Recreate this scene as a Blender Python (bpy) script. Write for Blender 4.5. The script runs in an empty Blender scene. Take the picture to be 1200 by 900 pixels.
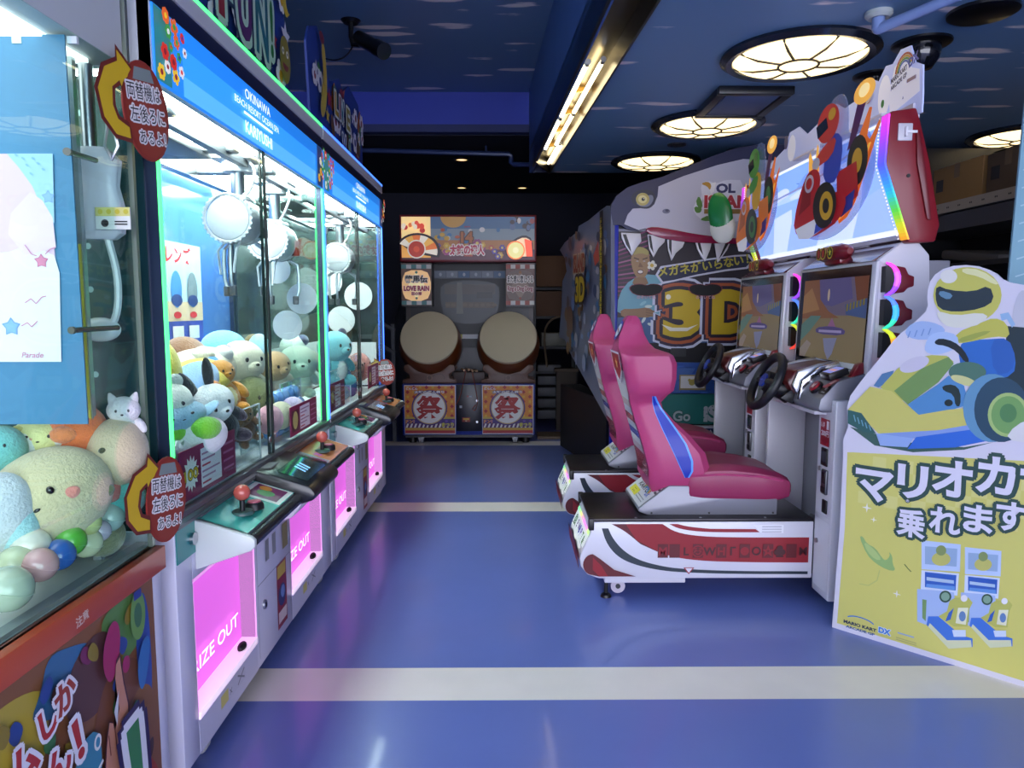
WORLD = 1.0
EXPO = 0.0
import bpy, bmesh, math, random
from mathutils import Vector, Matrix, Euler
SC = bpy.context.scene
COL = SC.collection
PI = math.pi
RND = random.Random(7)
# ---------------------------------------------------------------- camera model (frame 1200 x 900)
FOC, EYE = 850.0, 1.35
PITCH, YAW = math.atan(88/850.0), math.atan(7/850.0)
_cp, _sp, _cy, _sy = math.cos(PITCH), math.sin(PITCH), math.cos(YAW), math.sin(YAW)
FW, RT, UPV = (_sy*_cp, _cy*_cp, -_sp), (_cy, -_sy, 0), (_sy*_sp, _cy*_sp, _cp)
def ray(px, py):
    a, b = (px-600)/FOC, (450-py)/FOC
    return [FW[i]+a*RT[i]+b*UPV[i] for i in range(3)]
def onX(px, py, X):
    r = ray(px, py); t = X/r[0]; return (X, r[1]*t, EYE+r[2]*t)
def onY(px, py, Y):
    r = ray(px, py); t = Y/r[1]; return (r[0]*t, Y, EYE+r[2]*t)
def onZ(px, py, Z):
    r = ray(px, py); t = (Z-EYE)/r[2]; return (r[0]*t, r[1]*t, Z)
# ---------------------------------------------------------------- materials
def lin(h):
    h = h.lstrip('#'); c = [int(h[i:i+2], 16)/255 for i in (0, 2, 4)]
    return tuple((x/12.92 if x <= .04045 else ((x+.055)/1.055)**2.4) for x in c)+(1.0,)
MATS = {}
def mat(h, rough=.5, metal=0.0, emit=0.0, coat=0.0, bump=0.0, bscale=60.0, var=0.0, vscale=4.0, sheen=0.0):
    key = (h, rough, metal, emit, coat, bump, bscale, var, vscale, sheen)
    if key in MATS: return MATS[key]
    m = bpy.data.materials.new('surface_'+h.strip('#')); m.use_nodes = True
    nt = m.node_tree; p = nt.nodes['Principled BSDF']
    p.inputs['Base Color'].default_value = lin(h)
    p.inputs['Roughness'].default_value = rough; p.inputs['Metallic'].default_value = metal
    p.inputs['Coat Weight'].default_value = coat; p.inputs['Coat Roughness'].default_value = .08
    if sheen: p.inputs['Sheen Weight'].default_value = sheen; p.inputs['Sheen Roughness'].default_value = .6
    if emit:
        p.inputs['Emission Color'].default_value = lin(h); p.inputs['Emission Strength'].default_value = emit
    if bump or var:
        tc = nt.nodes.new('ShaderNodeTexCoord'); n = nt.nodes.new('ShaderNodeTexNoise')
        nt.links.new(tc.outputs['Object'], n.inputs['Vector'])
    if var:
        n.inputs['Scale'].default_value = vscale; n.inputs['Detail'].default_value = 6
        mx = nt.nodes.new('ShaderNodeMixRGB'); mx.blend_type = 'MIX'
        c = lin(h); mx.inputs[1].default_value = tuple(x*(1-var) for x in c[:3])+(1,)
        mx.inputs[2].default_value = tuple(min(1, x*(1+var)) for x in c[:3])+(1,)
        nt.links.new(n.outputs['Fac'], mx.inputs[0]); nt.links.new(mx.outputs[0], p.inputs['Base Color'])
    if bump:
        n2 = nt.nodes.new('ShaderNodeTexNoise'); n2.inputs['Scale'].default_value = bscale
        nt.links.new(tc.outputs['Object'], n2.inputs['Vector'])
        b = nt.nodes.new('ShaderNodeBump'); b.inputs['Strength'].default_value = bump; b.inputs['Distance'].default_value = .01
        nt.links.new(n2.outputs['Fac'], b.inputs['Height']); nt.links.new(b.outputs['Normal'], p.inputs['Normal'])
    MATS[key] = m; return m
def glass(tint='#ffffff', ior=1.35, gloss=.02, haze=0.0, hcol='#ffffff'):
    key = ('glass', tint, ior, gloss, haze, hcol)
    if key in MATS: return MATS[key]
    m = bpy.data.materials.new('clear_pane'); m.use_nodes = True; nt = m.node_tree; nt.nodes.clear()
    o = nt.nodes.new('ShaderNodeOutputMaterial'); t = nt.nodes.new('ShaderNodeBsdfTransparent'); t.inputs[0].default_value = lin(tint)
    g = nt.nodes.new('ShaderNodeBsdfGlossy'); g.inputs['Roughness'].default_value = gloss
    lw = nt.nodes.new('ShaderNodeLayerWeight'); lw.inputs['Blend'].default_value = .5
    pw = nt.nodes.new('ShaderNodeMath'); pw.operation = 'POWER'; pw.inputs[1].default_value = 5; nt.links.new(lw.outputs['Facing'], pw.inputs[0])
    r0 = ((ior-1)/(ior+1))**2; f = nt.nodes.new('ShaderNodeMath'); f.operation = 'MULTIPLY_ADD'; f.inputs[1].default_value = .6; f.inputs[2].default_value = r0; nt.links.new(pw.outputs[0], f.inputs[0])
    x = nt.nodes.new('ShaderNodeMixShader'); nt.links.new(f.outputs[0], x.inputs[0])
    src = t
    if haze:
        d = nt.nodes.new('ShaderNodeBsdfDiffuse'); d.inputs[0].default_value = lin(hcol)
        h = nt.nodes.new('ShaderNodeMixShader'); h.inputs[0].default_value = haze
        nt.links.new(t.outputs[0], h.inputs[1]); nt.links.new(d.outputs[0], h.inputs[2]); src = h
    nt.links.new(src.outputs[0], x.inputs[1]); nt.links.new(g.outputs[0], x.inputs[2]); nt.links.new(x.outputs[0], o.inputs[0])
    MATS[key] = m; return m
def ink(h, e=0.0): return mat(h, .45, emit=e)
def plastic(h, e=0.0): return mat(h, .3, emit=e, coat=.2)
def plushm(h): return mat(h, .9, bump=.5, bscale=140, var=.12, vscale=9, sheen=.4)
WHITE = mat('#e4e2e6', .35, coat=.2, var=.03)
BLACK = mat('#0b0b0e', .4); GREY = mat('#77787c', .4); DGREY = mat('#2c2d31', .45)
STEEL = mat('#b4b6ba', .28, metal=1.0); DSTEEL = mat('#66686d', .35, metal=1.0)
# ---------------------------------------------------------------- mesh builder
_TXT = {}
_tc = bpy.data.curves.new('glyphs', 'FONT'); _tc.resolution_u = 3; _to = bpy.data.objects.new('glyphs', _tc)
def glyphs(s, bold=0.0):
    k = (s, bold)
    if k not in _TXT:
        _tc.body = s; _tc.offset = bold; _tc.size = 1
        me = bpy.data.meshes.new_from_object(_to)
        _TXT[k] = ([tuple(v.co) for v in me.vertices], [tuple(p.vertices) for p in me.polygons])
        bpy.data.meshes.remove(me)
    return _TXT[k]
class MB:
    def __init__(s): s.v = []; s.f = []; s.fm = []; s.mats = []; s.T = Matrix()
    def mi(s, m):
        if m not in s.mats: s.mats.append(m)
        return s.mats.index(m)
    def add(s, vs, fs, m, T=None):
        b = len(s.v); T = s.T @ T if T is not None else s.T
        s.v += [T @ Vector(v) for v in vs]; i = s.mi(m)
        for f in fs: s.f.append(tuple(b+k for k in f)); s.fm.append(i)
        return s
    def box(s, x0, x1, y0, y1, z0, z1, m, bev=0.0, seg=2, T=None):
        x0, x1 = min(x0, x1), max(x0, x1); y0, y1 = min(y0, y1), max(y0, y1); z0, z1 = min(z0, z1), max(z0, z1)
        vs = [(x, y, z) for x in (x0, x1) for y in (y0, y1) for z in (z0, z1)]
        fs = [(0, 1, 3, 2), (4, 6, 7, 5), (0, 4, 5, 1), (2, 3, 7, 6), (0, 2, 6, 4), (1, 5, 7, 3)]
        if bev > 0:
            bm = bmesh.new(); bv = [bm.verts.new(v) for v in vs]
            for f in fs: bm.faces.new([bv[i] for i in f])
            bmesh.ops.bevel(bm, geom=bm.edges[:], offset=min(bev, .49*min(x1-x0, y1-y0, z1-z0)), segments=seg, profile=.5, affect='EDGES')
            bm.verts.index_update(); vs = [tuple(v.co) for v in bm.verts]; fs = [tuple(v.index for v in f.verts) for f in bm.faces]; bm.free()
        return s.add(vs, fs, m, T)
    def prism(s, poly, axis, a, b, m, T=None, bev=0.0):
        def P(q, d):
            return {'x': (d, q[0], q[1]), 'y': (q[0], d, q[1]), 'z': (q[0], q[1], d)}[axis]
        n = len(poly); vs = [P(q, a) for q in poly]+[P(q, b) for q in poly]
        fs = [tuple(range(n))[::-1], tuple(range(n, 2*n))]+[(i, (i+1) % n, n+(i+1) % n, n+i) for i in range(n)]
        bm = bmesh.new(); bv = [bm.verts.new(v) for v in vs]
        for f in fs: bm.faces.new([bv[i] for i in f])
        bmesh.ops.recalc_face_normals(bm, faces=bm.faces[:])
        if bev: bmesh.ops.bevel(bm, geom=bm.edges[:], offset=bev, segments=2, profile=.5, affect='EDGES')
        bm.verts.index_update(); vs = [tuple(v.co) for v in bm.verts]; fs = [tuple(v.index for v in f.verts) for f in bm.faces]; bm.free()
        return s.add(vs, fs, m, T)
    def cyl(s, p0, p1, r0, m, r1=None, n=20, caps=True, T=None):
        r1 = r0 if r1 is None else r1; p0, p1 = Vector(p0), Vector(p1); d = (p1-p0).normalized()
        a = d.orthogonal().normalized(); b = d.cross(a)
        vs = []
        for p, r in ((p0, r0), (p1, r1)):
            for i in range(n):
                t = 2*PI*i/n; vs.append(p+r*(a*math.cos(t)+b*math.sin(t)))
        fs = [(i, (i+1) % n, n+(i+1) % n, n+i) for i in range(n)]
        if caps: fs += [tuple(range(n))[::-1], tuple(range(n, 2*n))]
        return s.add(vs, fs, m, T)
    def tube(s, pts, r, m, n=8, T=None, closed=False):
        pts = [Vector(p) for p in pts]; rings = []; up = None; k = len(pts)
        for i, p in enumerate(pts):
            if closed: d = (pts[(i+1) % k]-pts[i-1]).normalized()
            else: d = (pts[min(i+1, k-1)]-pts[max(i-1, 0)]).normalized()
            if up is None: up = d.orthogonal().normalized()
            up = (up-d*up.dot(d)).normalized(); b = d.cross(up)
            rr = r[i] if isinstance(r, (list, tuple)) else r
            rings.append([p+rr*(up*math.cos(2*PI*j/n)+b*math.sin(2*PI*j/n)) for j in range(n)])
        return s.loft(rings, m, T=T, closed=closed)
    def loft(s, rings, m, T=None, closed=False, cap=True):
        n = len(rings[0]); vs = [v for r in rings for v in r]; fs = []; k = len(rings)
        for i in range(k if closed else k-1):
            a, b = i*n, ((i+1) % k)*n
            fs += [(a+j, a+(j+1) % n, b+(j+1) % n, b+j) for j in range(n)]
        if cap and not closed: fs += [tuple(range(n))[::-1], tuple(range((k-1)*n, k*n))]
        return s.add(vs, fs, m, T)
    def lathe(s, prof, m, n=24, T=None):
        rings = [[(max(r, 1e-4)*math.cos(2*PI*j/n), max(r, 1e-4)*math.sin(2*PI*j/n), z) for j in range(n)] for r, z in prof]
        return s.loft(rings, m, T=T)
    def ell(s, c, r, m, R=None, n=18, k=11, T=None):
        r = (r, r, r) if not isinstance(r, (tuple, list)) else r
        Rm = (Euler(R).to_matrix() if R is not None else Matrix.Identity(3)); c = Vector(c); vs = []
        for i in range(1, k):
            t = PI*i/k
            for j in range(n):
                q = 2*PI*j/n; vs.append(c+Rm @ Vector((r[0]*math.sin(t)*math.cos(q), r[1]*math.sin(t)*math.sin(q), r[2]*math.cos(t))))
        top, bot = len(vs), len(vs)+1
        vs += [c+Rm @ Vector((0, 0, r[2])), c+Rm @ Vector((0, 0, -r[2]))]; fs = []
        for i in range(k-2):
            fs += [(i*n+j, (i+1)*n+j, (i+1)*n+(j+1) % n, i*n+(j+1) % n) for j in range(n)]
        fs += [(top, j, (j+1) % n) for j in range(n)]+[(bot, (k-2)*n+(j+1) % n, (k-2)*n+j) for j in range(n)]
        return s.add(vs, fs, m, T)
    def torus(s, c, R, r, m, axis=(0, 0, 1), n=28, k=8, sx=1.0, T=None):
        c = Vector(c); d = Vector(axis).normalized(); a = d.orthogonal().normalized(); b = d.cross(a)
        pts = [c+R*(a*math.cos(2*PI*i/n)*sx+b*math.sin(2*PI*i/n)) for i in range(n)]
        return s.tube(pts, r, m, n=k, closed=True, T=T)
    def poly(s, pts, m, T=None): return s.add(pts, [tuple(range(len(pts)))], m, T)
    def mesh(s, name, off):
        me = bpy.data.meshes.new(name); off = Vector(off)
        me.from_pydata([v-off for v in s.v], [], s.f)
        for m in s.mats: me.materials.append(m)
        me.polygons.foreach_set('material_index', s.fm); me.polygons.foreach_set('use_smooth', [True]*len(s.f))
        bm = bmesh.new(); bm.from_mesh(me); bmesh.ops.recalc_face_normals(bm, faces=[f for f in bm.faces if any(len(e.link_faces) > 1 for e in f.edges)]); bm.to_mesh(me); bm.free()
        me.set_sharp_from_angle(angle=math.radians(38)); me.update(); return me
    def build(s, name, parent, label=None):
        off = ROOT[parent.name]; o = bpy.data.objects.new(name, s.mesh(name, off)); COL.objects.link(o); o.parent = parent
        ROOT[o.name] = off
        if label: o['label'] = label
        return o
    def thing(s, name, label, cat, group=None, kind=None):
        xs = [v.x for v in s.v]; ys = [v.y for v in s.v]; zs = [v.z for v in s.v]
        off = Vector(((min(xs)+max(xs))/2, (min(ys)+max(ys))/2, min(zs)))
        o = bpy.data.objects.new(name, s.mesh(name, off)); COL.objects.link(o); o.location = off; ROOT[o.name] = off
        o['label'] = label; o['category'] = cat
        if group: o['group'] = group
        if kind: o['kind'] = kind
        return o
    def struct(s, name):
        o = bpy.data.objects.new(name, s.mesh(name, (0, 0, 0))); COL.objects.link(o); o['kind'] = 'structure'; ROOT[o.name] = Vector((0, 0, 0)); return o
ROOT = {}
def thing(name, label, cat, loc, group=None):
    o = bpy.data.objects.new(name, None); COL.objects.link(o); o.location = loc; o.empty_display_size = .1
    o['label'] = label; o['category'] = cat; ROOT[o.name] = Vector(loc)
    if group: o['group'] = group
    return o
class Art:
    """flat printed shapes laid on a real plane: o origin, u and v unit directions; each shape a hair above the last"""
    def __init__(s, mb, o, u, v, step=.0002, base=.0004):
        s.mb = mb; s.o = Vector(o); s.u = Vector(u).normalized(); s.v = Vector(v).normalized(); s.n = s.u.cross(s.v); s.d = base; s.step = step
    def pt(s, q): return s.o+s.u*q[0]+s.v*q[1]+s.n*s.d
    def P(s, pts, m, keep=False):
        s.d += 1.2e-5 if keep else s.step
        s.mb.poly([s.pt(q) for q in pts], m); return s
    def rect(s, x0, y0, x1, y1, m, keep=False): return s.P([(x0, y0), (x1, y0), (x1, y1), (x0, y1)], m, keep)
    def disc(s, x, y, r, m, ry=None, n=24, keep=False, rot=0):
        ry = r if ry is None else ry; c, q = math.cos(rot), math.sin(rot)
        return s.P([(x+r*math.cos(2*PI*i/n)*c-ry*math.sin(2*PI*i/n)*q, y+r*math.cos(2*PI*i/n)*q+ry*math.sin(2*PI*i/n)*c) for i in range(n)], m, keep)
    def star(s, x, y, r, m, n=5, k=.45, rot=PI/2):
        return s.P([(x+(r if i % 2 == 0 else r*k)*math.cos(rot+PI*i/n), y+(r if i % 2 == 0 else r*k)*math.sin(rot+PI*i/n)) for i in range(2*n)], m)
    def flower(s, x, y, r, m, mc, n=6):
        s.d += s.step
        for i in range(n): s.disc(x+r*.6*math.cos(2*PI*i/n), y+r*.6*math.sin(2*PI*i/n), r*.38, m, n=10, keep=(i % 2 == 1))
        return s.disc(x, y, r*.36, mc, n=12)
    def line(s, pts, w, m):
        s.d += s.step
        for (a, b), (c, d) in zip(pts[:-1], pts[1:]):
            L = math.hypot(c-a, d-b) or 1; nx, ny = -(d-b)/L*w/2, (c-a)/L*w/2
            s.P([(a+nx, b+ny), (c+nx, d+ny), (c-nx, d-ny), (a-nx, b-ny)], m, True)
        return s
    def text(s, t, x, y, size, m, bold=0.0, align='l', width=None, outline=None, ow=.05, rot=0, shear=0):
        vs, fs = glyphs(t, bold)
        if not vs: return s
        xs = [v[0] for v in vs]; x0, x1 = min(xs), max(xs); sx = size
        if width: sx = width/(x1-x0)
        ox = {'l': x0, 'c': (x0+x1)/2, 'r': x1}[align]; c, q = math.cos(rot), math.sin(rot)
        layers = ([(glyphs(t, bold+w), om) for w, om in (outline if isinstance(outline, list) else [(ow, outline)])] if outline else [])+[((vs, fs), m)]
        if outline and size >= .03:
            layers = [((vs, fs), m)]
            for w, om in sorted(outline if isinstance(outline, list) else [(ow, outline)], key=lambda k: -k[0]):
                layers.insert(len(layers)-1, ('ring', w, om))
        for L in layers:
            s.d += s.step*1.5
            if L[0] == 'ring': jobs = [(L[1]*size*math.cos(PI*k/5), L[1]*size*math.sin(PI*k/5)) for k in range(10)]; V, F, mm = vs, fs, L[2]
            else: jobs = [(0, 0)]; (V, F), mm = L
            for jx, jy in jobs:
                pts = []
                for v in V:
                    a, b = (v[0]-ox)*sx+shear*v[1]*size+jx, v[1]*size+jy
                    pts.append(s.pt((x+a*c-b*q, y+a*q+b*c)))
                s.mb.add(pts, F, mm)
                s.d += 4e-6
        return s
def arc(cx, cy, rx, ry, a0, a1, n=12):
    return [(cx+rx*math.cos(math.radians(a0+(a1-a0)*i/n)), cy+ry*math.sin(math.radians(a0+(a1-a0)*i/n))) for i in range(n+1)]
def smooth(pts, it=2, closed=True):
    for _ in range(it):
        q = []; n = len(pts)
        for i in range(n if closed else n-1):
            a, b = pts[i], pts[(i+1) % n]
            q += [tuple(.75*x+.25*y for x, y in zip(a, b)), tuple(.25*x+.75*y for x, y in zip(a, b))]
        pts = q if closed else [pts[0]]+q+[pts[-1]]
    return pts
WORLD = 7.6
EXPO = 0.0
# ================================================================ setting
def floor_mat():
    m = mat('#6272b6', .3, coat=.3, var=.10, vscale=2.2, bump=.02, bscale=14); return m
f = MB()
fm = floor_mat(); cream = mat('#e6ddd6', .35, coat=.3, var=.08, vscale=5)
ys = [-3.0]; S0 = [(2.39, 2.62), (4.75, 4.98), (7.11, 7.34)]
y = -3.0
for a, b in S0:
    f.box(-2.4, 4.6, y, a, -.08, 0, fm); f.box(-2.4, 4.6, a, b, -.08, 0, cream); y = b
f.box(-2.4, 4.6, y, 10.6, -.08, 0, fm)
f.struct('floor')
def sky_mat(base, name, cs=1.0):
    m = bpy.data.materials.new(name); m.use_nodes = True; nt = m.node_tree; p = nt.nodes['Principled BSDF']
    p.inputs['Roughness'].default_value = .42
    tc = nt.nodes.new('ShaderNodeTexCoord'); mp = nt.nodes.new('ShaderNodeMapping'); mp.inputs['Scale'].default_value = (1.1*cs, 4.6*cs, 1); mp.inputs['Rotation'].default_value = (0, 0, .05)
    nt.links.new(tc.outputs['Object'], mp.inputs['Vector'])
    vo = nt.nodes.new('ShaderNodeTexVoronoi'); vo.inputs['Scale'].default_value = 1.5; nt.links.new(mp.outputs[0], vo.inputs['Vector'])
    vo.inputs['Randomness'].default_value = .8
    nz = nt.nodes.new('ShaderNodeTexNoise'); nz.inputs['Scale'].default_value = 5; nz.inputs['Detail'].default_value = 6; nt.links.new(mp.outputs[0], nz.inputs['Vector'])
    ad = nt.nodes.new('ShaderNodeMath'); ad.operation = 'MULTIPLY_ADD'; ad.inputs[1].default_value = .34; nt.links.new(nz.outputs['Fac'], ad.inputs[0]); nt.links.new(vo.outputs['Distance'], ad.inputs[2])
    rp = nt.nodes.new('ShaderNodeValToRGB'); rp.color_ramp.elements[0].position = .42; rp.color_ramp.elements[0].color = lin('#f0e2e0')
    rp.color_ramp.elements[1].position = .485; rp.color_ramp.elements[1].color = lin(base)
    nt.links.new(ad.outputs[0], rp.inputs[0]); nt.links.new(rp.outputs[0], p.inputs['Base Color']); return m
SKY = sky_mat('#6488ac', 'painted_sky'); SKYHI = sky_mat('#5c7ca4', 'painted_sky_high')
NAVY = mat('#131a3c', .6, var=.1); DARKBLUE = mat('#10152e', .7); BLUEWALL = mat('#2a3fae', .55, var=.06)
# lower ceiling to the one side, with the boxed light trough along its edge, and a higher bay over the claw machines
c0, c1 = onZ(600+172, 0, 2.6), onZ(644, 202, 2.6)
def edge(p, q, y):
    t = (y-p[1])/(q[1]-p[1]); return p[0]+(q[0]-p[0])*t
fl0, fl1 = onZ(711, 0, 2.6), onZ(627, 187, 2.6)
Lx = lambda y: edge(fl0, fl1, y)
Rx = lambda y: edge(c0, c1, y)
YE = 6.87
b = MB(); b.prism([(Rx(-3), -3), (4.6, -3), (4.6, YE), (Rx(YE), YE)], 'z', 2.6, 2.75, SKY); b.struct('ceiling')
b = MB(); b.prism([(-2.4, -3), (Lx(-3)+.02, -3), (Lx(YE+.1)+.02, YE+.1), (-2.4, YE+.1)], 'z', 3.35, 3.45, SKYHI); b.struct('ceiling_high')
sof = mat('#4668a6', .5, var=.12, vscale=3)
b = MB(); b.prism([(Lx(-3), -3), (Lx(-3)+.03, -3), (Lx(YE)+.03, YE), (Lx(YE), YE)], 'z', 2.6, 3.4, sof); b.struct('trim_1')
b = MB(); b.prism([(Lx(-3), -3), (Rx(-3), -3), (Rx(YE), YE), (Lx(YE), YE)], 'z', 2.76, 2.8, DGREY); b.struct('trim_2')
b = MB(); b.prism([(Lx(YE), YE-.03), (4.6, YE-.03), (4.6, YE), (Lx(YE), YE)], 'z', 2.6, 3.45, NAVY); b.struct('trim_3')
b = MB(); b.box(-2.4, .6, YE+.1, YE+.2, 3.06, 3.45, BLUEWALL); b.box(-2.4, .6, YE+.1, YE+.26, 2.99, 3.06, mat('#1c2960', .6)); b.struct('trim_4')
b = MB(); b.box(-2.4, 4.6, YE+.2, 10.6, 2.98, 3.05, mat('#0a0e24', .8)); b.struct('ceiling_rear')
b = MB(); b.box(-2.5, -2.4, -3, 10.6, 0, 3.5, NAVY); b.struct('wall_left')
b = MB(); b.box(-2.4, 4.6, 10.5, 10.6, 0, 3.5, DARKBLUE); b.struct('wall_back')
b = MB(); b.box(4.6, 4.7, -3, 10.6, 0, 3.5, mat('#2e3a55', .5, var=.08)); b.struct('wall_right')
b = MB(); b.box(3.15, 4.6, 6.2, 6.3, 0, 2.6, mat('#1b2438', .35, coat=.2)); b.box(3.0, 3.78, 5.62, 5.66, 0, 2.56, mat('#10141d', .4)); b.struct('wall_partition')
# ---------------------------------------------------------------- ceiling lamps
LAMP = mat('#ffe2a8', .5, emit=2.3); RIB = mat('#3a3326', .5); RIM = mat('#39414f', .25, metal=.8)
def ceiling_lamp(px, py, label, r=.315):
    x, y, z = onZ(px, py, 2.6); t = thing('ceiling_lamp', label, 'lamp', (x, y, 2.54), group='round ceiling lamps')
    T = Matrix.Translation((x, y, 0))
    m = MB(); m.lathe([(r+.055, 2.6), (r+.06, 2.585), (r+.03, 2.565), (r, 2.572), (r-.005, 2.6)], RIM, n=48, T=T); m.build('rim', t)
    m = MB(); m.lathe([(r, 2.583), (r*.92, 2.566), (r*.7, 2.553), (r*.4, 2.546), (0, 2.544)], LAMP, n=48, T=T); m.build('diffuser', t)
    m = MB()
    for k in range(8):
        a = 2*PI*k/8+.2
        m.tube([(x+q*math.cos(a), y+q*math.sin(a), zz) for q, zz in ((r*.3, 2.543), (r*.7, 2.551), (r*.99, 2.578))], .0065, RIB, n=5)
    m.torus((x, y, 2.543), r*.3, .0065, RIB, n=30, k=5); m.build('rib_frame', t)
ceiling_lamp(936, 63, 'largest round glass ceiling lamp, nearest over the kart game')
ceiling_lamp(829, 144, 'round glass ceiling lamp just behind the square air vent')
ceiling_lamp(768, 188, 'round glass ceiling lamp above the eye of the shark ride')
ceiling_lamp(1202, 157, 'round ceiling lamp cut by the frame edge above the storage shelf')
# long fluorescent trough
t = thing('fluorescent_trough', 'long open ceiling trough with bare glowing fluorescent tubes', 'light fixture', (.45, 4.6, 2.6))
m = MB(); black = mat('#17140f', .3, metal=.3); reflm = mat('#6f6650', .3, metal=.9)
m.prism([(Lx(2.2), 2.2), (Lx(2.2)+.012, 2.2), (Lx(6.5)+.012, 6.5), (Lx(6.5), 6.5)], 'z', 2.585, 2.75, black)
m.prism([(Rx(2.2)-.012, 2.2), (Rx(2.2), 2.2), (Rx(6.84), 6.84), (Rx(6.84)-.012, 6.84)], 'z', 2.585, 2.75, black)
m.prism([(Lx(6.3), 6.26), (Rx(6.8), 6.8), (Rx(6.8), 6.84), (Lx(6.3), 6.31)], 'z', 2.585, 2.75, black)
m.build('trough_rim', t)
m = MB(); m.prism([(Lx(2.2)+.012, 2.2), (Rx(2.2)-.012, 2.2), (Rx(6.8)-.012, 6.8), (Lx(6.26)+.012, 6.28)], 'z', 2.7, 2.71, reflm); m.build('reflector', t)
TUBE = mat('#ffe9b8', .5, emit=9)
def seg(f0, f1, y0, y1):
    g = lambda y, fr: (Lx(y)+(Rx(y)-Lx(y))*fr, y, 2.655)
    m = MB(); m.cyl(g(y0, f0), g(y1, f0), .013, TUBE, n=10)
    for yy in (y0, y1): m.cyl(g(yy-.02, f0), g(yy+.02, f0), .016, STEEL, n=10)
    m.build('tube', t)
seg(.36, 0, 4.02, 5.1); seg(.36, 0, 5.15, 6.1); seg(.72, 0, 3.98, 5.0); seg(.72, 0, 5.02, 5.95); seg(.85, 0, 5.9, 6.7)
for yy in (4.6, 5.1, 5.6, 6.1):
    m = MB(); x0 = Lx(yy)+.25*(Rx(yy)-Lx(yy)); x1 = Lx(yy)+.9*(Rx(yy)-Lx(yy)); m.box(x0, x1, yy-.01, yy+.01, 2.672, 2.7, mat('#b98d3a', .4)); m.build('tube_bracket', t)
# air vent
t = thing('air_vent', 'black framed square air vent set in the painted sky ceiling', 'vent', (1.42, 4.5, 2.56))
x0, y0, x1, y1 = 1.2, 4.22, 1.63, 4.76
m = MB()
for a in ((x0, x1, y0, y0+.05), (x0, x1, y1-.05, y1), (x0, x0+.05, y0+.05, y1-.05), (x1-.05, x1, y0+.05, y1-.05)): m.box(*a, 2.555, 2.6, mat('#0d1018', .35), bev=.006)
m.build('frame', t)
m = MB(); m.box(x0+.06, x1-.06, y0+.06, y1-.06, 2.56, 2.585, mat('#3c5078', .4), bev=.004); m.build('centre_plate', t)
# dome cameras and speaker discs
DK = mat('#07070b', .3, coat=.2)
def dome(px, py, label, drop=.13, R=.13, r=.085):
    x, y, z = onZ(px, py, 2.6); t = thing('dome_camera', label, 'security camera', (x, y, 2.6-drop), group='ceiling dome cameras')
    T = Matrix.Translation((x, y, 0)); m = MB(); m.lathe([(R, 2.6), (R, 2.59), (R*.9, 2.582), (0, 2.582)], DK, n=32, T=T); m.build('mounting_plate', t)
    m = MB(); m.lathe([(r, 2.585), (r, 2.55), (r*.93, 2.6-drop*.6), (r*.6, 2.6-drop*.92), (0, 2.6-drop)], mat('#0a0a10', .1, coat=.5), n=28, T=T); m.build('dome', t)
dome(1080, 50, 'black dome camera hanging clear in the open between two ceiling lamps')
dome(1024, 88, 'black dome camera just above the white logo board', .10, .105, .05)
dome(868, 176, 'black dome camera above the toothed shark board', .08, .11, .05)
x, y, z = onZ(1152, 12, 2.6); m = MB(); m.lathe([(.135, 2.6), (.135, 2.586), (.12, 2.578), (0, 2.578)], DK, n=32, T=Matrix.Translation((x, y, 0)))
m.thing('ceiling_speaker', 'flat black round ceiling speaker near the top corner', 'speaker')
x, y, z = onZ(793, 169, 2.6); m = MB(); m.lathe([(.07, 2.6), (.07, 2.59), (.05, 2.586), (.04, 2.595), (0, 2.595)], DGREY, n=24, T=Matrix.Translation((x, y, 0)))
m.thing('recessed_downlight', 'small unlit downlight between the two farther glass lamps', 'downlight')
# white pipe with collar
x, y, z = onZ(1030, 14, 2.6); t = thing('ceiling_pipe', 'pale pipe rising through a white collar in the ceiling', 'pipe', (x, y, 2.5))
m = MB(); m.cyl((x, y, 2.53), (x+.17, y-.28, 2.555), .022, mat('#7f95c4', .3), n=16); m.cyl((x, y, 2.53), (x, y, 2.6), .026, mat('#7f95c4', .3), n=16); m.ell((x, y, 2.535), .025, mat('#7f95c4', .3)); m.build('pipe', t)
m = MB(); m.lathe([(.055, 2.6), (.055, 2.585), (.042, 2.572), (.028, 2.575), (.028, 2.6)], mat('#aeb6b4', .35), n=24, T=Matrix.Translation((x, y, 0))); m.build('collar', t)
# bullet camera on the high ceiling
x, y, z = onZ(411, 24, 3.35); t = thing('bullet_camera', 'black bullet camera on a bracket under the high ceiling', 'security camera', (x, y, 3.1))
m = MB(); m.cyl((x, y, 3.35), (x, y, 3.33), .07, DK, r1=.05, n=20); m.tube([(x, y, 3.34), (x, y, 3.24), (x+.01, y, 3.19), (x+.06, y-.02, 3.18)], .018, DK); m.build('bracket', t)
m = MB(); m.cyl((x+.05, y+.02, 3.24), (x+.23, y-.16, 3.10), .05, DK, n=20); m.cyl((x+.20, y-.13, 3.125), (x+.26, y-.19, 3.08), .056, DK, n=20); m.build('housing', t)
m = MB(); m.tube(smooth([(x+.03, y, 3.22), (x-.02, y, 3.12), (x-.1, y, 3.08), (x-.18, y, 3.09), (x-.2, y, 3.11)], 2, False), .006, DK, n=6); m.build('cable', t)
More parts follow.
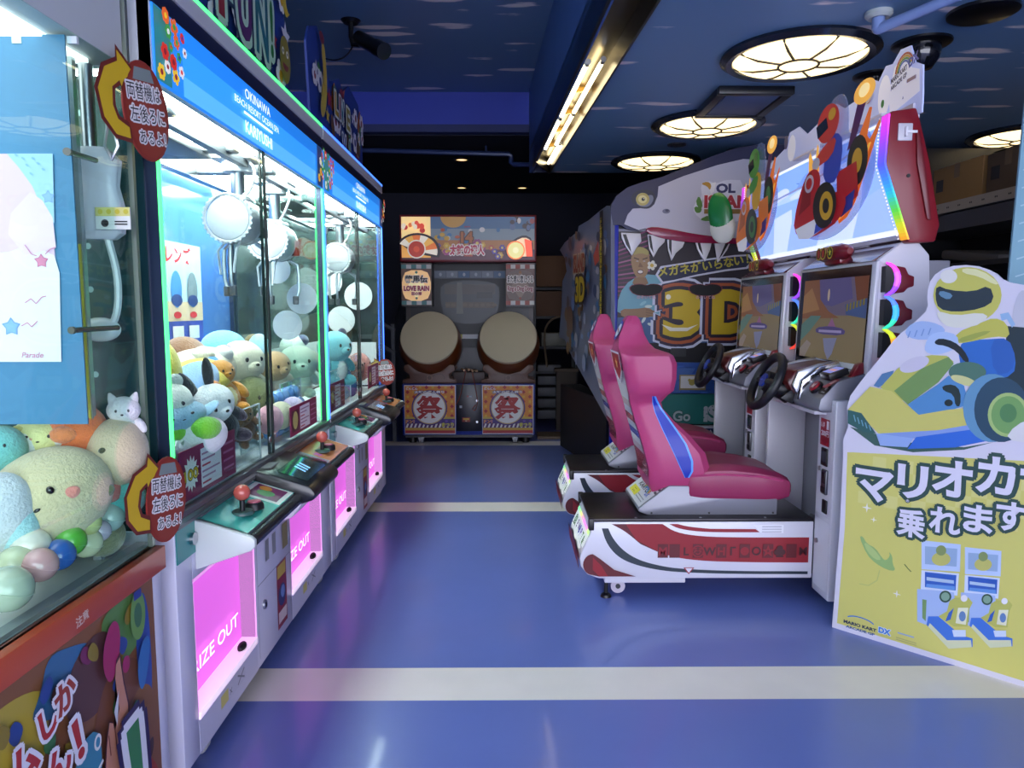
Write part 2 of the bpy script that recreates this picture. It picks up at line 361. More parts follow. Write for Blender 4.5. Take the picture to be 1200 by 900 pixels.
# pipe in the dark rear bay
m = MB(); pm = mat('#2c3a66', .3)
m.cyl((-1.5, 7.5, 2.94), (-1.5, 7.5, 2.98), .05, pm); m.tube([(-1.6, 7.5, 2.94), (.03, 7.5, 2.90), (.05, 7.5, 2.88), (.05, 7.5, 2.82), (.07, 7.5, 2.8), (.5, 7.5, 2.79)], .025, pm); m.cyl((-.2, 7.5, 2.9), (-.2, 7.5, 2.98), .012, pm)
m.thing('sprinkler_pipe', 'thin dark blue pipe hung under the rear ceiling', 'pipe')
LW = mat('#ffc98a', .5, emit=3.0)
for (px, py), lb in zip(((541, 187), (541, 223), (612, 240)), ('small warm downlight nearest the hung blue pipe', 'small warm downlight above the drum game, in line under the first', 'small warm downlight over the corner of the drum game')):
    x, y, z = onZ(px, py, 2.975)
    if y > 10: x, y = x*10/y, 10
    t = thing('recessed_downlight', lb, 'downlight', (x, y, 2.96), group='rear downlights'); T = Matrix.Translation((x, y, 0))
    m = MB(); m.lathe([(.085, 2.98), (.085, 2.968), (.065, 2.965), (.06, 2.98)], DGREY, T=T); m.build('rim', t)
    m = MB(); m.lathe([(.06, 2.975), (0, 2.972)], LW, T=T); m.build('bulb', t)
# ================================================================ claw machines along one side
XF, XB = -.89, -1.36
GLS = glass('#f4fffb', 1.3, .015); ACR = glass('#f2f8fa', 1.45, .03, .03); SMOKE = glass('#b9c4c6', 1.3, .02)
ACW = mat('#f3f6f8', .3)
LILAC = mat('#cfcbdc', .32, coat=.25, var=.04, vscale=3)
def flowers_band(A, y0, y1, z0, z1, n, e, seed, ms=None):
    r = random.Random(seed); n = int(n*1.3); pal = ['#d8322a', '#f2f0ea', '#e8672c', '#f4c531', '#3f9a44', '#8c1f2e', '#2d3f9a']
    for i in range(n):
        c = r.choice(pal[:5]); d = r.choice([q for q in pal if q != c]); rad = r.uniform(.4, .7)*.034
        A.flower(y0+(y1-y0)*((i*.618) % 1), z0+(z1-z0)*(i+.5)/n, rad, ink(c, e), ink(d, e), r.choice((5, 6, 8)))
def claw_unit(t, x, y, zt, zc, label=None, arms='#e8ecee'):
    W = mat('#e9e9ec', .25, coat=.4); T = Matrix.Translation((x, y, zc))
    m = MB(); m.cyl((x, y, zt), (x, y, zc+.085), .026, STEEL, n=18); m.cyl((x, y, zt), (x, y, zt-.05), .055, WHITE, n=18); m.box(x-.09, x+.09, y-.07, y+.07, zt-.01, zt+.05, mat('#cfd0d3', .4), bev=.012)
    m.tube(smooth([(x+.05, y-.03, zt), (x+.09, y-.05, zt-.06), (x+.06, y-.04, zt-.13), (x+.03, y-.02, zc+.1)], 2, False), .006, WHITE, n=6); p = m.build('claw_pole', t)
    RX = T @ Matrix.Rotation(-PI/2, 4, 'X') @ Matrix.Rotation(.0, 4, 'Y')
    m = MB(); m.lathe([(0, -.125), (.06, -.125), (.078, -.118), (.084, -.1), (.088, -.05), (.088, .0), (.086, .002), (.086, .006), (.088, .008), (.086, .06), (.078, .1), (.055, .125), (.03, .132), (0, .132)], W, n=36, T=RX); m.box(x-.05, x+.05, y-.06, y+.06, zc+.06, zc+.095, W, bev=.012)
    h = m.build('claw_housing', t)
    m = MB(); m.torus((x, y-.118, zc), .086, .006, mat('#cfcfd3', .35), axis=(0, 1, 0), n=40, k=6)
    for k in range(30): m.cyl((x+.09*math.cos(2*PI*k/30), y-.124, zc+.09*math.sin(2*PI*k/30)), (x+.09*math.cos(2*PI*k/30), y-.11, zc+.09*math.sin(2*PI*k/30)), .005, W, n=6)
    m.build('gear_ring', h)
    m = MB(); m.lathe([(0, .134), (.03, .134), (.045, .128), (.04, .12), (0, .12)], mat('#a9a28c', .25, metal=.6), n=24, T=RX); m.build('end_disc', h)
    m = MB(); m.box(x+.05, x+.092, y+.02, y+.06, zc-.06, zc-.02, BLACK, bev=.006); m.build('side_bracket', h)
    for k in range(3):
        a = 2*PI*k/3+.5; R = T @ Matrix.Rotation(a, 4, 'Z'); m = MB()
        m.tube([(.06, 0, -.08), (.095, 0, -.1), (.1, 0, -.16), (.098, 0, -.22), (.085, 0, -.26)], .007, STEEL, n=6, T=R)
        m.tube([(.06, .025, -.08), (.1, .025, -.11), (.105, .012, -.2)], .005, mat(arms, .25), n=6, T=R)
        m.box(.07, .095, -.012, .012, -.285, -.245, mat('#5a5c60', .4), bev=.005, T=R); m.build('claw_arm', h)
def price_card(t, y0, y1, z0, z1, burst, label):
    m = MB(); m.box(XF-.012, XF-.009, y0, y1, z0, z1, ink('#8e2452')); A = Art(m, (XF-.009, 0, 0), (0, 1, 0), (0, 0, 1)); w = y1-y0; h = z1-z0
    if burst:
        A.star(y0+.17*w, z0+.5*h, .13*w, ink('#f4f1e8'), 14, .7); A.text('100', y0+.17*w, z0+.38*h, .3*h, ink('#f2cc1f'), .02, 'c', width=.22*w, outline=ink('#2a1a12'), ow=.05)
    else:
        A.rect(y0+.05*w, z0+.12*h, y0+.28*w, z0+.85*h, ink('#5a2a30')); A.disc(y0+.165*w, z0+.5*h, .09*w, ink('#c9c072'))
    A.rect(y0+.33*w, z0+.1*h, y0+.7*w, z0+.9*h, ink('#efe6ec'))
    for i in range(6): A.rect(y0+.35*w, z0+(.16+.12*i)*h, y0+(.5+.17*((i*7) % 3)/2)*w, z0+(.2+.12*i)*h, ink('#b07a98' if i % 3 else '#c23550'), True)
    for i in range(4): A.rect(y0+.74*w, z0+(.2+.18*i)*h, y0+.95*w, z0+(.25+.18*i)*h, ink('#c77aa0'), True)
    m.build('price_card', t, label)
def control_panel(t, y0, y1, wood, art):
    prof = [(XF, .605), (XF+.16, .66), (XF+.172, .672), (XF+.172, .69), (XF+.16, .702), (XF, .752)]
    m = MB(); m.prism(prof, 'y', y0, y0+.02, mat('#d5d8d4', .3, coat=.3), bev=.004); m.prism(prof, 'y', y1-.02, y1, mat('#d5d8d4', .3, coat=.3), bev=.004)
    m.prism([(XF, .61), (XF+.155, .664), (XF+.155, .698), (XF, .746)], 'y', y0+.02, y1-.02, mat('#8f9496', .35))
    m.cyl((XF+.155, y0+.02, .683), (XF+.155, y1-.02, .683), .0195, mat('#3c3d42', .25, metal=.6), n=14)
    p = m.build('control_panel', t)
    # printed top
    u = Vector((.16, 0, -.05)).normalized(); m = MB(); A = Art(m, (XF+.005, 0, .7515), (0, 1, 0), u*-1)
    # A coordinates: x along Y, y towards the glass (negative = towards player)
    base = '#cf8450' if wood else '#43b8ac'
    top = mat(base, .2, coat=.3, var=.1, vscale=18)
    A.rect(y0+.02, -.148, y1-.02, -.004, top)
    w = y1-y0-.04
    if not wood:
        A.P([(y0+.02+.25*w, -.148), (y0+.02+.6*w, -.148), (y0+.02+.72*w, -.03), (y0+.02+.4*w, -.004)], mat('#2f958c', .2, coat=.3))
        A.rect(y0+.02+.64*w, -.145, y1-.025, -.008, mat('#d8d9d6', .2)); A.rect(y0+.02+.68*w, -.13, y1-.035, -.025, mat('#6f1d55', .2)); A.disc(y0+.02+.8*w, -.075, .03, mat('#4b7f47', .2)); A.disc(y0+.02+.9*w, -.06, .022, mat('#c07a35', .2))
    else:
        A.rect(y0+.022, -.145, y0+.02+.33*w, -.008, mat('#9a9ba0', .2)); A.rect(y0+.03, -.14, y0+.02+.28*w, -.04, mat('#7b2a4a', .2)); A.star(y0+.02+.4*w, -.08, .03, mat('#c45fa0', .2), 6)
    m.build('panel_print', p)
    js = y0+(.30 if not wood else .52)*(y1-y0); X = XF+.085; Z = .732
    m = MB(); m.lathe([(0, .006), (.03, .006), (.034, 0), (.034, -.004), (0, -.004)], mat('#3d5a56', .3), n=20, T=Matrix.Translation((X, js, Z))); m.cyl((X, js, Z), (X, js, Z+.045), .0085, BLACK, n=12); m.build('joystick_shaft', p)
    m = MB(); m.ell((X, js, Z+.062), .025, mat('#c85a4c', .25, coat=.5)); m.build('joystick_ball', p)
    m = MB(); yb = js+.075; m.lathe([(0, .016), (.024, .016), (.028, .01), (.03, -.006), (0, -.006)], BLACK, n=20, T=Matrix.Translation((X+.01, yb, Z-.003))); m.lathe([(0, .022), (.019, .02), (.02, .014), (0, .014)], mat('#b9586c', .3), n=20, T=Matrix.Translation((X+.01, yb, Z-.003))); m.build('push_button', p)
    return p
def tablet(t, y0, y1):
    m = MB(); K = mat('#111214', .28, coat=.3)
    m.prism([(XF, .70), (XF+.14, .655), (XF+.215, .68), (XF+.22, .705), (XF+.2, .73), (XF+.06, .775), (XF+.02, .785), (XF, .785)], 'y', y0, y1, K, bev=.012)
    p = m.build('touch_console', t)
    u = Vector((.14, 0, -.045)).normalized(); A = None
    m = MB(); A = Art(m, (XF+.06, 0, .7765), (0, 1, 0), u*-1); A.rect(y0+.05, -.125, y1-.05, -.01, mat('#202a33', .08, coat=.5)); c = (y0+y1)/2
    for k in (-.03, 0, .03): A.P([(c+k-.012, -.09), (c+k+.004, -.09), (c+k+.03, -.04), (c+k+.014, -.04)], ink('#7fb6e6', .8), True)
    m.build('screen', p)
    m = MB(); A = Art(m, (XF+.01, 0, .786), (0, 1, 0), (-1, 0, 0)); m.box(XF+.015, XF+.05, y0+.05, y0+.14, .783, .7875, mat('#8b8f8e', .3)); m.build('card_reader', p)
    m = MB(); m.prism([(XF, .56), (XF+.12, .6), (XF+.16, .65), (XF+.14, .665), (XF, .71)], 'y', y0+.05, y1-.03, mat('#dcdce0', .3, coat=.3), bev=.015); m.build('console_bracket', p)
def prize_window(t, y0, y1, z0, z1):
    PK = mat('#d763cf', .5, emit=.78); PK2 = mat('#eeaae8', .4, emit=.58); m = MB(); d = .055
    m.box(XF-d-.01, XF-d, y0, y1, z0, z1, PK); m.box(XF-d, XF, y0-.004, y0, z0, z1, PK2); m.box(XF-d, XF, y1, y1+.004, z0, z1, PK2); m.box(XF-d, XF, y0, y1, z1, z1+.004, PK2)
    w = m.build('prize_window', t)
    m = MB(); m.box(XF-d, XF+.004, y0, y1, z0-.012, z0+.012, mat('#fbe3fa', .35, emit=.55), bev=.003); m.build('sill_lip', w)
    m = MB(); A = Art(m, (XF-d+.012, 0, 0), (0, 1, 0), (0, 0, 1)); A.text('PRIZE OUT', y0+.02, z0+.085, .062, ink('#fff2ff', 1.2), .008, 'l', width=(y1-y0)*.84); m.build('lettering', w)
    m = MB(); m.ell((XF-.02, y1-.09, z0+.018), (.014, .028, .016), BLACK, n=14, k=8); m.build('flap_latch', w)
def claw_machine(Y0, Y1, LED, label, seed, tx):
    t = thing('claw_machine', label, 'claw machine', (XF-.24, (Y0+Y1)/2, 0), group='glass fronted claw machines'); mid = (Y0+Y1)/2
    L = Y1-Y0; wz0, wz1 = .175, .575
    wins = [(Y0+.1, Y0+.59), (Y0+1.02, Y0+1.51)]
    # ---- base
    m = MB(); zb = .06; xs = XF-.07
    m.box(XB, xs, Y0, Y1, zb, .755, LILAC)
    yy = [Y0]+[q for w in wins for q in w]+[Y1]
    for a, b in ((yy[0], yy[1]), (yy[2], yy[3]), (yy[4], yy[5])): m.box(xs, XF, a, b, zb, .755, LILAC, bev=.004)
    for a, b in wins: m.box(xs, XF, a, b, zb, wz0-.01, LILAC); m.box(xs, XF, a, b, wz1+.01, .755, LILAC)
    m.box(XF-.002, XF+.003, Y0+.005, Y0+.16, .66, .752, mat('#2f8c86', .3)); m.box(XB+.03, XF-.03, Y0+.05, Y1-.05, .03, zb, DGREY)
    base = m.build('base_cabinet', t)
    m = MB(); A = Art(m, (XF, 0, 0), (0, 1, 0), (0, 0, 1))
    cm = (wins[0][1]+wins[1][0])/2
    A.line([(cm-.19, .09), (cm-.19, .6)], .003, mat('#8c8a99', .5)); A.line([(cm+.19, .09), (cm+.19, .6)], .003, mat('#8c8a99', .5)); A.line([(cm-.19, .36), (cm+.19, .36)], .003, mat('#8c8a99', .5))
    for (dx, z) in ((-.05, .56), (.05, .56)): A.rect(cm+dx-.03, z-.008, cm+dx+.03, z+.008, mat('#4c4640', .4))
    A.rect(cm-.1, .42, cm-.06, .5, mat('#8d8a83', .3)); A.rect(cm-.02, .42, cm+.02, .5, mat('#8d8a83', .3)); A.rect(cm+.1, .4, cm+.17, .5, mat('#8b7d52', .5)); m.build('coin_slots', base)
    for z in (.53, .27):
        m = MB(); m.cyl((XF, cm-.13, z), (XF+.008, cm-.13, z), .017, STEEL, n=16); m.box(XF+.008, XF+.0095, cm-.133, cm-.127, z-.008, z+.008, BLACK); m.build('lock', base)
    m = MB(); m.cyl((XF, Y0+.1, .705), (XF+.012, Y0+.1, .705), .018, STEEL, n=16); m.build('lock', base)
    m = MB(); A = Art(m, (XF, 0, 0), (0, 1, 0), (0, 0, 1)); A.rect(cm+.02, .1, cm+.14, .36, ink('#8a2434')); A.rect(cm+.03, .3, cm+.13, .35, ink('#c2a23c')); A.disc(cm+.08, .225, .045, ink('#2c3566')); A.disc(cm+.09, .235, .025, ink('#6c83b8')); A.rect(cm+.03, .12, cm+.13, .165, ink('#d5c0bb')); m.build('notice_sticker', base, 'tall red sticker with a navy round picture')
    for a, b in wins:
        m = MB(); A = Art(m, (XF, 0, 0), (0, 1, 0), (0, 0, 1)); c = (a+b)/2
        A.rect(c-.09, .10, c+.12, .15, mat('#c6c2d2', .4)); A.rect(c-.09, .105, c-.03, .145, ink('#cfc26a')); A.text('×', c-.02, .105, .05, ink('#7d7a88')); A.line([(c+.05, .11), (c+.11, .142)], .006, ink('#7d7a88')); A.line([(c+.05, .142), (c+.11, .11)], .006, ink('#7d7a88')); m.build('care_sticker', base)
        prize_window(base_t(t), a, b, wz0, wz1)
    for yy2 in (Y0+.2, Y1-.12):
        m = MB(); m.cyl((XF-.05, yy2-.012, .032), (XF-.05, yy2+.012, .032), .032, mat('#9b9ba2', .4), n=20); m.box(XF-.08, XF-.02, yy2-.018, yy2+.018, .035, .062, DGREY); m.build('caster', t)
    # ---- deck, rails, frame
    m = MB(); m.box(XB+.01, XF-.02, Y0+.02, Y1-.02, .755, .79, ACW); m.build('prize_deck', t)
    m = MB(); RAIL = mat('#6a6b70', .3, metal=.5); m.box(XF-.02, XF+.012, Y0, Y1, .755, .80, RAIL, bev=.006); m.box(XF-.004, XF+.016, Y0, Y1, .772, .784, STEEL); m.build('front_rail', t)
    FR = mat('#2c3850', .3, metal=.3)
    for y in (Y0, Y1):
        m = MB(); m.box(XF-.03, XF, y-.012 if y == Y1 else y, y if y == Y1 else y+.012, .79, 2.2, FR); m.box(XB, XB+.03, y-.02 if y == Y1 else y, y if y == Y1 else y+.02, .79, 2.2, FR); m.build('corner_post', t)
    # ---- glass
    for k, (a, b) in enumerate(((Y0+.014, mid+.01), (mid-.01, Y1-.014))):
        X = XF-.004-.008*k; m = MB(); m.box(X-.003, X, a, b, .80, 1.93, GLS); g = m.build('sliding_door', t)
        m = MB(); e = b if k == 0 else a; m.box(X-.005, X+.003, e-.006, e+.006, .80, 1.93, mat('#10201c', .3)); m.build('edge_strip', g)
        m = MB(); m.cyl((X+.003, e-.05*(1 if k == 0 else -1), .86), (X+.007, e-.05*(1 if k == 0 else -1), .86), .012, STEEL, n=12); m.build('finger_lock', g)
    m = MB(); m.box(XB+.03, XF-.03, Y1-.012, Y1-.008, .80, 1.93, GLS); m.build('end_pane', t)
    # ---- header
    BLU = mat('#1f7de0', .5, emit=.85); m = MB(); m.box(XB, XF-.03, Y0, Y1, 1.95, 2.2, mat('#d8dade', .5)); m.box(XF-.03, XF+.001, Y0, Y1, 1.93, 2.2, mat('#d8dade', .5)); m.box(XF, XF+.01, Y0, Y1, 2.165, 2.215, mat('#c9c6cc', .4)); m.box(XF-.01, XF+.004, Y0, Y1, 2.115, 2.165, mat('#141a3a', .35)); hd = m.build('header_box', t)
    m = MB(); m.box(XF-.002, XF+.006, Y0+.008, Y1-.008, 1.925, 2.115, BLU, bev=.002); A = Art(m, (XF+.006, 0, 0), (0, 1, 0), (0, 0, 1))
    A.rect(Y0+.17, 1.93, Y1-.13, 2.06, mat('#2f93f0', .5, emit=.95)); A.rect(Y0+.17, 1.93, Y1-.13, 1.985, mat('#52a8f4', .5, emit=1.0))
    A.rect(Y0+.01, 1.93, Y0+.1, 2.112, ink('#2b7f86', .6)); A.rect(Y1-.1, 1.93, Y1-.01, 2.112, ink('#2a3f6e', .6))
    flowers_band(A, Y0+.04, Y0+.17, 1.95, 2.1, 11, .55, seed); flowers_band(A, Y1-.13, Y1-.03, 1.95, 2.1, 8, .5, seed+1)
    m.build('header_lightbox', t, 'glowing blue light box with a band of flowers')
    m = MB(); A = Art(m, (XF+.011, 0, 0), (0, 1, 0), (0, 0, 1)); c = tx; wt = ink('#f4fbff', 1.3)
    A.text('OKINAWA', c, 2.06, .046, wt, 0, 'c', width=.26); A.text('BEACH RESORT OCEAN SPA', c, 2.023, .032, wt, 0, 'c', width=.46); A.rect(c-.15, 2.004, c+.15, 2.012, wt); A.text('KARIYUSHI', c, 1.945, .056, wt, .012, 'c', width=.28); m.build('lettering', hd)
    LEDM = mat(LED, .4, emit=2.2)
    m = MB(); m.box(XF-.002, XF+.012, Y0, Y1, 2.215, 2.226, LEDM); m.build('top_light_strip', t)
    for a in (Y0+.002, Y1-.014):
        m = MB(); m.box(XF, XF+.005, a-.001, a+.005, .80, 1.925, LEDM); m.box(XF, XF+.005, a+.009, a+.014, .80, 1.925, LEDM); m.box(XF, XF+.003, a+.005, a+.009, .80, 1.925, mat('#dfeee6', .3)); m.box(XF-.032, XF-.028, a+.002, a+.008, .80, 1.925, LEDM); m.build('corner_light_strip', t)
    m = MB(); m.box(XB+.02, XF-.04, Y0+.03, Y1-.03, 1.935, 1.945, mat('#f7fbff', .5, emit=CLAWLIT)); m.build('light_diffuser', t)
    # ---- carriage rails
    m = MB(); m.box(XB+.06, XB+.1, Y0+.05, Y1-.05, 1.88, 1.92, STEEL); m.box(XF-.12, XF-.09, Y0+.05, Y1-.05, 1.885, 1.915, mat('#55585c', .4)); m.build('carriage_rail', t)
    m = MB()
    for y in (mid-.6, mid-.1, mid+.32): m.box(XB+.05, XF-.06, y-.03, y+.03, 1.9, 1.93, mat('#6d7073', .4), bev=.006)
    m.box(XB+.12, XB+.3, Y0+.1, mid-.05, 1.885, 1.905, mat('#3b3d40', .5), bev=.004); m.build('gantry', t)
    return t
def base_t(t): return t
CLAWLIT = 36
Y2a, Y2b, Y3a, Y3b = 1.90, 3.59, 3.61, 5.28
G2 = claw_machine(Y2a, Y2b, '#4dff7c', 'claw machine with glowing green edge strips beside the orange trimmed machine', 11, 2.67)
G3 = claw_machine(Y3a, Y3b, '#3f78ff', 'claw machine with glowing blue edge strips at the far end of the row', 21, 4.5)
for t, Y0, Y1 in ((G2, Y2a, Y2b), (G3, Y3a, Y3b)):
    control_panel(t, Y0+.12, Y0+.62, False, 0); control_panel(t, Y0+.95, Y0+1.5, True, 0); tablet(t, Y0+.6, Y0+.97)
# back walls, each its own look
m = MB(); m.box(XB, XB+.012, Y2a+.02, Y2b-.02, .80, 1.90, mat('#4f7fc4', .12, coat=.6, var=.15, vscale=2)); bk = m.build('back_panel', G2, 'glossy blue back panel')
m = MB(); m.box(XB+.012, XB+.016, 2.72, 3.24, 1.2, 1.62, ink('#bcd9ea')); A = Art(m, (XB+.016, 0, 0), (0, 1, 0), (0, 0, 1))
A.rect(2.72, 1.2, 3.24, 1.3, ink('#3c4aa0')); A.rect(2.72, 1.3, 3.24, 1.38, ink('#e2c9a8')); A.text('フレンズ', 2.98, 1.54, .075, ink('#c8323a'), .03, 'c', width=.32)
for i, c in enumerate(('#f2f0ea', '#4f8fcf', '#7a8a92')): A.disc(2.84+.15*i, 1.43, .05, ink(c), ry=.075); A.disc(2.84+.15*i, 1.385, .05, ink('#33467f'), ry=.025); A.disc(2.84+.15*i, 1.325, .035, ink('#c8323a'), ry=.014); A.rect(2.79+.15*i, 1.225, 2.89+.15*i, 1.28, ink('#eeeeea'))
m.build('prize_poster', G2, 'pale blue prize list sheet on the back panel')
m = MB(); m.box(XB, XB+.012, Y3a+.02, Y3b-.02, 1.12, 1.90, mat('#3d4546', .15, coat=.4, var=.2)); m.build('back_panel', G3, 'dark upper back panel')
m = MB(); m.box(XB, XB+.014, Y3a+.02, Y3b-.02, .80, 1.12, ACW); m.box(XB+.014, XF-.05, Y3b-.028, Y3b-.014, .80, 1.11, ACW); m.build('white_skirting', G3)
m = MB(); m.box(XB+.03, XF-.03, Y3b-.008, Y3b-.004, 1.11, 1.9, mat('#30383a', .15, coat=.4)); m.build('end_panel', G3, 'dark end panel')
m = MB(); m.box(XB, XF-.03, Y2a-.006, Y2a, .76, 1.93, mat('#1d3b42', .12, coat=.5, var=.3, vscale=5)); A = Art(m, (0, Y2a-.006, 0), (1, 0, 0), (0, 0, 1))
for z in [.85+.11*i for i in range(10)]: A.disc(-1.07, z, .008, STEEL)
m.build('side_panel', G2, 'dark teal side panel with a row of bolts')
DISC = mat('#dfe2e4', .5)
def decal(t, axis, px, py, r, X=None, Y=None):
    m = MB()
    if X is not None: q = onX(px, py, X); m.cyl((X, q[1], q[2]), (X+.002, q[1], q[2]), r, DISC, n=32)
    else: q = onY(px, py, Y); m.cyl((q[0], Y, q[2]), (q[0], Y-.002, q[2]), r, DISC, n=32)
    m.build('round_sticker', t)
for px, py, r in ((337, 381, .072), (354, 350, .075), (324, 316, .068)): decal(G2, 'y', px, py, r, Y=Y2b-.0145)
for px, py, r in ((400, 375, .098), (420, 347, .1), (385, 330, .098)): decal(G3, 'y', px, py, r, Y=Y3b-.034)
claw_unit(G2, -1.03, 2.86, 1.92, 1.685); claw_unit(G2, -1.06, 3.4, 1.92, 1.655); claw_unit(G3, -1.04, 4.62, 1.92, 1.66)
price_card(G2, 1.97, 2.38, .81, .955, True, 'magenta price card with a yellow 100 burst'); price_card(G2, 3.0, 3.42, .815, .94, False, 'wine red price card with a picture square')
price_card(G3, 3.68, 4.02, .82, .965, False, 'wine red price card near the blue light strip'); price_card(G3, 4.72, 5.1, .83, .975, False, 'wine red price card at the far glass corner')
# clear acrylic fences inside
def fence(t, X, y0, y1, z1, dots=True):
    m = MB(); m.box(X-.002, X+.002, y0, y1, .79, z1, ACR); m.box(X-.003, X+.003, y0, y1, z1-.003, z1, mat('#eef4f6', .2))
    for yy in ((y0, y1) if dots else ()): m.box(X-.003, X+.003, yy-.0025, yy+.0025, .79, z1, mat('#e2eaec', .2))
    if dots:
        for i in range(6): m.cyl((X+.002, y1-.03, .83+i*.03), (X+.004, y1-.03, .83+i*.03), .004, mat('#f4f8fa', .3), n=8)
    m.build('acrylic_fence', t)
fence(G2, -.945, 2.0, 2.2, .93); fence(G2, -.925, 2.3, 2.7, 1.0); fence(G2, -1.02, 2.76, 3.2, .96); fence(G2, -1.0, 3.2, 3.52, 1.02); fence(G3, -.99, 3.9, 4.25, 1.0); fence(G3, -.99, 4.6, 4.95, 1.05)
# toppers standing on the machines
def topper(label, pts, paint, X=-1.0):
    m = MB(); m.prism(pts, 'x', X-.012, X, mat('#27408f', .5)); A = Art(m, (X, 0, 0), (0, 1, 0), (0, 0, 1)); paint(A)
    m.box(X-.06, X-.014, pts[0][0]+.05, pts[0][0]+.07, 2.202, 2.3, BLACK); m.box(X-.06, X-.014, pts[0][0]+.45, pts[0][0]+.47, 2.202, 2.3, BLACK)
    m.thing('topper_sign', label, 'sign', group='printed boards standing on the claw machines')
def scatter(A, y0, y1, z0, z1, n, seed):
    r = random.Random(seed)
    for i in range(n):
        y, z = r.uniform(y0+.05, y1-.05), r.uniform(z0+.05, z1-.05); k = r.random()
        if k < .35: A.flower(y, z, r.uniform(.045, .075), ink('#e9e6ea'), ink(r.choice(['#8c1f3a', '#27408f', '#d9a92b'])), 6)
        elif k < .6: A.disc(y, z, r.uniform(.03, .07), ink(r.choice(['#8c2431', '#2f7a3d', '#c79a25', '#20366f', '#6c4a2a'])), ry=r.uniform(.03, .08), rot=r.random())
        elif k < .8: A.P(smooth([(y, z), (y+.05, z+.04), (y+.04, z+.12), (y+.09, z+.2), (y+.02, z+.16), (y-.02, z+.06)], 2), ink(r.choice(['#d8c13a', '#c06a2a', '#4f8f3f'])))
        else: A.star(y, z, r.uniform(.04, .07), ink(r.choice(['#d9d4dc', '#d8b93a', '#a02c3a'])), 5)
def p1(A):
    scatter(A, 2.1, 3.44, 2.2, 3.0, 46, 3)
    for ch, y, c in (('F', 2.66, '#8e2732'), ('U', 2.84, '#5a2a66'), ('N', 3.03, '#2c6a78')): A.text(ch, y, 2.36, .34, ink(c), .03, 'c', width=.15, outline=[(.13, ink('#20304f')), (.08, ink('#b6cdb9'))])
    A.text('!', 3.15, 2.4, .3, ink('#2f7a3d'), .03, 'c', width=.04, outline=ink('#b6cdb9'), ow=.08)
    A.disc(3.33, 2.44, .075, ink('#8a7a2c'), ry=.1); A.disc(3.3, 2.47, .016, ink('#eee9d8')); A.disc(3.36, 2.47, .016, ink('#eee9d8')); A.disc(3.3, 2.47, .007, BLACK); A.disc(3.36, 2.47, .007, BLACK); A.P(arc(3.33, 2.42, .04, .03, 180, 360), ink('#7a2430'))
    A.P(arc(3.36, 2.75, .06, .12, 80, 300)+arc(3.4, 2.75, .05, .09, 290, 90), ink('#d3b12f'))
topper('tall colourful printed board reading FUN on the green lit machine', [(1.9, 2.226), (3.45, 2.226), (3.47, 2.45), (3.42, 2.72), (3.47, 3.0), (3.3, 3.1), (1.9, 3.1)], p1)
def p2(A):
    scatter(A, 3.84, 5.2, 2.3, 2.66, 34, 9)
    for ch, y, z, c in (('L', 4.36, 2.47, '#c79a25'), ('V', 4.5, 2.47, '#2f7f8a'), ('E', 4.66, 2.46, '#9a8a25'), ('!', 4.68, 2.27, '#2f7a3d'), ('I', 4.43, 2.47, '#8e2732')): A.text(ch, y, z, .17, ink(c), .04, 'c', width=.1 if ch in 'LVE' else .035, outline=[(.14, ink('#20304f')), (.09, ink('#d5dccf'))])
    A.text('V', 4.52, 2.27, .17, ink('#27408f'), .04, 'c', width=.11, outline=ink('#d5dccf'), ow=.09)
    A.P(smooth([(4.0, 2.35), (4.1, 2.45), (4.12, 2.62), (4.07, 2.78), (4.0, 2.74), (4.05, 2.6), (4.0, 2.5), (3.95, 2.4)], 2), ink('#c7a93a')); A.disc(4.02, 2.78, .05, ink('#7d2430'), ry=.03)
topper('colourful printed board with a curved tall end on the blue lit machine', [(3.86, 2.226), (5.2, 2.226), (5.2, 2.5), (5.08, 2.72), (4.8, 2.76), (4.62, 2.68), (4.52, 2.72), (4.3, 2.64), (4.2, 2.65), (4.1, 2.8), (4.02, 2.84), (3.86, 2.78), (3.8, 2.69)], p2)
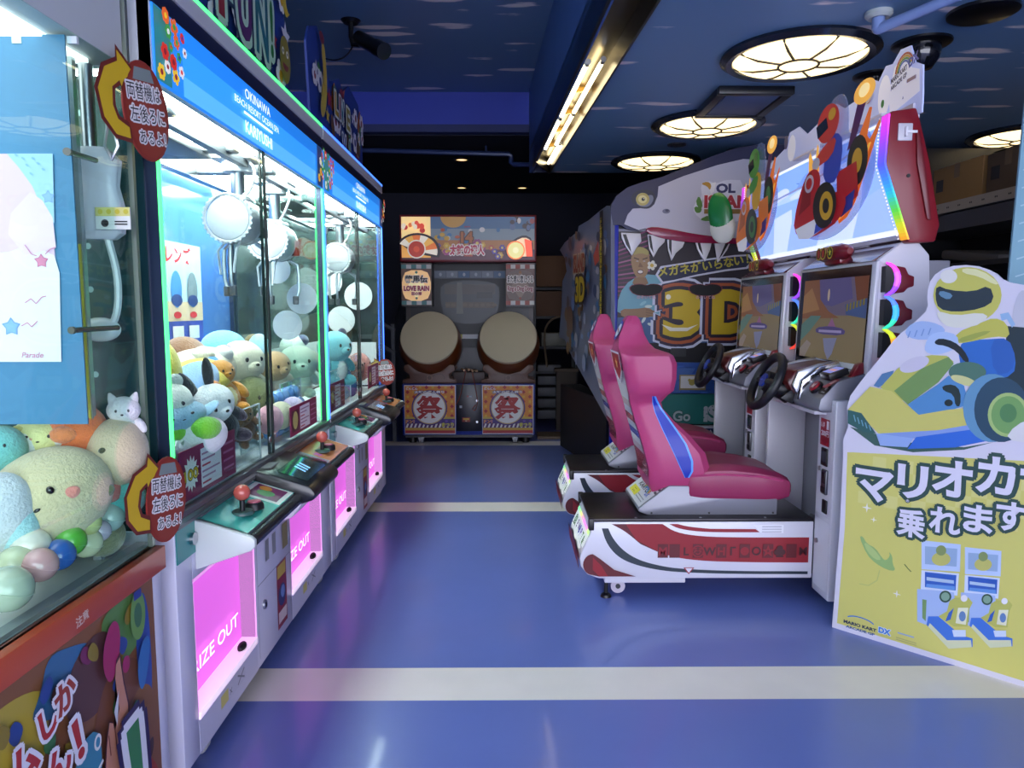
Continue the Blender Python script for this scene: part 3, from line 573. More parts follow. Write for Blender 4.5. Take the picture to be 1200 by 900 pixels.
# oval change-machine notices, hung at machine corners
def oval_sign(px, py, X, label, s=1.0, tilt=.12, T0=None):
    o = onX(px, py, X); t = None; m = MB(); C = Vector(o)
    u = Vector((math.cos(1.40), math.sin(1.40), 0)) if T0 is None else Vector(T0); v = Vector((0, 0, 1)); n = u.cross(v)
    rot = lambda a, b: (a*math.cos(tilt)-b*math.sin(tilt), a*math.sin(tilt)+b*math.cos(tilt))
    A = Art(m, C, u, v)
    def S(pts, mm): A.P([rot(a*s, b*s) for a, b in pts], mm)
    AX = lambda L: [(a*1.22-.012, b) for a, b in L]
    ov = arc(0, 0, .085, .118, 0, 360, 32)[:-1]
    vs = [C+u*q[0]*s+v*q[1]*s for q in [rot(a, b) for a, b in ov]]; k = len(vs)
    m.add([p-n*.004 for p in vs]+list(vs), [tuple(range(k))[::-1], tuple(range(k, 2*k))]+[(i, (i+1) % k, k+(i+1) % k, k+i) for i in range(k)], ink('#8a2b24'))
    arr = [(-.05, .06), (-.02, .085), (-.06, .125), (-.062, .1), (-.1, .08), (-.125, .03), (-.118, -.03), (-.09, -.065), (-.05, -.07), (-.05, -.045), (-.08, -.03), (-.09, 0), (-.085, .04), (-.062, .058), (-.058, .045)]
    av = [C+u*q[0]*s+v*q[1]*s+n*.001 for q in [rot(a, b) for a, b in arr]]; k = len(av)
    big = [(-.05, .055), (-.012, .085), (-.062, .137), (-.066, .108), (-.108, .086), (-.134, .03), (-.126, -.036), (-.094, -.074), (-.045, -.08), (-.045, -.035), (-.075, -.022), (-.082, 0), (-.078, .036), (-.06, .048), (-.058, .03)]
    S(AX(big), ink('#6a1f1c')); S(AX(arr), ink('#d2ac1e')); S(arc(0, .075, .05, .03, 0, 180)[::1]+[(-.06, .055), (.06, .055)][::1], ink('#8d9089'))
    S(arc(0, 0, .077, .109, 0, 360, 32)[:-1], ink('#8f3224')); S([(-.04, .07), (.04, .07), (.03, .1), (-.03, .1)], ink('#7f8a86'))
    for tx, x, y, sz, w in (('両替機は', -.005, .028, .042, .125), ('左後ろに', 0, -.025, .042, .13), ('あるよ！', .008, -.075, .036, .1)):
        q = rot(x*s, y*s); A.text(tx, q[0], q[1], sz*s, ink('#141214'), .003, 'c', width=w*s, outline=ink('#e8e4e2'), ow=.11, rot=tilt)
    m.thing('hanging_sign', label, 'sign', group='oval money changer notices')
oval_sign(172, 131, -.865, 'oval red notice with yellow arrow hung high on the green corner strip', .98)
oval_sign(196, 585, -.862, 'oval red notice with yellow arrow stuck low above the teal plate', .92, -.1)
oval_sign(452, 436, -.86, 'small oval notice sticking out from the far blue lit corner', .8, .1, (1, 0, 0))
# ================================================================ nearest prize machine (orange trim)
t = thing('prize_machine', 'tall glass prize machine with orange rail and illustrated base, beside the green lit one', 'claw machine', (-1.25, 1.2, 0))
PX = -.895; PA, PB_, PXB = .55, 1.83, -1.75
m = MB(); m.box(PXB, PX-.006, PA, PB_-.045, .04, .70, LILAC, bev=.006); m.box(PXB, PX, PB_-.045, PB_, .04, .70, LILAC, bev=.008); m.build('base_cabinet', t)
m = MB(); m.box(PX-.03, PX+.012, PA, PB_+.004, .682, .742, mat('#c9502a', .35, coat=.2, var=.06), bev=.003)
A = Art(m, (PX+.012, 0, 0), (0, 1, 0), (0, 0, 1)); A.text('注意', 1.46, .70, .024, ink('#e6c9b6'), .02, 'c', rot=.1); m.build('orange_rail', t)
# illustrated base panel
m = MB(); m.box(PX-.006, PX, PA+.02, PB_-.05, .05, .682, ink('#8a5a3a')); A = Art(m, (PX, 0, 0), (0, 1, 0), (0, 0, 1)); r = random.Random(5)
for y, z, a, b_, c in ((1.02, .6, .2, .1, '#c9a63a'), (1.22, .56, .16, .12, '#b9a23c'), (1.2, .3, .25, .2, '#a8662c'), (1.5, .2, .2, .16, '#b5652a'), (1.68, .14, .1, .12, '#a8432c'), (1.42, .6, .12, .08, '#3a6f9a'), (1.63, .62, .1, .1, '#5f8a4a'), (1.5, .56, .1, .11, '#5d3a3a'), (1.6, .44, .12, .1, '#7a4a36'), (1.72, .5, .04, .16, '#2f4fa0'), (1.68, .36, .08, .08, '#8a5a34'), (1.35, .2, .1, .1, '#5a3626')):
    A.P(smooth([(min(PB_-.055, max(PA+.025, y+a*math.cos(k*.7)*r.uniform(.7, 1.15))), min(.678, max(.055, z+b_*math.sin(k*.7)*r.uniform(.7, 1.15)))) for k in range(9)], 2), ink(c))
for i in range(46):
    y, z = r.uniform(1.0, 1.72), r.uniform(.1, .64); c = r.choice(['#2f4a8f', '#7a2c5a', '#3f7a4a', '#c27a2c', '#4a2f2a', '#8f7a2c', '#2f7f8a'])
    A.P(smooth([(y+r.uniform(-.02, .02), z+.03), (y+.025, z), (y+r.uniform(-.01, .02), z-.03), (y-.025, z)], 2), ink(c))
A.disc(1.68, .62, .035, ink('#6f9a4c'), ry=.06); A.disc(1.68, .62, .018, ink('#3f6f4a'), ry=.03); A.rect(1.665, .66, 1.70, .68, ink('#2c3f8f'))
A.P(smooth([(1.53, .62), (1.57, .66), (1.6, .63), (1.59, .56), (1.55, .51), (1.52, .56)], 2), ink('#a8265e')); A.disc(1.615, .53, .016, ink('#a8265e'), ry=.02)
A.P(smooth([(1.66, .5), (1.7, .56), (1.735, .54), (1.7, .44), (1.67, .43)], 2), ink('#2f6fb0'))
A.P(smooth([(1.40, .43), (1.46, .46), (1.5, .43), (1.49, .3), (1.44, .24), (1.38, .26), (1.4, .34)], 1), ink('#3f86a0')); A.disc(1.485, .42, .014, ink('#e9e6e0'), ry=.018); A.disc(1.485, .42, .008, ink('#3f86a0'), ry=.011); A.line([(1.44, .34), (1.5, .37)], .008, ink('#e9e6e0'))
hand = [(1.49, .2), (1.5, .33), (1.515, .4), (1.53, .44), (1.545, .43), (1.55, .405), (1.56, .44), (1.575, .45), (1.58, .4), (1.565, .53), (1.572, .56), (1.59, .57), (1.6, .5), (1.615, .44), (1.615, .36), (1.585, .3), (1.56, .2)]
A.P(hand, ink('#4a2030')); A.P([(a*.92+1.55*.08, b_*.96+.34*.04) for a, b_ in hand], ink('#c98a72'))
for y in (1.525, 1.55, 1.575): A.line([(y, .41), (y+.004, .36)], .004, ink('#7a4038'))
A.P([(1.55, .45), (1.575, .49), (1.56, .41)], ink('#d5d3da'))
WO = ink('#e9e6ec'); RD = [ink('#b02848'), ink('#b8302f'), ink('#a33a2c')]
for ch, y, z, s, c in (('ゲ', 1.20, .44, .1, 0), ('ー', 1.27, .475, .085, 0), ('ム', 1.345, .49, .085, 1), ('し', 1.42, .535, .07, 1), ('か', 1.475, .555, .07, 2), ('勝', 1.275, .31, .15, 0), ('た', 1.37, .405, .085, 0), ('ん', 1.435, .425, .085, 1), ('！', 1.505, .43, .11, 1)): A.text(ch, y-.09, z+.005, s, RD[c], .04, 'c', outline=WO, ow=.11, rot=.22)
for ch, y, z, s, c in (('キ', 1.40, .08, .22, '#9a2070'), ('ャ', 1.505, .1, .12, '#b02848'), ('い', 1.55, .11, .15, '#b5502c'), ('っ', 1.62, .15, .13, '#b5903c'), ('！', 1.70, .17, .3, '#3a7f4a')): A.text(ch, y-.075, z+.0, s*.92, ink(c), .045, 'c', outline=[(.15, ink('#2c1f4a')), (.09, WO)], rot=.1)
m.build('illustrated_panel', t, 'busy painted panel with red and white lettering and a hand')
# sill, deck, glass
SIL = mat('#d9deda', .3, var=.05); m = MB(); m.box(PXB, PX-.01, PA, PB_, .70, .742, SIL); m.box(PX-.06, PX-.03, PA, PB_, .742, .752, mat('#8f9695', .3)); m.build('prize_deck', t)
m = MB(); m.box(PX-.022, PX-.018, PA, PB_-.01, .742, 1.93, GLS); m.build('front_pane', t)
m = MB(); m.box(PXB, PX-.02, PB_-.008, PB_-.004, .742, 1.93, GLS); m.build('end_pane', t)
m = MB(); FRM = mat('#8f998c', .25, metal=.6); m.box(PX-.024, PX-.012, PB_-.014, PB_-.002, .742, 2.2, FRM); m.build('corner_trim', t)
m = MB(); m.box(PXB, PXB+.02, PA, PB_, .742, 1.95, mat('#c9d2d2', .4)); m.build('back_panel', t)
m = MB(); m.box(PXB, PX-.02, PA, PB_-.02, 1.93, 2.22, mat('#c9ccca', .4)); A = Art(m, (0, PB_-.02-.001, 0), (1, 0, 0), (0, 0, 1)); m.build('header_box', t)
m = MB(); m.box(PXB+.05, PX-.08, PA+.05, PB_-.06, 1.92, 1.93, mat('#f7fbff', .5, emit=2.3)); m.build('light_diffuser', t)
# inner frame post, sticker strip and notice
m = MB(); m.box(-1.005, -.985, 1.72, 1.735, .742, 1.93, mat('#aab4b2', .25, metal=.5)); m.box(-1.002, -.988, 1.715, 1.7195, 1.06, 1.5, ink('#d9c84a')); ps = m.build('inner_post', t)
m = MB(); q0 = onY(112, 243, 1.74); q1 = onY(154, 269, 1.74); m.box(q0[0], q1[0], 1.737, 1.74, q1[2], q0[2], ink('#e4e3dc')); A = Art(m, (0, 1.737, 0), (1, 0, 0), (0, 0, 1)); h = q0[2]-q1[2]
A.rect(q0[0], q0[2]-.4*h, q1[0], q0[2], ink('#d8cf7e'))
for i in range(4): A.disc(q0[0]+.012+.02*i, q0[2]-.2*h, .006, ink('#c9b93c'), n=10)
A.disc(q0[0]+.022, q1[2]+.28*h, .009, BLACK, n=12); A.rect(q0[0]+.045, q1[2]+.32*h, q1[0]-.006, q1[2]+.38*h, BLACK); A.rect(q0[0]+.045, q1[2]+.2*h, q1[0]-.006, q1[2]+.26*h, BLACK); m.build('notice_card', t, 'small white card with a yellow heading')
# hanging claw with scalloped cover, clear arms, prize bars
T = Matrix.Translation((-.985, 1.775, 1.60)); W = mat('#d9d6dc', .3, coat=.3)
def petal(k): return 1+.13*abs(math.sin(k*2.5))
m = MB()
rings = []
for z, rr in ((.13, .04), (.1, .07), (.04, .062), (-.02, .075), (-.07, .07), (-.085, .05)): rings.append([(rr*petal(2*PI*j/40)*math.cos(2*PI*j/40)*.95, rr*petal(2*PI*j/40)*math.sin(2*PI*j/40)*.4, z) for j in range(40)])
m.loft(rings, W, T=T); m.cyl((-.985, 1.775, 1.72), (-.985, 1.775, 1.92), .016, STEEL, n=14); cl = m.build('claw_cover', t)
CLR = mat('#cfd6d2', .12, coat=.5); m = MB()
for s in (-1, 1): m.tube(smooth([(s*.03, 0, -.08), (s*.05, 0, -.17), (s*.045, 0, -.26), (s*.02, 0, -.3)], 2, False), .009, CLR, T=T)
m.ell((0, 0, -.3), (.05, .02, .03), CLR, T=T); m.build('claw_arm', cl)
for (ax, ay), (bx, by), Y in (((80, 178), (112, 188), 1.6), ((86, 387), (138, 384), 1.62)):
    a, b_ = onY(ax, ay, Y-.08), onY(bx, by, Y+.08); m = MB(); m.cyl(a, b_, .006, mat('#6f7468', .25, metal=.7), n=10); m.cyl(a, Vector(a)+(Vector(a)-Vector(b_)).normalized()*.008, .008, mat('#5a5f50', .4), n=10); m.build('prize_bar', t)
m = MB(); q = onY(137, 150, 1.72)
m.tube([(q[0]-.02, 1.72, q[2]+.06), (q[0]-.022, 1.72, q[2]), (q[0]-.03, 1.72, q[2]-.04), (q[0]-.015, 1.72, q[2]-.07), (q[0], 1.72, q[2]-.04), (q[0]-.006, 1.72, q[2])], .004, mat('#c9cdc9', .2, metal=.6), n=6)
m.build('wire_hook', t)
# poster hung inside
t2 = thing('hanging_poster', 'blue hanging poster with a pink and white sheet hung inside the nearest glass', 'poster', (-1.03, 1.6, 1.08))
a, b_ = onY(-40, 40, 1.6), onY(103, 497, 1.6)
def bluem(): return mat('#4c86aa', .35, var=.12, vscale=6, coat=.3)
m = MB(); m.box(a[0], b_[0], 1.6, 1.604, b_[2], a[2], bluem()); A = Art(m, (0, 1.6, 0), (1, 0, 0), (0, 0, 1)); m.build('backing_sheet', t2)
c, d = onY(-40, 180, 1.597), onY(72, 424, 1.597)
m = MB(); m.box(c[0], d[0], 1.597, 1.5995, d[2], c[2], ink('#e7c4d8')); A = Art(m, (0, 1.597, 0), (1, 0, 0), (0, 0, 1)); w = d[0]-c[0]
Q = lambda px, py: (lambda q: (q[0], q[2]))(onY(px, py, 1.597))
A.P([Q(-38, 424), Q(72, 424), Q(70, 320), Q(64, 300), Q(45, 290), Q(30, 288), Q(12, 295), Q(-38, 300)], ink('#f0ecef'))
A.P([Q(8, 180), Q(62, 180), Q(64, 262), Q(50, 245), Q(38, 218), Q(22, 196)], ink('#a9cfe6')); A.P([Q(13, 250), Q(22, 240), Q(36, 225), Q(50, 235), Q(62, 255), Q(66, 290), Q(30, 300), Q(10, 275)], ink('#efd0e0'))
for px, py, c_, r_ in ((57, 231, '#8fb4e2', .012), (49, 306, '#e38aa6', .013), (14, 383, '#8fb8ea', .017)):
    q = Q(px, py); A.star(q[0], q[1], r_*1.25, ink('#7fa3d4' if c_ != '#e38aa6' else '#cf7394'), 5, .6); A.star(q[0], q[1], r_, ink(c_), 5, .6)
for pts in ([(30, 355), (37, 350), (43, 356), (50, 348), (55, 347)], [(26, 382), (33, 378), (38, 383), (45, 376)], [(30, 287), (38, 298), (44, 300)], [(54, 298), (60, 292), (66, 290)]): A.line([Q(*p) for p in pts], .0022, ink('#d68aa6'))
for px, py in ((20, 182), (28, 186), (33, 194), (40, 186), (46, 192), (52, 199), (38, 204)): A.disc(*Q(px, py), .004, ink('#86b6dc'), ry=.0022, n=10, rot=-.7)
q = Q(27, 419); A.text('Parade', q[0], q[1], .0175, ink('#d88fa8'), .01, 'l', shear=.25); m.build('printed_sheet', t2, 'pink and white printed sheet with stars')
for px in (20, 85):
    q = onY(px, 40, 1.602); m = MB(); m.box(q[0]-.01, q[0]+.01, 1.598, 1.606, q[2]-.02, 1.92, mat('#d3d8d8', .3)); m.build('hanging_clip', t2)
# ================================================================ soft toys and balls inside the machines
EYE_M = mat('#15110f', .2, coat=.6)
def toy(label, c, s, body, head=None, ears='round', earc=None, belly=None, rot=(0, 0, 0), muzzle=None, patch=None, long=1.0, feet=True, group=None, name='plush_toy', headk=1.0, tail=None):
    """soft animal of height about s; c is its centre; faces +X before rot"""
    head = head or body; earc = earc or head; B, H, E = plushm(body), plushm(head), plushm(earc)
    t = thing(name, label, 'soft toy', c, group=group); T = Matrix.Translation(c) @ Euler(rot).to_matrix().to_4x4(); r = s*.27*headk
    m = MB(); m.T = T; m.ell((0, 0, -s*.2), (s*.23, s*.27*long, s*.28), B, n=20, k=12)
    b = m.build('body', t)
    if belly: m = MB(); m.T = T; m.ell((s*.06, 0, -s*.2), (s*.185, s*.19, s*.23), plushm(belly)); m.build('belly_patch', b)
    m = MB(); m.T = T; m.ell((s*.03, 0, s*.2), (r*.95, r*1.08, r*.95), H, n=22, k=13); hd = m.build('head', t)
    for sg in (-1, 1):
        m = MB(); m.T = T
        if ears == 'round': m.ell((0, sg*r*.75, s*.2+r*.75), (r*.18, r*.36, r*.36), E, n=14, k=8)
        elif ears == 'long': m.ell((-r*.1, sg*r*.55, s*.2+r*1.3), (r*.18, r*.28, r*.8), E, R=(-sg*.25, 0, 0), n=14, k=9)
        elif ears == 'flop': m.ell((0, sg*r*1.05, s*.2), (r*.25, r*.2, r*.65), E, R=(sg*.25, 0, 0), n=14, k=9)
        elif ears == 'tip': m.lathe([(r*.34, 0), (r*.26, r*.3), (r*.1, r*.62), (0, r*.68)], E, n=12, T=Matrix.Translation((0, sg*r*.62, s*.2+r*.6)) @ Matrix.Rotation(-sg*.35, 4, 'X'))
        if ears: m.build('ear', hd)
        m = MB(); m.T = T; m.ell((s*.03+r*.86, sg*r*.38, s*.2+r*.12), (r*.06, r*.09, r*.11), EYE_M, n=10, k=7); m.build('eye', hd)
        m = MB(); m.T = T; m.ell((s*.08, sg*s*.27*long, -s*.1), (s*.085, s*.09, s*.17), B, R=(sg*.5, -.5, 0), n=14, k=9); m.build('arm', t)
        if feet: m = MB(); m.T = T; m.ell((s*.18, sg*s*.17, -s*.38), (s*.15, s*.095, s*.1), B, R=(0, 0, sg*.3), n=14, k=9); m.build('foot', t)
    m = MB(); m.T = T
    m.ell((s*.03+r*.84, 0, s*.2-r*.2), (r*.26, r*.36, r*.26), plushm(muzzle) if muzzle else H, n=14, k=8); m.ell((s*.03+r*1.08, 0, s*.2-r*.12), (r*.07, r*.1, r*.07), EYE_M, n=10, k=6); m.build('muzzle', hd)
    if patch: m = MB(); m.T = T; m.ell((s*.03+r*.5, -r*.45, s*.2+r*.2), (r*.5, r*.42, r*.5), plushm(patch), n=14, k=9); m.build('eye_patch', hd)
    if tail: m = MB(); m.T = T; m.tube([(-s*.15, 0, -s*.35), (-s*.25, s*.1, -s*.38), (-s*.25, s*.25, -s*.3), (-s*.15, s*.33, -s*.15)], [s*.07, s*.075, s*.06, s*.02], plushm(tail), n=10); m.build('tail', t)
    return t
def lump(label, c, r, col, rot=(0, 0, 0), spots=None, cheek=None, eyes=True, group=None, fins=None):
    """round or bolster shaped soft toy"""
    t = thing('plush_toy', label, 'soft toy', c, group=group); T = Matrix.Translation(c) @ Euler(rot).to_matrix().to_4x4(); B = plushm(col)
    m = MB(); m.T = T; m.ell((0, 0, 0), r, B, n=28, k=16); b = m.build('body', t)
    if eyes:
        for sg in (-1, 1):
            m = MB(); m.T = T; m.ell((r[0]*.90, sg*r[1]*.3, r[2]*.3), (r[0]*.06, r[1]*.06, r[2]*.08), EYE_M, n=10, k=7); m.build('eye', b)
        m = MB(); m.T = T; m.ell((r[0]*.97, 0, r[2]*.1), (r[0]*.04, r[1]*.06, r[2]*.04), EYE_M, n=10, k=6); m.build('nose', b)
    if cheek:
        for sg in (-1, 1): m = MB(); m.T = T; m.ell((r[0]*.84, sg*r[1]*.5, r[2]*.05), (r[0]*.06, r[1]*.14, r[2]*.12), plushm(cheek), n=14, k=8); m.build('cheek', b)
    for a, z, cc, k in (spots or ()):
        q = Vector((r[0]*math.cos(a)*math.cos(z), r[1]*math.sin(a)*math.cos(z), r[2]*math.sin(z)))
        m = MB(); m.T = T; m.ell(q*.9, (max(r)*k*.7, max(r)*k, max(r)*k*.7), plushm(cc), n=16, k=9); m.build('spot', b)
    if fins:
        for sg in (-1, 1): m = MB(); m.T = T; m.ell((0, sg*r[1]*1.05, -r[2]*.2), (r[0]*.5, r[1]*.45, r[2]*.2), plushm(fins), R=(sg*.4, 0, 0), n=14, k=8); m.build('fin', t)
    return t
F = -.55     # yaw that turns a face from the glass towards the aisle end nearest the camera
# ---- pile in the green lit machine
def X_(px, py, X): return onX(px, py, X)
lump('cream bolster shaped plush lying along the blue back panel', X_(238, 432, -1.2), (.1, .26, .085), '#efe3c6', (0, 0, -.1), eyes=False, spots=[(0.9, .9, '#544a80', .17), (.3, .8, '#f2eee6', .2), (-.6, .8, '#f1e8d2', .22)])
lump('brown round plush peeking behind the cream bolster', X_(216, 421, -1.27), (.09, .1, .09), '#8a5a36', eyes=False)
lump('sky blue round plush at the back behind the cream dog', X_(262, 409, -1.27), (.1, .12, .085), '#74c2de', eyes=False, spots=[(-.2, -.3, '#d98a8a', .5)])
toy('large cream dog plush sitting at the back of the pile', X_(282, 440, -1.12), .3, '#eee4c4', head='#f2e9cc', ears='flop', rot=(0, 0, F), headk=1.15)
lump('bright yellow flat plush draped across the pile', X_(236, 441, -1.09), (.1, .16, .055), '#f4d62a', (.15, .2, .1), eyes=False)
lump('yellow plush squeezed against the green corner strip', X_(186, 441, -1.12), (.07, .08, .12), '#eedc4c', eyes=False)
lump('blue and pale blue fish plush below the yellow one', X_(226, 450, -1.06), (.075, .17, .06), '#8fb4e4', (.25, 0, .1), eyes=False, fins='#3f8fdc')
toy('orange seated plush with a cream belly and small round head', X_(259, 452, -1.03), .235, '#e0922a', belly='#efdc9c', ears=None, rot=(.05, -.1, F), headk=.78, tail='#d9a62c')
toy('brown plush with a yellow tail under the orange one', X_(282, 495, -.99), .18, '#9a5a28', head='#b5702c', ears='tip', rot=(.4, .2, F), tail='#e0b62c')
lump('olive green plush behind the brown one', X_(296, 474, -1.06), (.085, .09, .12), '#7f8450', (0, 0, F))
lump('mint green plush beside the clear fence', X_(303, 478, -1.1), (.07, .07, .09), '#5fc2ae', (0, 0, F))
toy('white bear plush with a ringed eye lying near the green strip', X_(203, 486, -1.0), .2, '#efece2', ears='round', rot=(.5, .2, F-.2), headk=1.25, patch='#d9d4c6')
lump('red and orange plush wedged behind the white head', X_(227, 468, -1.06), (.08, .1, .09), '#cf4a32', (0, 0, F), spots=[(.3, .5, '#e8862c', .4)])
toy('black plush with a large plain white egg head', X_(252, 488, -.965), .24, '#1d1c28', head='#f1eef0', ears='long', earc='#15141c', rot=(.45, .1, F), headk=1.1, feet=True)
lump('white turtle plush with green patches at the front', X_(222, 511, -.965), (.09, .12, .075), '#f0f1ec', (0, 0, F), eyes=False, spots=[(-.9, .35, '#7fd02c', .33), (.05, .45, '#77cc28', .42)])
lump('pale blue bird plush low beside the green strip', X_(202, 492, -.985), (.06, .11, .05), '#8fb6d2', (.2, 0, F), fins='#9cc0da')
PLB = mat('#e8eaf0', .25, coat=.4, bump=.9, bscale=30)
for i, (px, py) in enumerate(((200, 530), (214, 525), (226, 533))):
    q = X_(px, py, -.95); m = MB(); r = random.Random(i); pts = [(r.uniform(-.04, .04), r.uniform(-.045, .045), r.uniform(-.03, .03)) for k in range(14)]
    bm = bmesh.new()
    for p in pts: bm.verts.new(p)
    bmesh.ops.convex_hull(bm, input=bm.verts); bm.verts.index_update(); use = [v for v in bm.verts if v.link_faces]; ix = {v: k for k, v in enumerate(use)}
    m.add([Vector(v.co)+Vector((q[0], q[1], max(.825, q[2]))) for v in use], [tuple(ix[v] for v in f.verts) for f in bm.faces], PLB); bm.free()
    m.thing('wrapped_prize', ('crumpled white wrapped prize nearest the green strip', 'crumpled white wrapped prize in the middle under the turtle', 'crumpled white wrapped prize beside the magenta card')[i], 'prize', group='white wrapped prizes')
# second bay
toy('cream plush wearing a wide brown cap', X_(322, 440, -1.1), .22, '#e6d3ba', head='#c49a68', ears=None, rot=(.2, 0, F), headk=1.3)
toy('large white dog plush with a faint face', X_(349, 437, -1.08), .27, '#ebe5d4', ears='flop', rot=(0, 0, F-.5), headk=1.3)
lump('white and navy striped plush behind the brown cap', X_(343, 407, -1.22), (.07, .1, .075), '#f1eee8', eyes=False, spots=[(.4, .6, '#4a4478', .5)])
lump('pale blue plush at the pane between brown and white', X_(304, 415, -1.2), (.06, .06, .1), '#a9d3e6', eyes=False)
lump('rusty brown plush tucked in the rear corner', X_(297, 405, -1.3), (.05, .05, .06), '#a06a34', eyes=False)
CAP = {}
def capball(label, c, r, col, group, kind='soft'):
    t = thing('toy_ball', label, 'toy ball', (c[0], c[1], c[2]-r), group=group)
    m = MB(); m.ell(c, r, mat(col, .18, coat=.7), n=20, k=12); b = m.build('shell', t); m = MB(); m.torus(c, r*1.003, r*.03, mat(col, .3), axis=(.3, .2, 1), n=24, k=5); m.build('seam', b)
BLB = ['#6f9fe6', '#7fadea', '#8fb6ee']; n = 0
for row in range(3):
    for k in range(6):
        y = 3.02+k*.082+(row % 2)*.04; z = .80+row*.06; x = -.99-.012*row
        if y > 3.5: continue
        capball('pale blue plastic ball in the tray below the white dog', (x, y, z+.037), .036, BLB[(row+k) % 3], 'pale blue balls in the tray')
lump('clear pink wrapped plush in front of the ball tray', X_(316, 492, -.95), (.045, .06, .06), '#e3a6b4', (0, 0, F), eyes=False)
lump('cream wrapped plush in front of the ball tray', X_(329, 487, -.95), (.045, .06, .06), '#ded6b6', (0, 0, F), eyes=False)
lump('lilac wrapped plush nearest the wine red card', X_(343, 478, -.945), (.04, .055, .05), '#c9b6d6', (0, 0, F), eyes=False)
# far machine
toy('big cyan and navy bird plush seated behind the paired strips', X_(391, 420, -1.03), .34, '#6fc6d2', head='#7fd0da', belly='#eef2f0', ears='round', earc='#2c2a5a', rot=(0, 0, F), headk=1.1, feet=True)
lump('coral pink plush beyond the cyan bird', X_(410, 432, -1.06), (.09, .11, .09), '#e2988e', (0, 0, F))
lump('salmon round plush alone on the white deck', X_(421, 430, -1.02), (.08, .09, .1), '#e08d84', (0, 0, F))
for i, (px, py, c, lb) in enumerate(((398, 447, '#4f9a9a', 'teal ball under the cyan bird'), (404, 440, '#5f86c4', 'dull blue ball at the top of the far heap'), (411, 452, '#4f76b4', 'deep blue ball at the heap edge near the pane'), (402, 461, '#86a9cc', 'grey blue ball at the bottom of the far heap'), (411, 462, '#9a6fb0', 'small purple ball beside the far heap'), (395, 459, '#a9c4d0', 'pale grey ball against the clear fence'))):
    q = X_(px, py, -1.0); capball(lb, (q[0], q[1], max(.83, q[2])), .042, c, 'balls in the blue lit machine')
# ---- nearest machine
def Y_(px, py, Y): return onY(px, py, Y)
FM = -1.0
tt = lump('big cream seal plush with pink cheeks lying on its side', Y_(58, 584, 1.62), (.125, .135, .112), '#dccb9c', (.5, .05, -1.15), cheek='#e38a7a', spots=[(1.3, -.45, '#4f6a3a', .16)])
lump('tan round plush with a dark oval mark by the corner glass', Y_(138, 530, 1.76), (.09, .07, .085), '#d9c49c', (0, 0, -1.2), eyes=False, spots=[(-.28, .25, '#4a4a2c', .16)])
toy('white plush with a large pointed ear above the tan one', Y_(146, 492, 1.775), .13, '#ece6e4', ears='tip', rot=(0, .1, -1.2))
lump('aqua plush pair lobe pressed at the corner glass', Y_(143, 583, 1.77), (.055, .055, .05), '#62d0c8', (0, 0, -1.2), eyes=False, spots=[(.35, .6, '#6fd8cc', .6)])
lump('teal round plush with an embroidered smile', Y_(3, 527, 1.62), (.05, .05, .055), '#6fb8b0', (0, 0, -1.2))
lump('lime cream plush under the hanging poster', Y_(52, 515, 1.72), (.07, .075, .055), '#e6e29a', (0, 0, -1.2), spots=[(-.2, .2, '#d9a07a', .14)])
toy('white bear plush with a yellow ear lying behind the seal', Y_(47, 530, 1.69), .15, '#e9ece6', ears='round', earc='#e2d888', rot=(1.1, .2, -1.2))
lump('orange red plush below the poster corner', Y_(90, 508, 1.74), (.06, .07, .075), '#ee7a3e', (0, 0, -1.2), eyes=False, spots=[(-.3, .1, '#f08a50', .4)])
lump('pale grey plush at the frame edge beside the seal', Y_(5, 600, 1.5), (.055, .06, .085), '#d2d6d6', (0, 0, -1.2), eyes=False)
lump('pale aqua fluffy plush beneath the pale grey one', Y_(22, 620, 1.5), (.035, .04, .06), '#a9d6d4', (0, 0, -1.2), eyes=False)
for px, py, Y, r, c, lb in ((69, 650, 1.52, .034, '#2f66b4', 'shiny blue ball against the lower front glass'), (92, 634, 1.56, .033, '#5cb83c', 'bright green ball beside the blue one'), (47, 662, 1.46, .035, '#d9a3a0', 'pale pink ball nearest the orange rail'), (118, 612, 1.62, .034, '#d0d68a', 'yellow green ball near the corner glass'), (20, 662, 1.46, .04, '#cdd2a8', 'pale olive ball cut by the frame edge'), (100, 605, 1.66, .035, '#c9cf9a', 'straw coloured ball under the seal plush'), (128, 575, 1.72, .03, '#e28a86', 'coral ball behind the aqua plush'), (152, 622, 1.66, .025, '#c8bcc8', 'lilac grey ball in the corner by the rail')):
    q = Y_(px, py, Y); q = (min(q[0], -.925-r), q[1], max(.745+r, q[2])); capball(lb, q, r, c, 'loose balls in the nearest machine')
m = MB(); q = Y_(78, 618, 1.60); m.tube([(q[0]-.06, 1.53, .80), (q[0]+.03, 1.66, .83)], .022, mat('#c9b9a0', .25, coat=.5), n=12); m.thing('prize_tube', 'rolled snack tube lying behind the green ball', 'prize')
for px, py, Y, r, c, lb in ((10, 690, 1.38, .045, '#c4cfb2', 'pale sage ball lowest by the frame edge'), (36, 640, 1.50, .04, '#e6e0cc', 'cream ball under the pale aqua plush'), (112, 636, 1.62, .034, '#d9dcae', 'light lemon ball just beyond the bright green one'), (136, 606, 1.72, .036, '#bcd6cc', 'pale mint ball under the tan plush')):
    q = Y_(px, py, Y); q = (min(q[0], -.925-r), q[1], max(.745+r, q[2])); capball(lb, q, r, c, 'loose balls in the nearest machine')
lump('sand coloured plush filling the space under the seal', (-1.13, 1.66, .80), (.1, .1, .06), '#d6c7a4', (0, 0, -1.2), eyes=False)
lump('mossy green plush under the tan one at the corner', (-1.0, 1.76, .79), (.07, .05, .05), '#8f9468', (0, 0, -1.2), eyes=False)
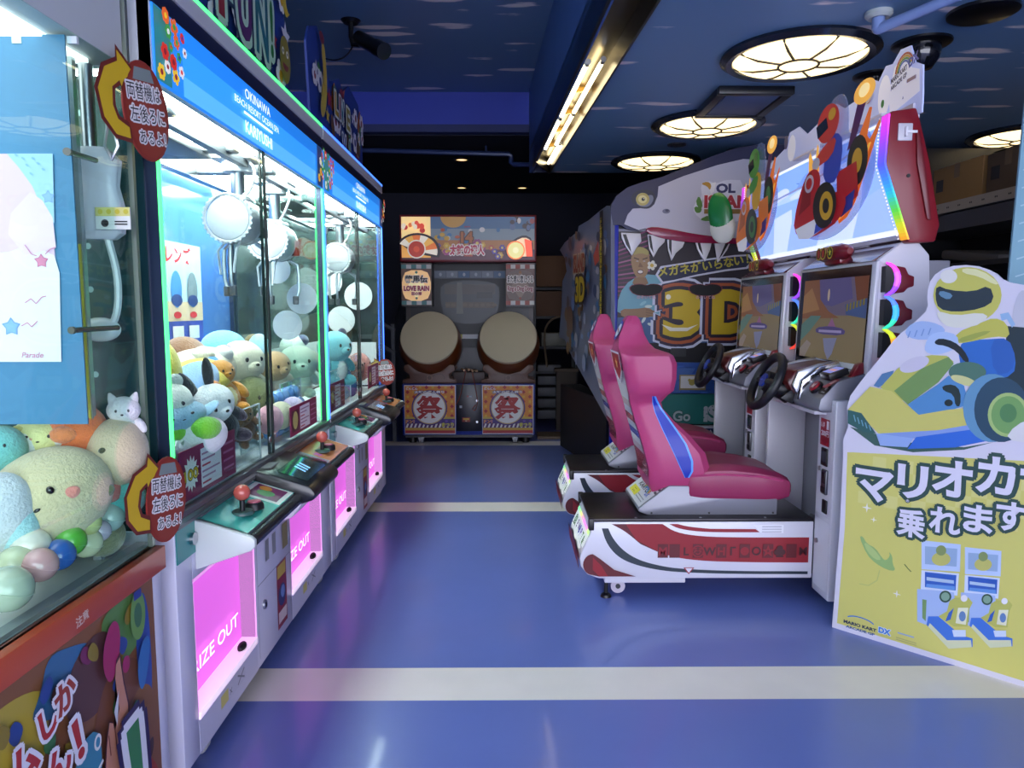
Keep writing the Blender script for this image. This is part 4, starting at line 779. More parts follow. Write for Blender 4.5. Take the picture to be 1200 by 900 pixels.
lump('faded coral plush at the back below the hanging poster', (-1.2, 1.72, .86), (.1, .09, .11), '#d98f78', (0, 0, -1.2), eyes=False)
# ================================================================ two seated kart games
PINK = mat('#b03d6c', .48, coat=.04, bump=.05, bscale=220, var=.04); PINKD = mat('#8f2650', .45, coat=.1, bump=.05, bscale=220)
SILV = mat('#808089', .38, metal=.35, var=.05); LGREY = mat('#a9a9b2', .4); PGREY = mat('#85858f', .45)
REDP = mat('#7a1420', .3, coat=.4); WPL = mat('#d6d4dc', .3, coat=.3, var=.03)
RAINB = ['#e83fe0', '#c23ff0', '#8a4cff', '#5a5cff', '#3f8cff', '#2fc4d0', '#5fd84a', '#d8dc2f', '#ff9a2f']
def kart(dy, label, first):
    D = Vector((0, dy, 0)); t = thing('kart_game', label, 'arcade machine', (1.0, 3.5+dy, 0), group='pink seated kart games')
    def new(): m = MB(); m.T = Matrix.Translation(D); return m
    ya, yb = 3.25, 3.75
    side = [(.40, .375), (1.42, .375), (1.42, .105), (.43, .105), (.375, .125), (.345, .165), (.34, .20), (.35, .235), (.385, .31)]
    m = new(); m.prism(side, 'y', ya, yb, WPL, bev=.006); pf = m.build('platform', t)
    m = new(); m.box(.385, 1.42, ya+.004, yb-.004, .372, .388, mat('#2a272b', .28, metal=.5, var=.15), bev=.003); m.box(.38, .405, ya-.004, ya+.03, .335, .39, BLACK, bev=.004); m.box(.38, .405, yb-.03, yb+.004, .335, .39, BLACK, bev=.004)
    for xx in (.6, .9, 1.2): m.cyl((xx, ya+.02, .388), (xx, ya+.02, .3905), .006, STEEL, n=8)
    m.build('deck_plate', t)
    # painted side
    m = new(); A = Art(m, (0, ya, 0), (1, 0, 0), (0, 0, 1)); R1, R2 = ink('#8f1824'), ink('#5c1019'); CK = mat('#1c2a35', .4)
    
    ctop = smooth([(.47, .345), (.49, .30), (.53, .25), (.58, .212), (.64, .185), (.72, .165), (.8, .152), (1.05, .14), (1.4, .138)], 2, False); cbot = smooth([(.44, .345), (.46, .28), (.50, .225), (.55, .19), (.62, .165), (.7, .147), (.8, .135), (1.05, .126), (1.4, .124)], 2, False); A.P(ctop+cbot[::-1], CK)
    A.P([(.60, .365), (.72, .365)]+smooth([(.72, .365), (.78, .325), (.9, .305), (1.1, .30), (1.4, .30)], 2, False)+smooth([(1.4, .18), (1.1, .182), (.88, .19), (.74, .215), (.62, .27), (.55, .33), (.485, .365)], 2, False), R1)
    A.P([(.485, .365), (.55, .365), (.60, .29), (.70, .235), (.74, .215), (.62, .27), (.55, .33)], R2)
    A.P(smooth([(.75, .365), (.80, .34), (.92, .325), (1.17, .325)], 2, False)+[(1.15, .34)]+smooth([(.94, .342), (.84, .352), (.79, .365)], 2, False), R1)
    A.P([(1.17, .325), (1.14, .36), (1.28, .36), (1.28, .32)], ink('#e6e5ea'))
    for z in (.352, .34, .328): A.rect(1.18, z-.004, 1.27, z+.002, ink('#b9b8c0'))
    gl = [('M', R2), (None, R2), ('L', R1), ('☺', R2), ('W', R1), ('H', R2), ('Γ', R1), ('☻', R2), ('○', R1), ('☆', R2), ('♣', R1), (None, R2), ('M', R1)]
    for i, (ch, bk) in enumerate(gl):
        x = .70+i*.054
        if bk is R2: A.rect(x, .205, x+.048, .27, R2)
        if ch: A.text(ch, x+.024, .218, .052, ink('#3f0a12') if bk is R1 else ink('#8f1824'), .03, 'c')
    A.P(arc(.40, .175, .045, .05, 90, 270)+[(.43, .118), (.6, .118), (.5, .15), (.43, .205)], R2); A.P([(.43, .12), (.47, .12), (.44, .17), (.40, .21), (.40, .15)], R1)
    A.P([(.82, .16), (.87, .16), (.845, .128)], ink('#a02030')); A.P([(.828, .157), (.862, .157), (.845, .135)], ink('#d9d7df')); m.build('side_graphics', pf, 'dark red side band with letter tiles')
    # tail plate
    m = new(); A = Art(m, (.352, yb-.02, .236), (0, -1, 0), (.035, 0, .075), base=.003); WH = mat('#eef4ee', .35, emit=.35)
    A.rect(.0, .01, .46, .083, WH); A.d += .0005
    for i, ch in enumerate('@JEWBPT&'): A.text(ch, .03+i*.052, .018, .055, ink(['#3f7a4a', '#3f6a4a', '#7a4a9a', '#6a4a9a', '#4a5ac0', '#8a4ac0', '#5a7a3a', '#3f6a3a'][i]), .04, 'l')
    A.P(smooth([(.0, .01), (.06, -.02), (.15, .0), (.23, -.025), (.31, 0), (.4, -.02), (.46, .01)], 2), WH)
    for i in range(8): A.rect(.0+.058*i, .075, .0+.058*(i+1), .092, ink(['#7fe0a0', '#b6f08a', '#ffd08a', '#ff9ab0', '#ff8ae0', '#c88aff', '#ff9ad0', '#c8ff8a'][i], .8), True)
    m.build('tail_plate', pf, 'glowing white tail plate with coloured letters')
    m = new(); A = Art(m, (.343, yb, .12), (0, -1, 0), (-.01, 0, .1), base=.003)
    A.rect(.01, .03, .49, .11, ink('#8f1824'))
    for i in range(8):
        for k in range(2):
            if (i+k) % 2: A.rect(.01+.06*i, .03+.04*k, .07+.06*i, .07+.04*k, R2, True)
    m.build('tail_bumper', pf, 'dark red chequered bumper')
    m = new(); m.box(.46, .84, ya+.03, yb-.03, .072, .105, WPL, bev=.005); m.build('under_frame', t)
    for yy in (ya+.07, yb-.07):
        m = new(); m.cyl((.47, yy-.02, 0), (.47, yy-.02, .012), .026, BLACK, r1=.022, n=16); m.cyl((.47, yy-.02, .012), (.47, yy-.02, .02), .022, BLACK, r1=.01, n=16); m.cyl((.47, yy-.02, .02), (.47, yy-.02, .08), .009, BLACK, n=10); m.build('levelling_foot', t)
        m = new(); m.cyl((.53, yy+.0, .042), (.53, yy+.025, .042), .034, mat('#c6bcc8', .25, coat=.4), n=24); m.cyl((.53, yy-.003, .042), (.53, yy+.028, .042), .012, DGREY, n=12); m.box(.50, .56, yy-.004, yy+.029, .068, .074, STEEL); m.build('caster', t)
    # seat box
    yc = 3.5; ca, cb = yc-.19, yc+.19
    m = new(); m.prism([(.665, .388), (1.27, .388), (1.27, .52), (.76, .53), (.62, .42), (.62, .405)], 'y', ca, cb, SILV, bev=.006); sbx = m.build('seat_box', t)
    for xx in (.68, .95, 1.25):
        m = new(); m.cyl((xx, ca, .40), (xx, ca-.003, .40), .005, BLACK, n=8); m.build('bolt', sbx)
    m = new(); u = (0, -1, 0); v = Vector((.14, 0, .11)).normalized(); A = Art(m, (.62, cb, .42), u, v, base=.003); H = math.hypot(.14, .11)
    A.rect(.01, .005, .37, H-.005, ink('#cfcdd4'))
    for i in range(10):
        for k in range(5):
            if (i+k) % 2: A.rect(.01+.036*i, .10+.012*k, .046+.036*i, .112+.012*k, ink('#3a3a40'), True)
    A.text('KARTGP', .19, .072, .035, ink('#27262e'), .03, 'c', width=.22, shear=.2); A.text('DX', .30, .06, .035, ink('#2f55b8'), .04, 'c')
    for i, c in enumerate(('#c0392f', '#d9a02f', '#4f9a4f', '#3f6fc0')): A.line([(.23+q[0]*(.075-.011*i), .068+q[1]*(.055-.009*i)) for q in arc(0, 0, 1, 1, 10, 150, 10)], .008, ink(c))
    A.rect(.05, .02, .19, .06, ink('#d9cf3a')); A.text('ここ', .12, .03, .026, ink('#33301a'), .03, 'c'); A.rect(.2, .025, .34, .03, ink('#8a8a90')); A.rect(.2, .04, .34, .045, ink('#8a8a90')); m.build('checker_label', sbx, 'black and white chequered label with a yellow tag')
    # seat cushion: the front lip rises, sides rounded
    m = new(); rings = []
    for x, w, zt, zb in ((.83, .17, .60, .50), (.86, .195, .615, .475), (.95, .20, .628, .47), (1.05, .20, .632, .468), (1.18, .20, .615, .465), (1.28, .195, .59, .462), (1.325, .19, .565, .475), (1.335, .18, .545, .495)):
        ring = [(x, yc+q[0]*w, (zt+zb)/2+q[1]*(zt-zb)/2) for q in [(-1, -.8), (-.96, -1), (.96, -1), (1, -.8), (1, .3), (.97, .62), (.8, .9), (.45, .86), (0, .78), (-.45, .86), (-.8, .9), (-.97, .62), (-1, .3)]]
        rings.append(ring)
    m.loft(rings, PINKD); cs = m.build('seat_cushion', t)
    m = new(); m.tube([(x, yc-w-.001, z) for x, w, z in ((.86, .195, .575), (1.0, .2, .585), (1.18, .2, .575), (1.29, .193, .553))], .006, PINK, n=6); m.build('piping', cs)
    # backrest loft along height: (z, x rear, x front, half width, front half width)
    prof = [(.475, .70, .88, .15), (.53, .675, .93, .185), (.60, .67, .955, .20), (.68, .65, .93, .20), (.76, .628, .86, .185), (.83, .606, .785, .165), (.885, .592, .735, .15), (.915, .583, .728, .15), (.95, .575, .75, .185), (.975, .568, .775, .205), (1.03, .555, .785, .21), (1.10, .54, .785, .21), (1.135, .533, .77, .205), (1.147, .53, .755, .19), (1.165, .53, .70, .115), (1.19, .532, .675, .095), (1.23, .54, .655, .078), (1.27, .555, .645, .068), (1.30, .57, .635, .058), (1.318, .585, .622, .04)]
    rings = []
    for z, a, b_, w in prof:
        dx = b_-a; c = .25*dx if z < 1.15 else .35*dx
        rings.append([(a, yc-w*.80, z), (a+.02, yc-w*.92, z), (a+c, yc-w, z), (b_-dx*.12, yc-w, z), (b_, yc-w*.86, z), (b_-dx*(.10 if z < 1.1 else .02), yc-w*.5, z), (b_-dx*(.16 if z < 1.1 else 0), yc, z), (b_-dx*(.10 if z < 1.1 else .02), yc+w*.5, z), (b_, yc+w*.86, z), (b_-dx*.12, yc+w, z), (a+c, yc+w, z), (a+.02, yc+w*.92, z), (a, yc+w*.80, z)])
    m = new(); m.loft(rings, PINK); bk = m.build('backrest', t)
    BLU2 = mat('#1a33a8', .4); LB = mat('#5aa0ee', .35)
    def xw(z):
        for (z0, a0, b0, w0), (z1, a1, b1, w1) in zip(prof[:-1], prof[1:]):
            if z0 <= z <= z1:
                k = (z-z0)/(z1-z0); return a0+(a1-a0)*k, b0+(b1-b0)*k, w0+(w1-w0)*k
    def curve(pts, z):
        for (x0_, z0_), (x1_, z1_) in zip(pts[:-1], pts[1:]):
            if z1_ <= z <= z0_: return x0_+(x1_-x0_)*(z0_-z)/max(1e-6, z0_-z1_)
        return pts[-1][0] if z < pts[-1][1] else pts[0][0]
    q3 = lambda L: [(lambda q: (q[0], q[2]))(onY(px, py, 3.31)) for px, py in L]
    LC = q3([(765, 464), (770, 485), (778, 505), (787, 525), (796, 545), (803, 560)]); RC = q3([(766, 464), (776, 481), (789, 500), (802, 520), (809, 540), (809, 552), (805, 560)])
    for sg in (-1, 1):
        for mm, nm, gx, off in ((LB, 'inset_edge', .010, .003), (BLU2, 'side_inset', 0, .005)):
            m = MB() if False else new(); L = []; Rr = []; zt, zb = LC[0][1]-.002, LC[-1][1]+.002
            for i in range(25):
                z = zt+(zb-zt)*i/24; a, b_, w = xw(z); y = yc+sg*(w+off); L.append((curve(LC, z)-gx*.3, y, z)); Rr.append((curve(RC, z)+gx, y, z))
            n = 25; m.add(L+Rr+[(x, y-sg*.025, z) for x, y, z in L+Rr], [(i, i+1, n+i+1, n+i) for i in range(n-1)]+[(i, i+1, 2*n+i+1, 2*n+i) for i in range(n-1)]+[(n+i, n+i+1, 3*n+i+1, 3*n+i) for i in range(n-1)], mm); m.build(nm, bk)
    # graphics strip down the rear, plus head badge
    m = new(); pts = [(z, xw(z)[0], xw(z)[2]) for z in [.56+.036*i for i in range(16)]]
    cols = ['#7a1430', '#8f1a38', '#a02c48', '#d9c4d0', '#e6e2ea', '#6a68c0', '#e6e2ea', '#c85a5a', '#f0ecf2', '#e9d0c8', '#f0ecf2', '#f0ecf2', '#e6dce6', '#d9ccd8', '#b03d6c']
    for i in range(15):
        (z0, x0, w0), (z1, x1, w1) = pts[i], pts[i+1]; m.add([(x0-.003, yc-w0*.7, z0), (x0-.003, yc+w0*.7, z0), (x1-.003, yc+w1*.7, z1), (x1-.003, yc-w1*.7, z1)], [(0, 1, 2, 3)], mat(cols[i], .25, coat=.4))
    m.build('graphics_strip', bk, 'glossy printed strip down the back')
    m = new(); a = xw(1.13)[0]; A = Art(m, (.537, yc, 1.10), (0, -1, 0), (-.02, 0, .1), base=.004); A.P([(-.13, .05), (.13, .05), (.13, -.04), (.06, -.09), (0, -.11), (-.06, -.09), (-.13, -.04)], ink('#d9d4dc')); A.P([(-.115, .04), (.115, .04), (.115, -.035), (0, -.095), (-.115, -.035)], ink('#a01c2c')); A.star(0, -.01, .035, ink('#e0b05a'), 5); m.build('rear_badge', bk, 'red shield badge')
    m = new(); A = Art(m, (.548, yc, 1.245), (0, -1, 0), (.022, 0, .05), base=.006); A.disc(0, 0, .058, ink('#24329a'), ry=.05); A.disc(0, 0, .043, ink('#e9e6ee'), ry=.034); A.line([(-.03, .01), (.03, -.01)], .012, ink('#a0303a')); m.build('head_badge', bk, 'oval blue and white badge')
    # ---------------- console tower
    y0, y1 = 3.12, 3.90; XS = 1.57
    m = new(); m.box(1.62, 1.93, y0, y1, .1, .96, PGREY, bev=.006); m.box(1.42, 1.62, y1-.03, y1, .1, .96, WPL, bev=.004); m.build('lower_cabinet', t)
    m = new(); m.box(1.612, 1.62, y0+.2, y1-.28, .45, .9, mat('#77777f', .5)); m.box(1.608, 1.613, y0+.24, y0+.38, .62, .86, DGREY); m.cyl((1.612, y0+.3, .9), (1.606, y0+.3, .9), .008, BLACK, n=10); m.cyl((1.612, y0+.3, .57), (1.606, y0+.3, .57), .008, BLACK, n=10); m.build('footwell_panel', t)
    m = new(); m.box(1.45, 1.62, 3.3, 3.7, .1, .12, BLACK); m.build('footwell_mat', t)
    m = new(); m.prism([(1.46, .16), (1.5, .16), (1.585, .3), (1.56, .31)], 'y', 3.55, 3.62, DSTEEL, bev=.005); m.build('pedal', t)
    # coin box
    ca, cb = 3.08, 3.25
    m = new(); m.box(1.42, 1.62, ca, cb, .06, .955, WPL, bev=.006); cbx = m.build('coin_box', t)
    m = new(); A = Art(m, (1.42, cb, 0), (0, -1, 0), (0, 0, 1)); w = cb-ca
    A.rect(.012, .09, w-.012, .41, mat('#c9c7cf', .4)); A.rect(.014, .092, w-.014, .408, mat('#dad8e0', .4)); A.rect(.012, .43, w-.012, .935, mat('#c9c7cf', .4)); A.rect(.014, .432, w-.014, .933, mat('#dad8e0', .4)); m.build('service_door', cbx)
    m = new(); A = Art(m, (1.42, cb, 0), (0, -1, 0), (0, 0, 1)); A.d = .004
    A.rect(.035, .745, w-.045, .865, ink('#a02034')); A.text('1人用', .04, .828, .026, ink('#efe9ee'), .03, 'l', width=.035); A.rect(.095, .82, w-.052, .858, ink('#efe9ee')); A.text('200円', .045, .79, .03, ink('#efe9ee'), .03, 'l', width=.075); A.P([(.045, .785), (w-.055, .785), (w-.055, .765), (.08, .75), (.045, .765)], ink('#8a1628')); m.build('price_label', cbx, 'red price label')
    m = new(); m.box(1.412, 1.4215, cb-.115, cb-.055, .655, .735, BLACK, bev=.003); m.box(1.4115, 1.4125, cb-.107, cb-.063, .67, .72, mat('#39404a', .15)); m.build('bill_window', cbx)
    m = new(); m.box(1.408, 1.4215, cb-.125, cb-.075, .53, .64, DSTEEL, bev=.004); m.box(1.404, 1.4085, cb-.12, cb-.09, .58, .63, BLACK, bev=.002); m.box(1.404, 1.4085, cb-.115, cb-.085, .54, .565, BLACK); m.build('coin_mech', cbx)
    m = new(); m.box(1.412, 1.4215, cb-.13, cb-.085, .445, .505, BLACK, bev=.003); m.build('coin_return', cbx)
    for z in (.635, .30):
        m = new(); m.cyl((1.421, cb-.04, z), (1.412, cb-.04, z), .011, STEEL, n=14); m.build('lock', cbx)
    # dashboard
    m = new(); m.prism([(1.36, .915), (1.375, .90), (1.60, .90), (1.62, 1.07), (1.56, 1.07), (1.44, 1.035), (1.37, .96)], 'y', y0, y1, SILV, bev=.006); ds = m.build('dashboard', t)
    m = new(); m.box(1.365, 1.6, y0+.05, y1-.05, .885, .9, WPL); m.build('dashboard_trim', ds)
    m = new(); m.prism([(1.33, 1.0), (1.37, .93), (1.44, .96), (1.58, 1.06), (1.57, 1.10), (1.46, 1.085), (1.36, 1.06)], 'y', 3.40, 3.62, mat('#5f1a1c', .3, coat=.3), bev=.012); cw = m.build('steering_cowl', ds, 'dark red cowl')
    for a, b_ in ((3.375, 3.40), (3.62, 3.645)):
        m = new(); m.prism([(1.345, .99), (1.385, .92), (1.46, .95), (1.585, 1.05), (1.58, 1.115), (1.47, 1.095), (1.37, 1.06)], 'y', a, b_, STEEL, bev=.006); m.build('cowl_cheek', cw)
    m = new(); m.prism([(1.36, .93), (1.43, .96), (1.56, 1.075), (1.54, 1.11), (1.45, 1.08), (1.375, 1.02)], 'y', 3.335, 3.375, mat('#d6d6dc', .12, metal=1.0), bev=.004); m.build('chrome_fin', ds)
    def onpanel(y, s): return Vector((1.37+.07*s, y, .96+.075*s))
    nrm = Vector((-.075, 0, .07)).normalized(); q = onpanel(3.235, .45)
    m = new(); q2 = q+nrm*.002; m.cyl(q2, q2+nrm*.012, .033, BLACK, n=22); m.cyl(q2+nrm*.012, q2+nrm*.02, .026, mat('#a0182a', .3, coat=.5), n=22); A = Art(m, q2+nrm*.0205, (0, -1, 0), Vector((.07, 0, .075))); A.text('M', 0, -.014, .034, ink('#e6c9c9'), .03, 'c'); m.build('start_button', ds, 'red round start button')
    m = new(); A = Art(m, onpanel(3.17, .45), (0, -1, 0), Vector((.07, 0, .075)), base=.003); A.P(arc(.0, .0, .03, .025, 90, 270)+arc(.035, 0, .02, .025, -90, 90), BLACK); A.text('VS', .02, 0, .02, ink('#cfd0d4'), .02, 'c'); A.text('CANCEL', .02, -.016, .009, ink('#cfd0d4'), .02, 'c'); m.build('button_plate', ds)
    m = new(); T = Matrix.Translation(Vector((1.46, 3.20, 1.062))) @ Matrix.Rotation(-.35, 4, 'Y'); m.T = m.T @ T; m.box(-.045, .045, -.05, .05, -.012, .018, BLACK, bev=.005); m.box(-.03, .035, -.035, .04, .0185, .0195, ink('#8f96e0', .5)); m.box(-.01, .01, -.03, .03, .0196, .0202, ink('#d9a0a0', .4)); m.build('card_reader', ds)
    m = new(); A = Art(m, (1.42, 3.145, 1.02), (0, -1, 0), Vector((.08, 0, .05)), base=.004); A.rect(-.02, -.03, .02, .04, ink('#a8404a')); A.rect(-.012, 0, .012, .03, ink('#d9b0a8')); m.build('instruction_sticker', ds)
    m = new(); m.prism([(1.50, 1.05), (1.56, 1.07), (1.555, 1.12), (1.53, 1.11)], 'y', 3.13, 3.17, REDP, bev=.006); m.build('camera_pod', ds)
    # wheel
    c = Vector((1.265, yc, 1.0)); ax = Vector((-.9, -.0, .44)).normalized(); m = new(); RB = mat('#131319', .45)
    m.torus(c, .133, .021, RB, axis=ax, n=40, k=10); wl = m.build('steering_wheel', t)
    a = ax.orthogonal().normalized(); b_ = ax.cross(a); m = new(); m.cyl(c+ax*-.03, c+ax*.012, .058, RB, r1=.05, n=24)
    up = Vector((0, 0, 1)); up = (up-ax*up.dot(ax)).normalized(); sd = ax.cross(up)
    for d in (sd, -sd, -up): m.tube([c+d*.03, c+d*.09-ax*.01, c+d*.13], [.022, .018, .012], RB, n=8)
    m.build('spokes', wl)
    m = new(); m.cyl(c+ax*.012, c+ax*.02, .034, mat('#1f3a9a', .35), n=24); m.box(-.008, .008, -.008, .008, 0, .004, mat('#5a78d0', .3), T=Matrix.Translation(c+ax*.02)); m.build('hub_badge', wl)
    m = new(); m.cyl(c-ax*.02, c-ax*.13, .04, BLACK, r1=.055, n=18); m.prism([(1.30, .93), (1.36, .9), (1.40, .92), (1.35, .97)], 'y', yc-.1, yc-.07, BLACK, bev=.004); m.build('steering_column', wl)
    # upper housing and screen
    m = new(); m.prism([(XS, 1.045), (XS+.02, 1.56), (XS+.12, 1.635), (1.76, 1.635), (1.81, 1.58), (1.83, 1.3), (1.80, .96), (1.62, .96)], 'y', y0+.0, y1, WPL, bev=.01); m.box(1.80, 1.93, y0+.05, y1-.05, .96, 1.56, PGREY, bev=.006); up_ = m.build('upper_housing', t)
    m = new(); m.prism([(XS-.012, 1.055), (XS+.008, 1.555), (XS+.03, 1.555), (XS+.01, 1.055)], 'y', y0-.01, y1+.01, mat('#dcdae2', .25, coat=.4), bev=.008); m.prism([(XS+.0, 1.556), (XS+.14, 1.645), (XS+.16, 1.65), (XS+.02, 1.55)], 'y', y0+.02, y1-.02, mat('#4a1a24', .25, coat=.5)); m.build('screen_frame', up_)
    u = (0, -1, 0); v = Vector((.02, 0, .5)).normalized(); m = new(); A = Art(m, (XS-.0125, y1-.02, 1.075), u, v, base=.002); Wd, Hd = y1-y0-.04, .465
    A.rect(0, 0, Wd, Hd, mat('#0a0a0d', .12, coat=.4)); x0, x1, z0, z1 = .05, Wd-.012, .03, Hd-.045; S = lambda h: mat(h, .25, emit=.15, coat=.3)
    def fr(x, z): return (x0+(x1-x0)*x, z0+(z1-z0)*z)
    A.P([fr(0, 0), fr(1, 0), fr(1, 1), fr(0, 1)], S('#8f7c5c')); A.P([fr(0, .55), fr(1, .55), fr(1, 1), fr(0, 1)], S('#75677c')); A.P([fr(.2, 1), fr(.75, 1), fr(.8, .75), fr(.5, .66), fr(.25, .7)], S('#655c88')); A.P([fr(0, 1), fr(.26, 1), fr(.3, .75), fr(.45, .6), fr(.62, .52), fr(0, .5)], S('#8f5f42')); A.P([fr(0, .8), fr(.14, .9), fr(.3, .62), fr(.0, .56)], S('#ab7a4e')); A.P([fr(.8, 1), fr(1, 1), fr(1, .66), fr(.86, .72)], S('#7f4c36')); A.P([fr(.7, .68), fr(1, .75), fr(1, .52), fr(.72, .56)], S('#4f6088'))
    for i in range(6): A.P([fr(.72+.045*i, .6+.014*i), fr(.745+.045*i, .605+.014*i), fr(.745+.045*i, .69+.012*i), fr(.72+.045*i, .68+.012*i)], S('#8f7e3c'), True)
    A.P([fr(0, .2), fr(.16, .34), fr(.34, .54), fr(.16, .54), fr(0, .42)], S('#64857a')); A.P([fr(.1, 0), fr(.2, .18), fr(.12, .22), fr(0, .1), fr(0, 0)], S('#a08f84')); A.P([fr(.4, .26), fr(.62, .28), fr(.56, .08), fr(.5, .0), fr(.44, .1)], S('#8a8aa8')); A.P([fr(.45, .4), fr(.52, .52), fr(.59, .4)], S('#a06a8a')); A.P(smooth([fr(.28, .31), fr(.72, .31), fr(.74, .39), (fr(.5, .42)), fr(.26, .39)], 1), S('#5c5080')); A.line([fr(.32, .35), fr(.68, .355)], .012, S('#b0a0c8')); A.disc(*fr(.44, .8), .012, S('#d0b8a0'), ry=.03)
    m.build('screen', up_, 'lit game screen with a desert road scene')
    m = new(); A = Art(m, (XS-.012, y0+.28, 1.075), u, v, base=.005); A.rect(.0, .004, .19, .03, ink('#d5d4dc')); A.rect(.0, .004, .035, .03, ink('#d8c43a')); m.build('warning_label', up_)
    # side crescents
    for sg, yy in ((-1, y0), (1, y1)):
        for i, zc in enumerate((1.475, 1.335, 1.195)):
            x0_ = XS+.035; m = new(); pr_ = [(x0_+.055, zc+.055), (x0_+.085, zc+.05), (x0_+.10, zc+.02), (x0_+.125, zc+.012), (x0_+.125, zc-.03), (x0_+.10, zc-.036), (x0_+.085, zc-.055), (x0_+.02, zc-.062), (x0_+.02, zc+.06)]
            m.prism(pr_, 'y', yy-.0 if sg > 0 else yy-.035, yy+.035 if sg > 0 else yy, REDP, bev=.006); hs = m.build('lamp_housing', up_, 'dark red lamp housing')
            m = new(); m.prism(arc(x0_, zc, .05, .055, -90, 90, 14), 'y', yy if sg > 0 else yy-.037, yy+.037 if sg > 0 else yy, BLACK); m.build('lamp_core', hs)
            cl = [('#ff4ad6', '#d060ff', '#a04cff'), ('#5a8cff', '#3fb4ff', '#35e0b0'), ('#d6e63a', '#ffb02f', '#ff4a3a')][i]
            a_ = [(x0_-.01+.062*math.cos(q), yy+sg*.034, zc+.07*math.sin(q)) for q in [math.radians(80-17.8*k) for k in range(10)]]
            m = new()
            for k in range(3): m.tube(a_[k*3:k*3+4], [.004+.011*math.sin(PI*(k*3+j)/9) for j in range(4)], mat(cl[k], .4, emit=.9), n=8)
            m.build('light_arc', hs, 'glowing coloured arc')
    # red horn lamp on top
    m = new(); hy = 3.5; TT = Matrix.Translation((1.575, hy, 1.615)); m.lathe([(.0, -.13), (.035, -.13), (.042, -.1), (.042, .06), (.03, .13), (.015, .15), (0, .15)], REDP, n=8, T=TT @ Matrix.Rotation(PI/2, 4, 'X')); m.box(1.56, 1.62, hy-.08, hy+.09, 1.56, 1.60, REDP, bev=.01)
    h = m.build('top_lamp', up_, 'dark red lamp pod with yellow star discs')
    m = new(); A = Art(m, (1.575-.0405, hy, 1.615), (0, -1, 0), (0, 0, 1), base=.003)
    for yy, kind in ((-.085, 0), (-.035, 1), (.04, 2)):
        if kind == 0: A.rect(yy-.015, -.03, yy+.01, .03, ink('#2c3f9a'))
        A.disc(yy, 0, .03, ink('#d8b93a')); A.disc(yy, 0, .024, ink('#1c1a1c'))
        A.star(yy, 0, .02, ink('#e0c83a'), 5) if kind == 2 else A.disc(yy, 0, .014, ink('#c03a2c'), ry=.02)
    m.build('star_discs', h)
    return t
kart(0, 'pink seated kart game nearer the standee, rainbow lamps beside its screen', True)
kart(1.0, 'second pink seated kart game, standing behind the nearer one before the shark ride', False)
# ---------------------------------------------------------------- marquee over both
def lerp_hex(L, k):
    f = k*(len(L)-1); i = min(len(L)-2, int(f)); f -= i; A_, B_ = L[i], L[i+1]
    return '#'+''.join('%02x' % round(int(A_[j:j+2], 16)*(1-f)+int(B_[j:j+2], 16)*f) for j in (1, 3, 5))
t = thing('lit_marquee', 'long glowing sky blue marquee with red end caps over both kart games', 'sign', (1.75, 4.1, 1.62))
y0, y1 = 3.08, 4.92
fp = [(1.60, 2.145), (1.60, 1.95), (1.705, 1.66)]
SKYL = mat('#7fa9f0', .4, emit=.95)
m = MB(); m.prism([(1.6, 2.145), (1.6, 1.95), (1.705, 1.665), (1.76, 1.665), (1.72, 2.145)], 'y', y0+.05, y1-.05, mat('#dfe4f4', .4)); m.box(1.68, 1.78, y0+.06, y1-.06, 1.645, 1.665, WPL); bx = m.build('light_box', t)
m = MB(); v1 = Vector((0, 0, 1)); A = Art(m, (1.60, y1-.05, 1.95), (0, -1, 0), (0, 0, 1), base=.002); Wm = y1-y0-.1
A.rect(0, 0, Wm, .19, SKYL); r = random.Random(2)
A.rect(0, .175, Wm, .19, ink('#dce8ff', 1.1))
for i in range(9): A.P(smooth([(r.uniform(0, Wm-.3), .0), (Wm*.1*i+.15, .0), (Wm*.1*i+.2, r.uniform(.05, .1)), (Wm*.1*i+.05, r.uniform(.06, .14))], 2), ink(r.choice(['#a9c6ff', '#6f98e8', '#c6d8ff']), .95))
A.line([(.1, .02), (Wm*.6, .06), (Wm, .16)], .012, ink('#8a94b8', .8))
v2 = Vector((-.105, 0, .285)).normalized(); A = Art(m, (1.705, y1-.05, 1.665), (0, -1, 0), v2, base=.002); H2 = math.hypot(.105, .285)
A.rect(0, 0, Wm, H2, mat('#8fb4f4', .4, emit=.95))
for i in range(8): A.P([(min(Wm, q), z) for q, z in ((Wm*.12*i, .0), (Wm*.12*i+.3, .0), (Wm*.12*i+.5, r.uniform(.1, .3)), (Wm*.12*i+.22, r.uniform(.12, .28)))], ink(r.choice(['#b4ccff', '#7fa4f0', '#c9dcff', '#9ab8f8']), .95))
A.rect(0, 0, Wm, .03, ink('#dfe6ff', 1.0)); m.build('light_panel', bx, 'glowing pale blue printed panel')
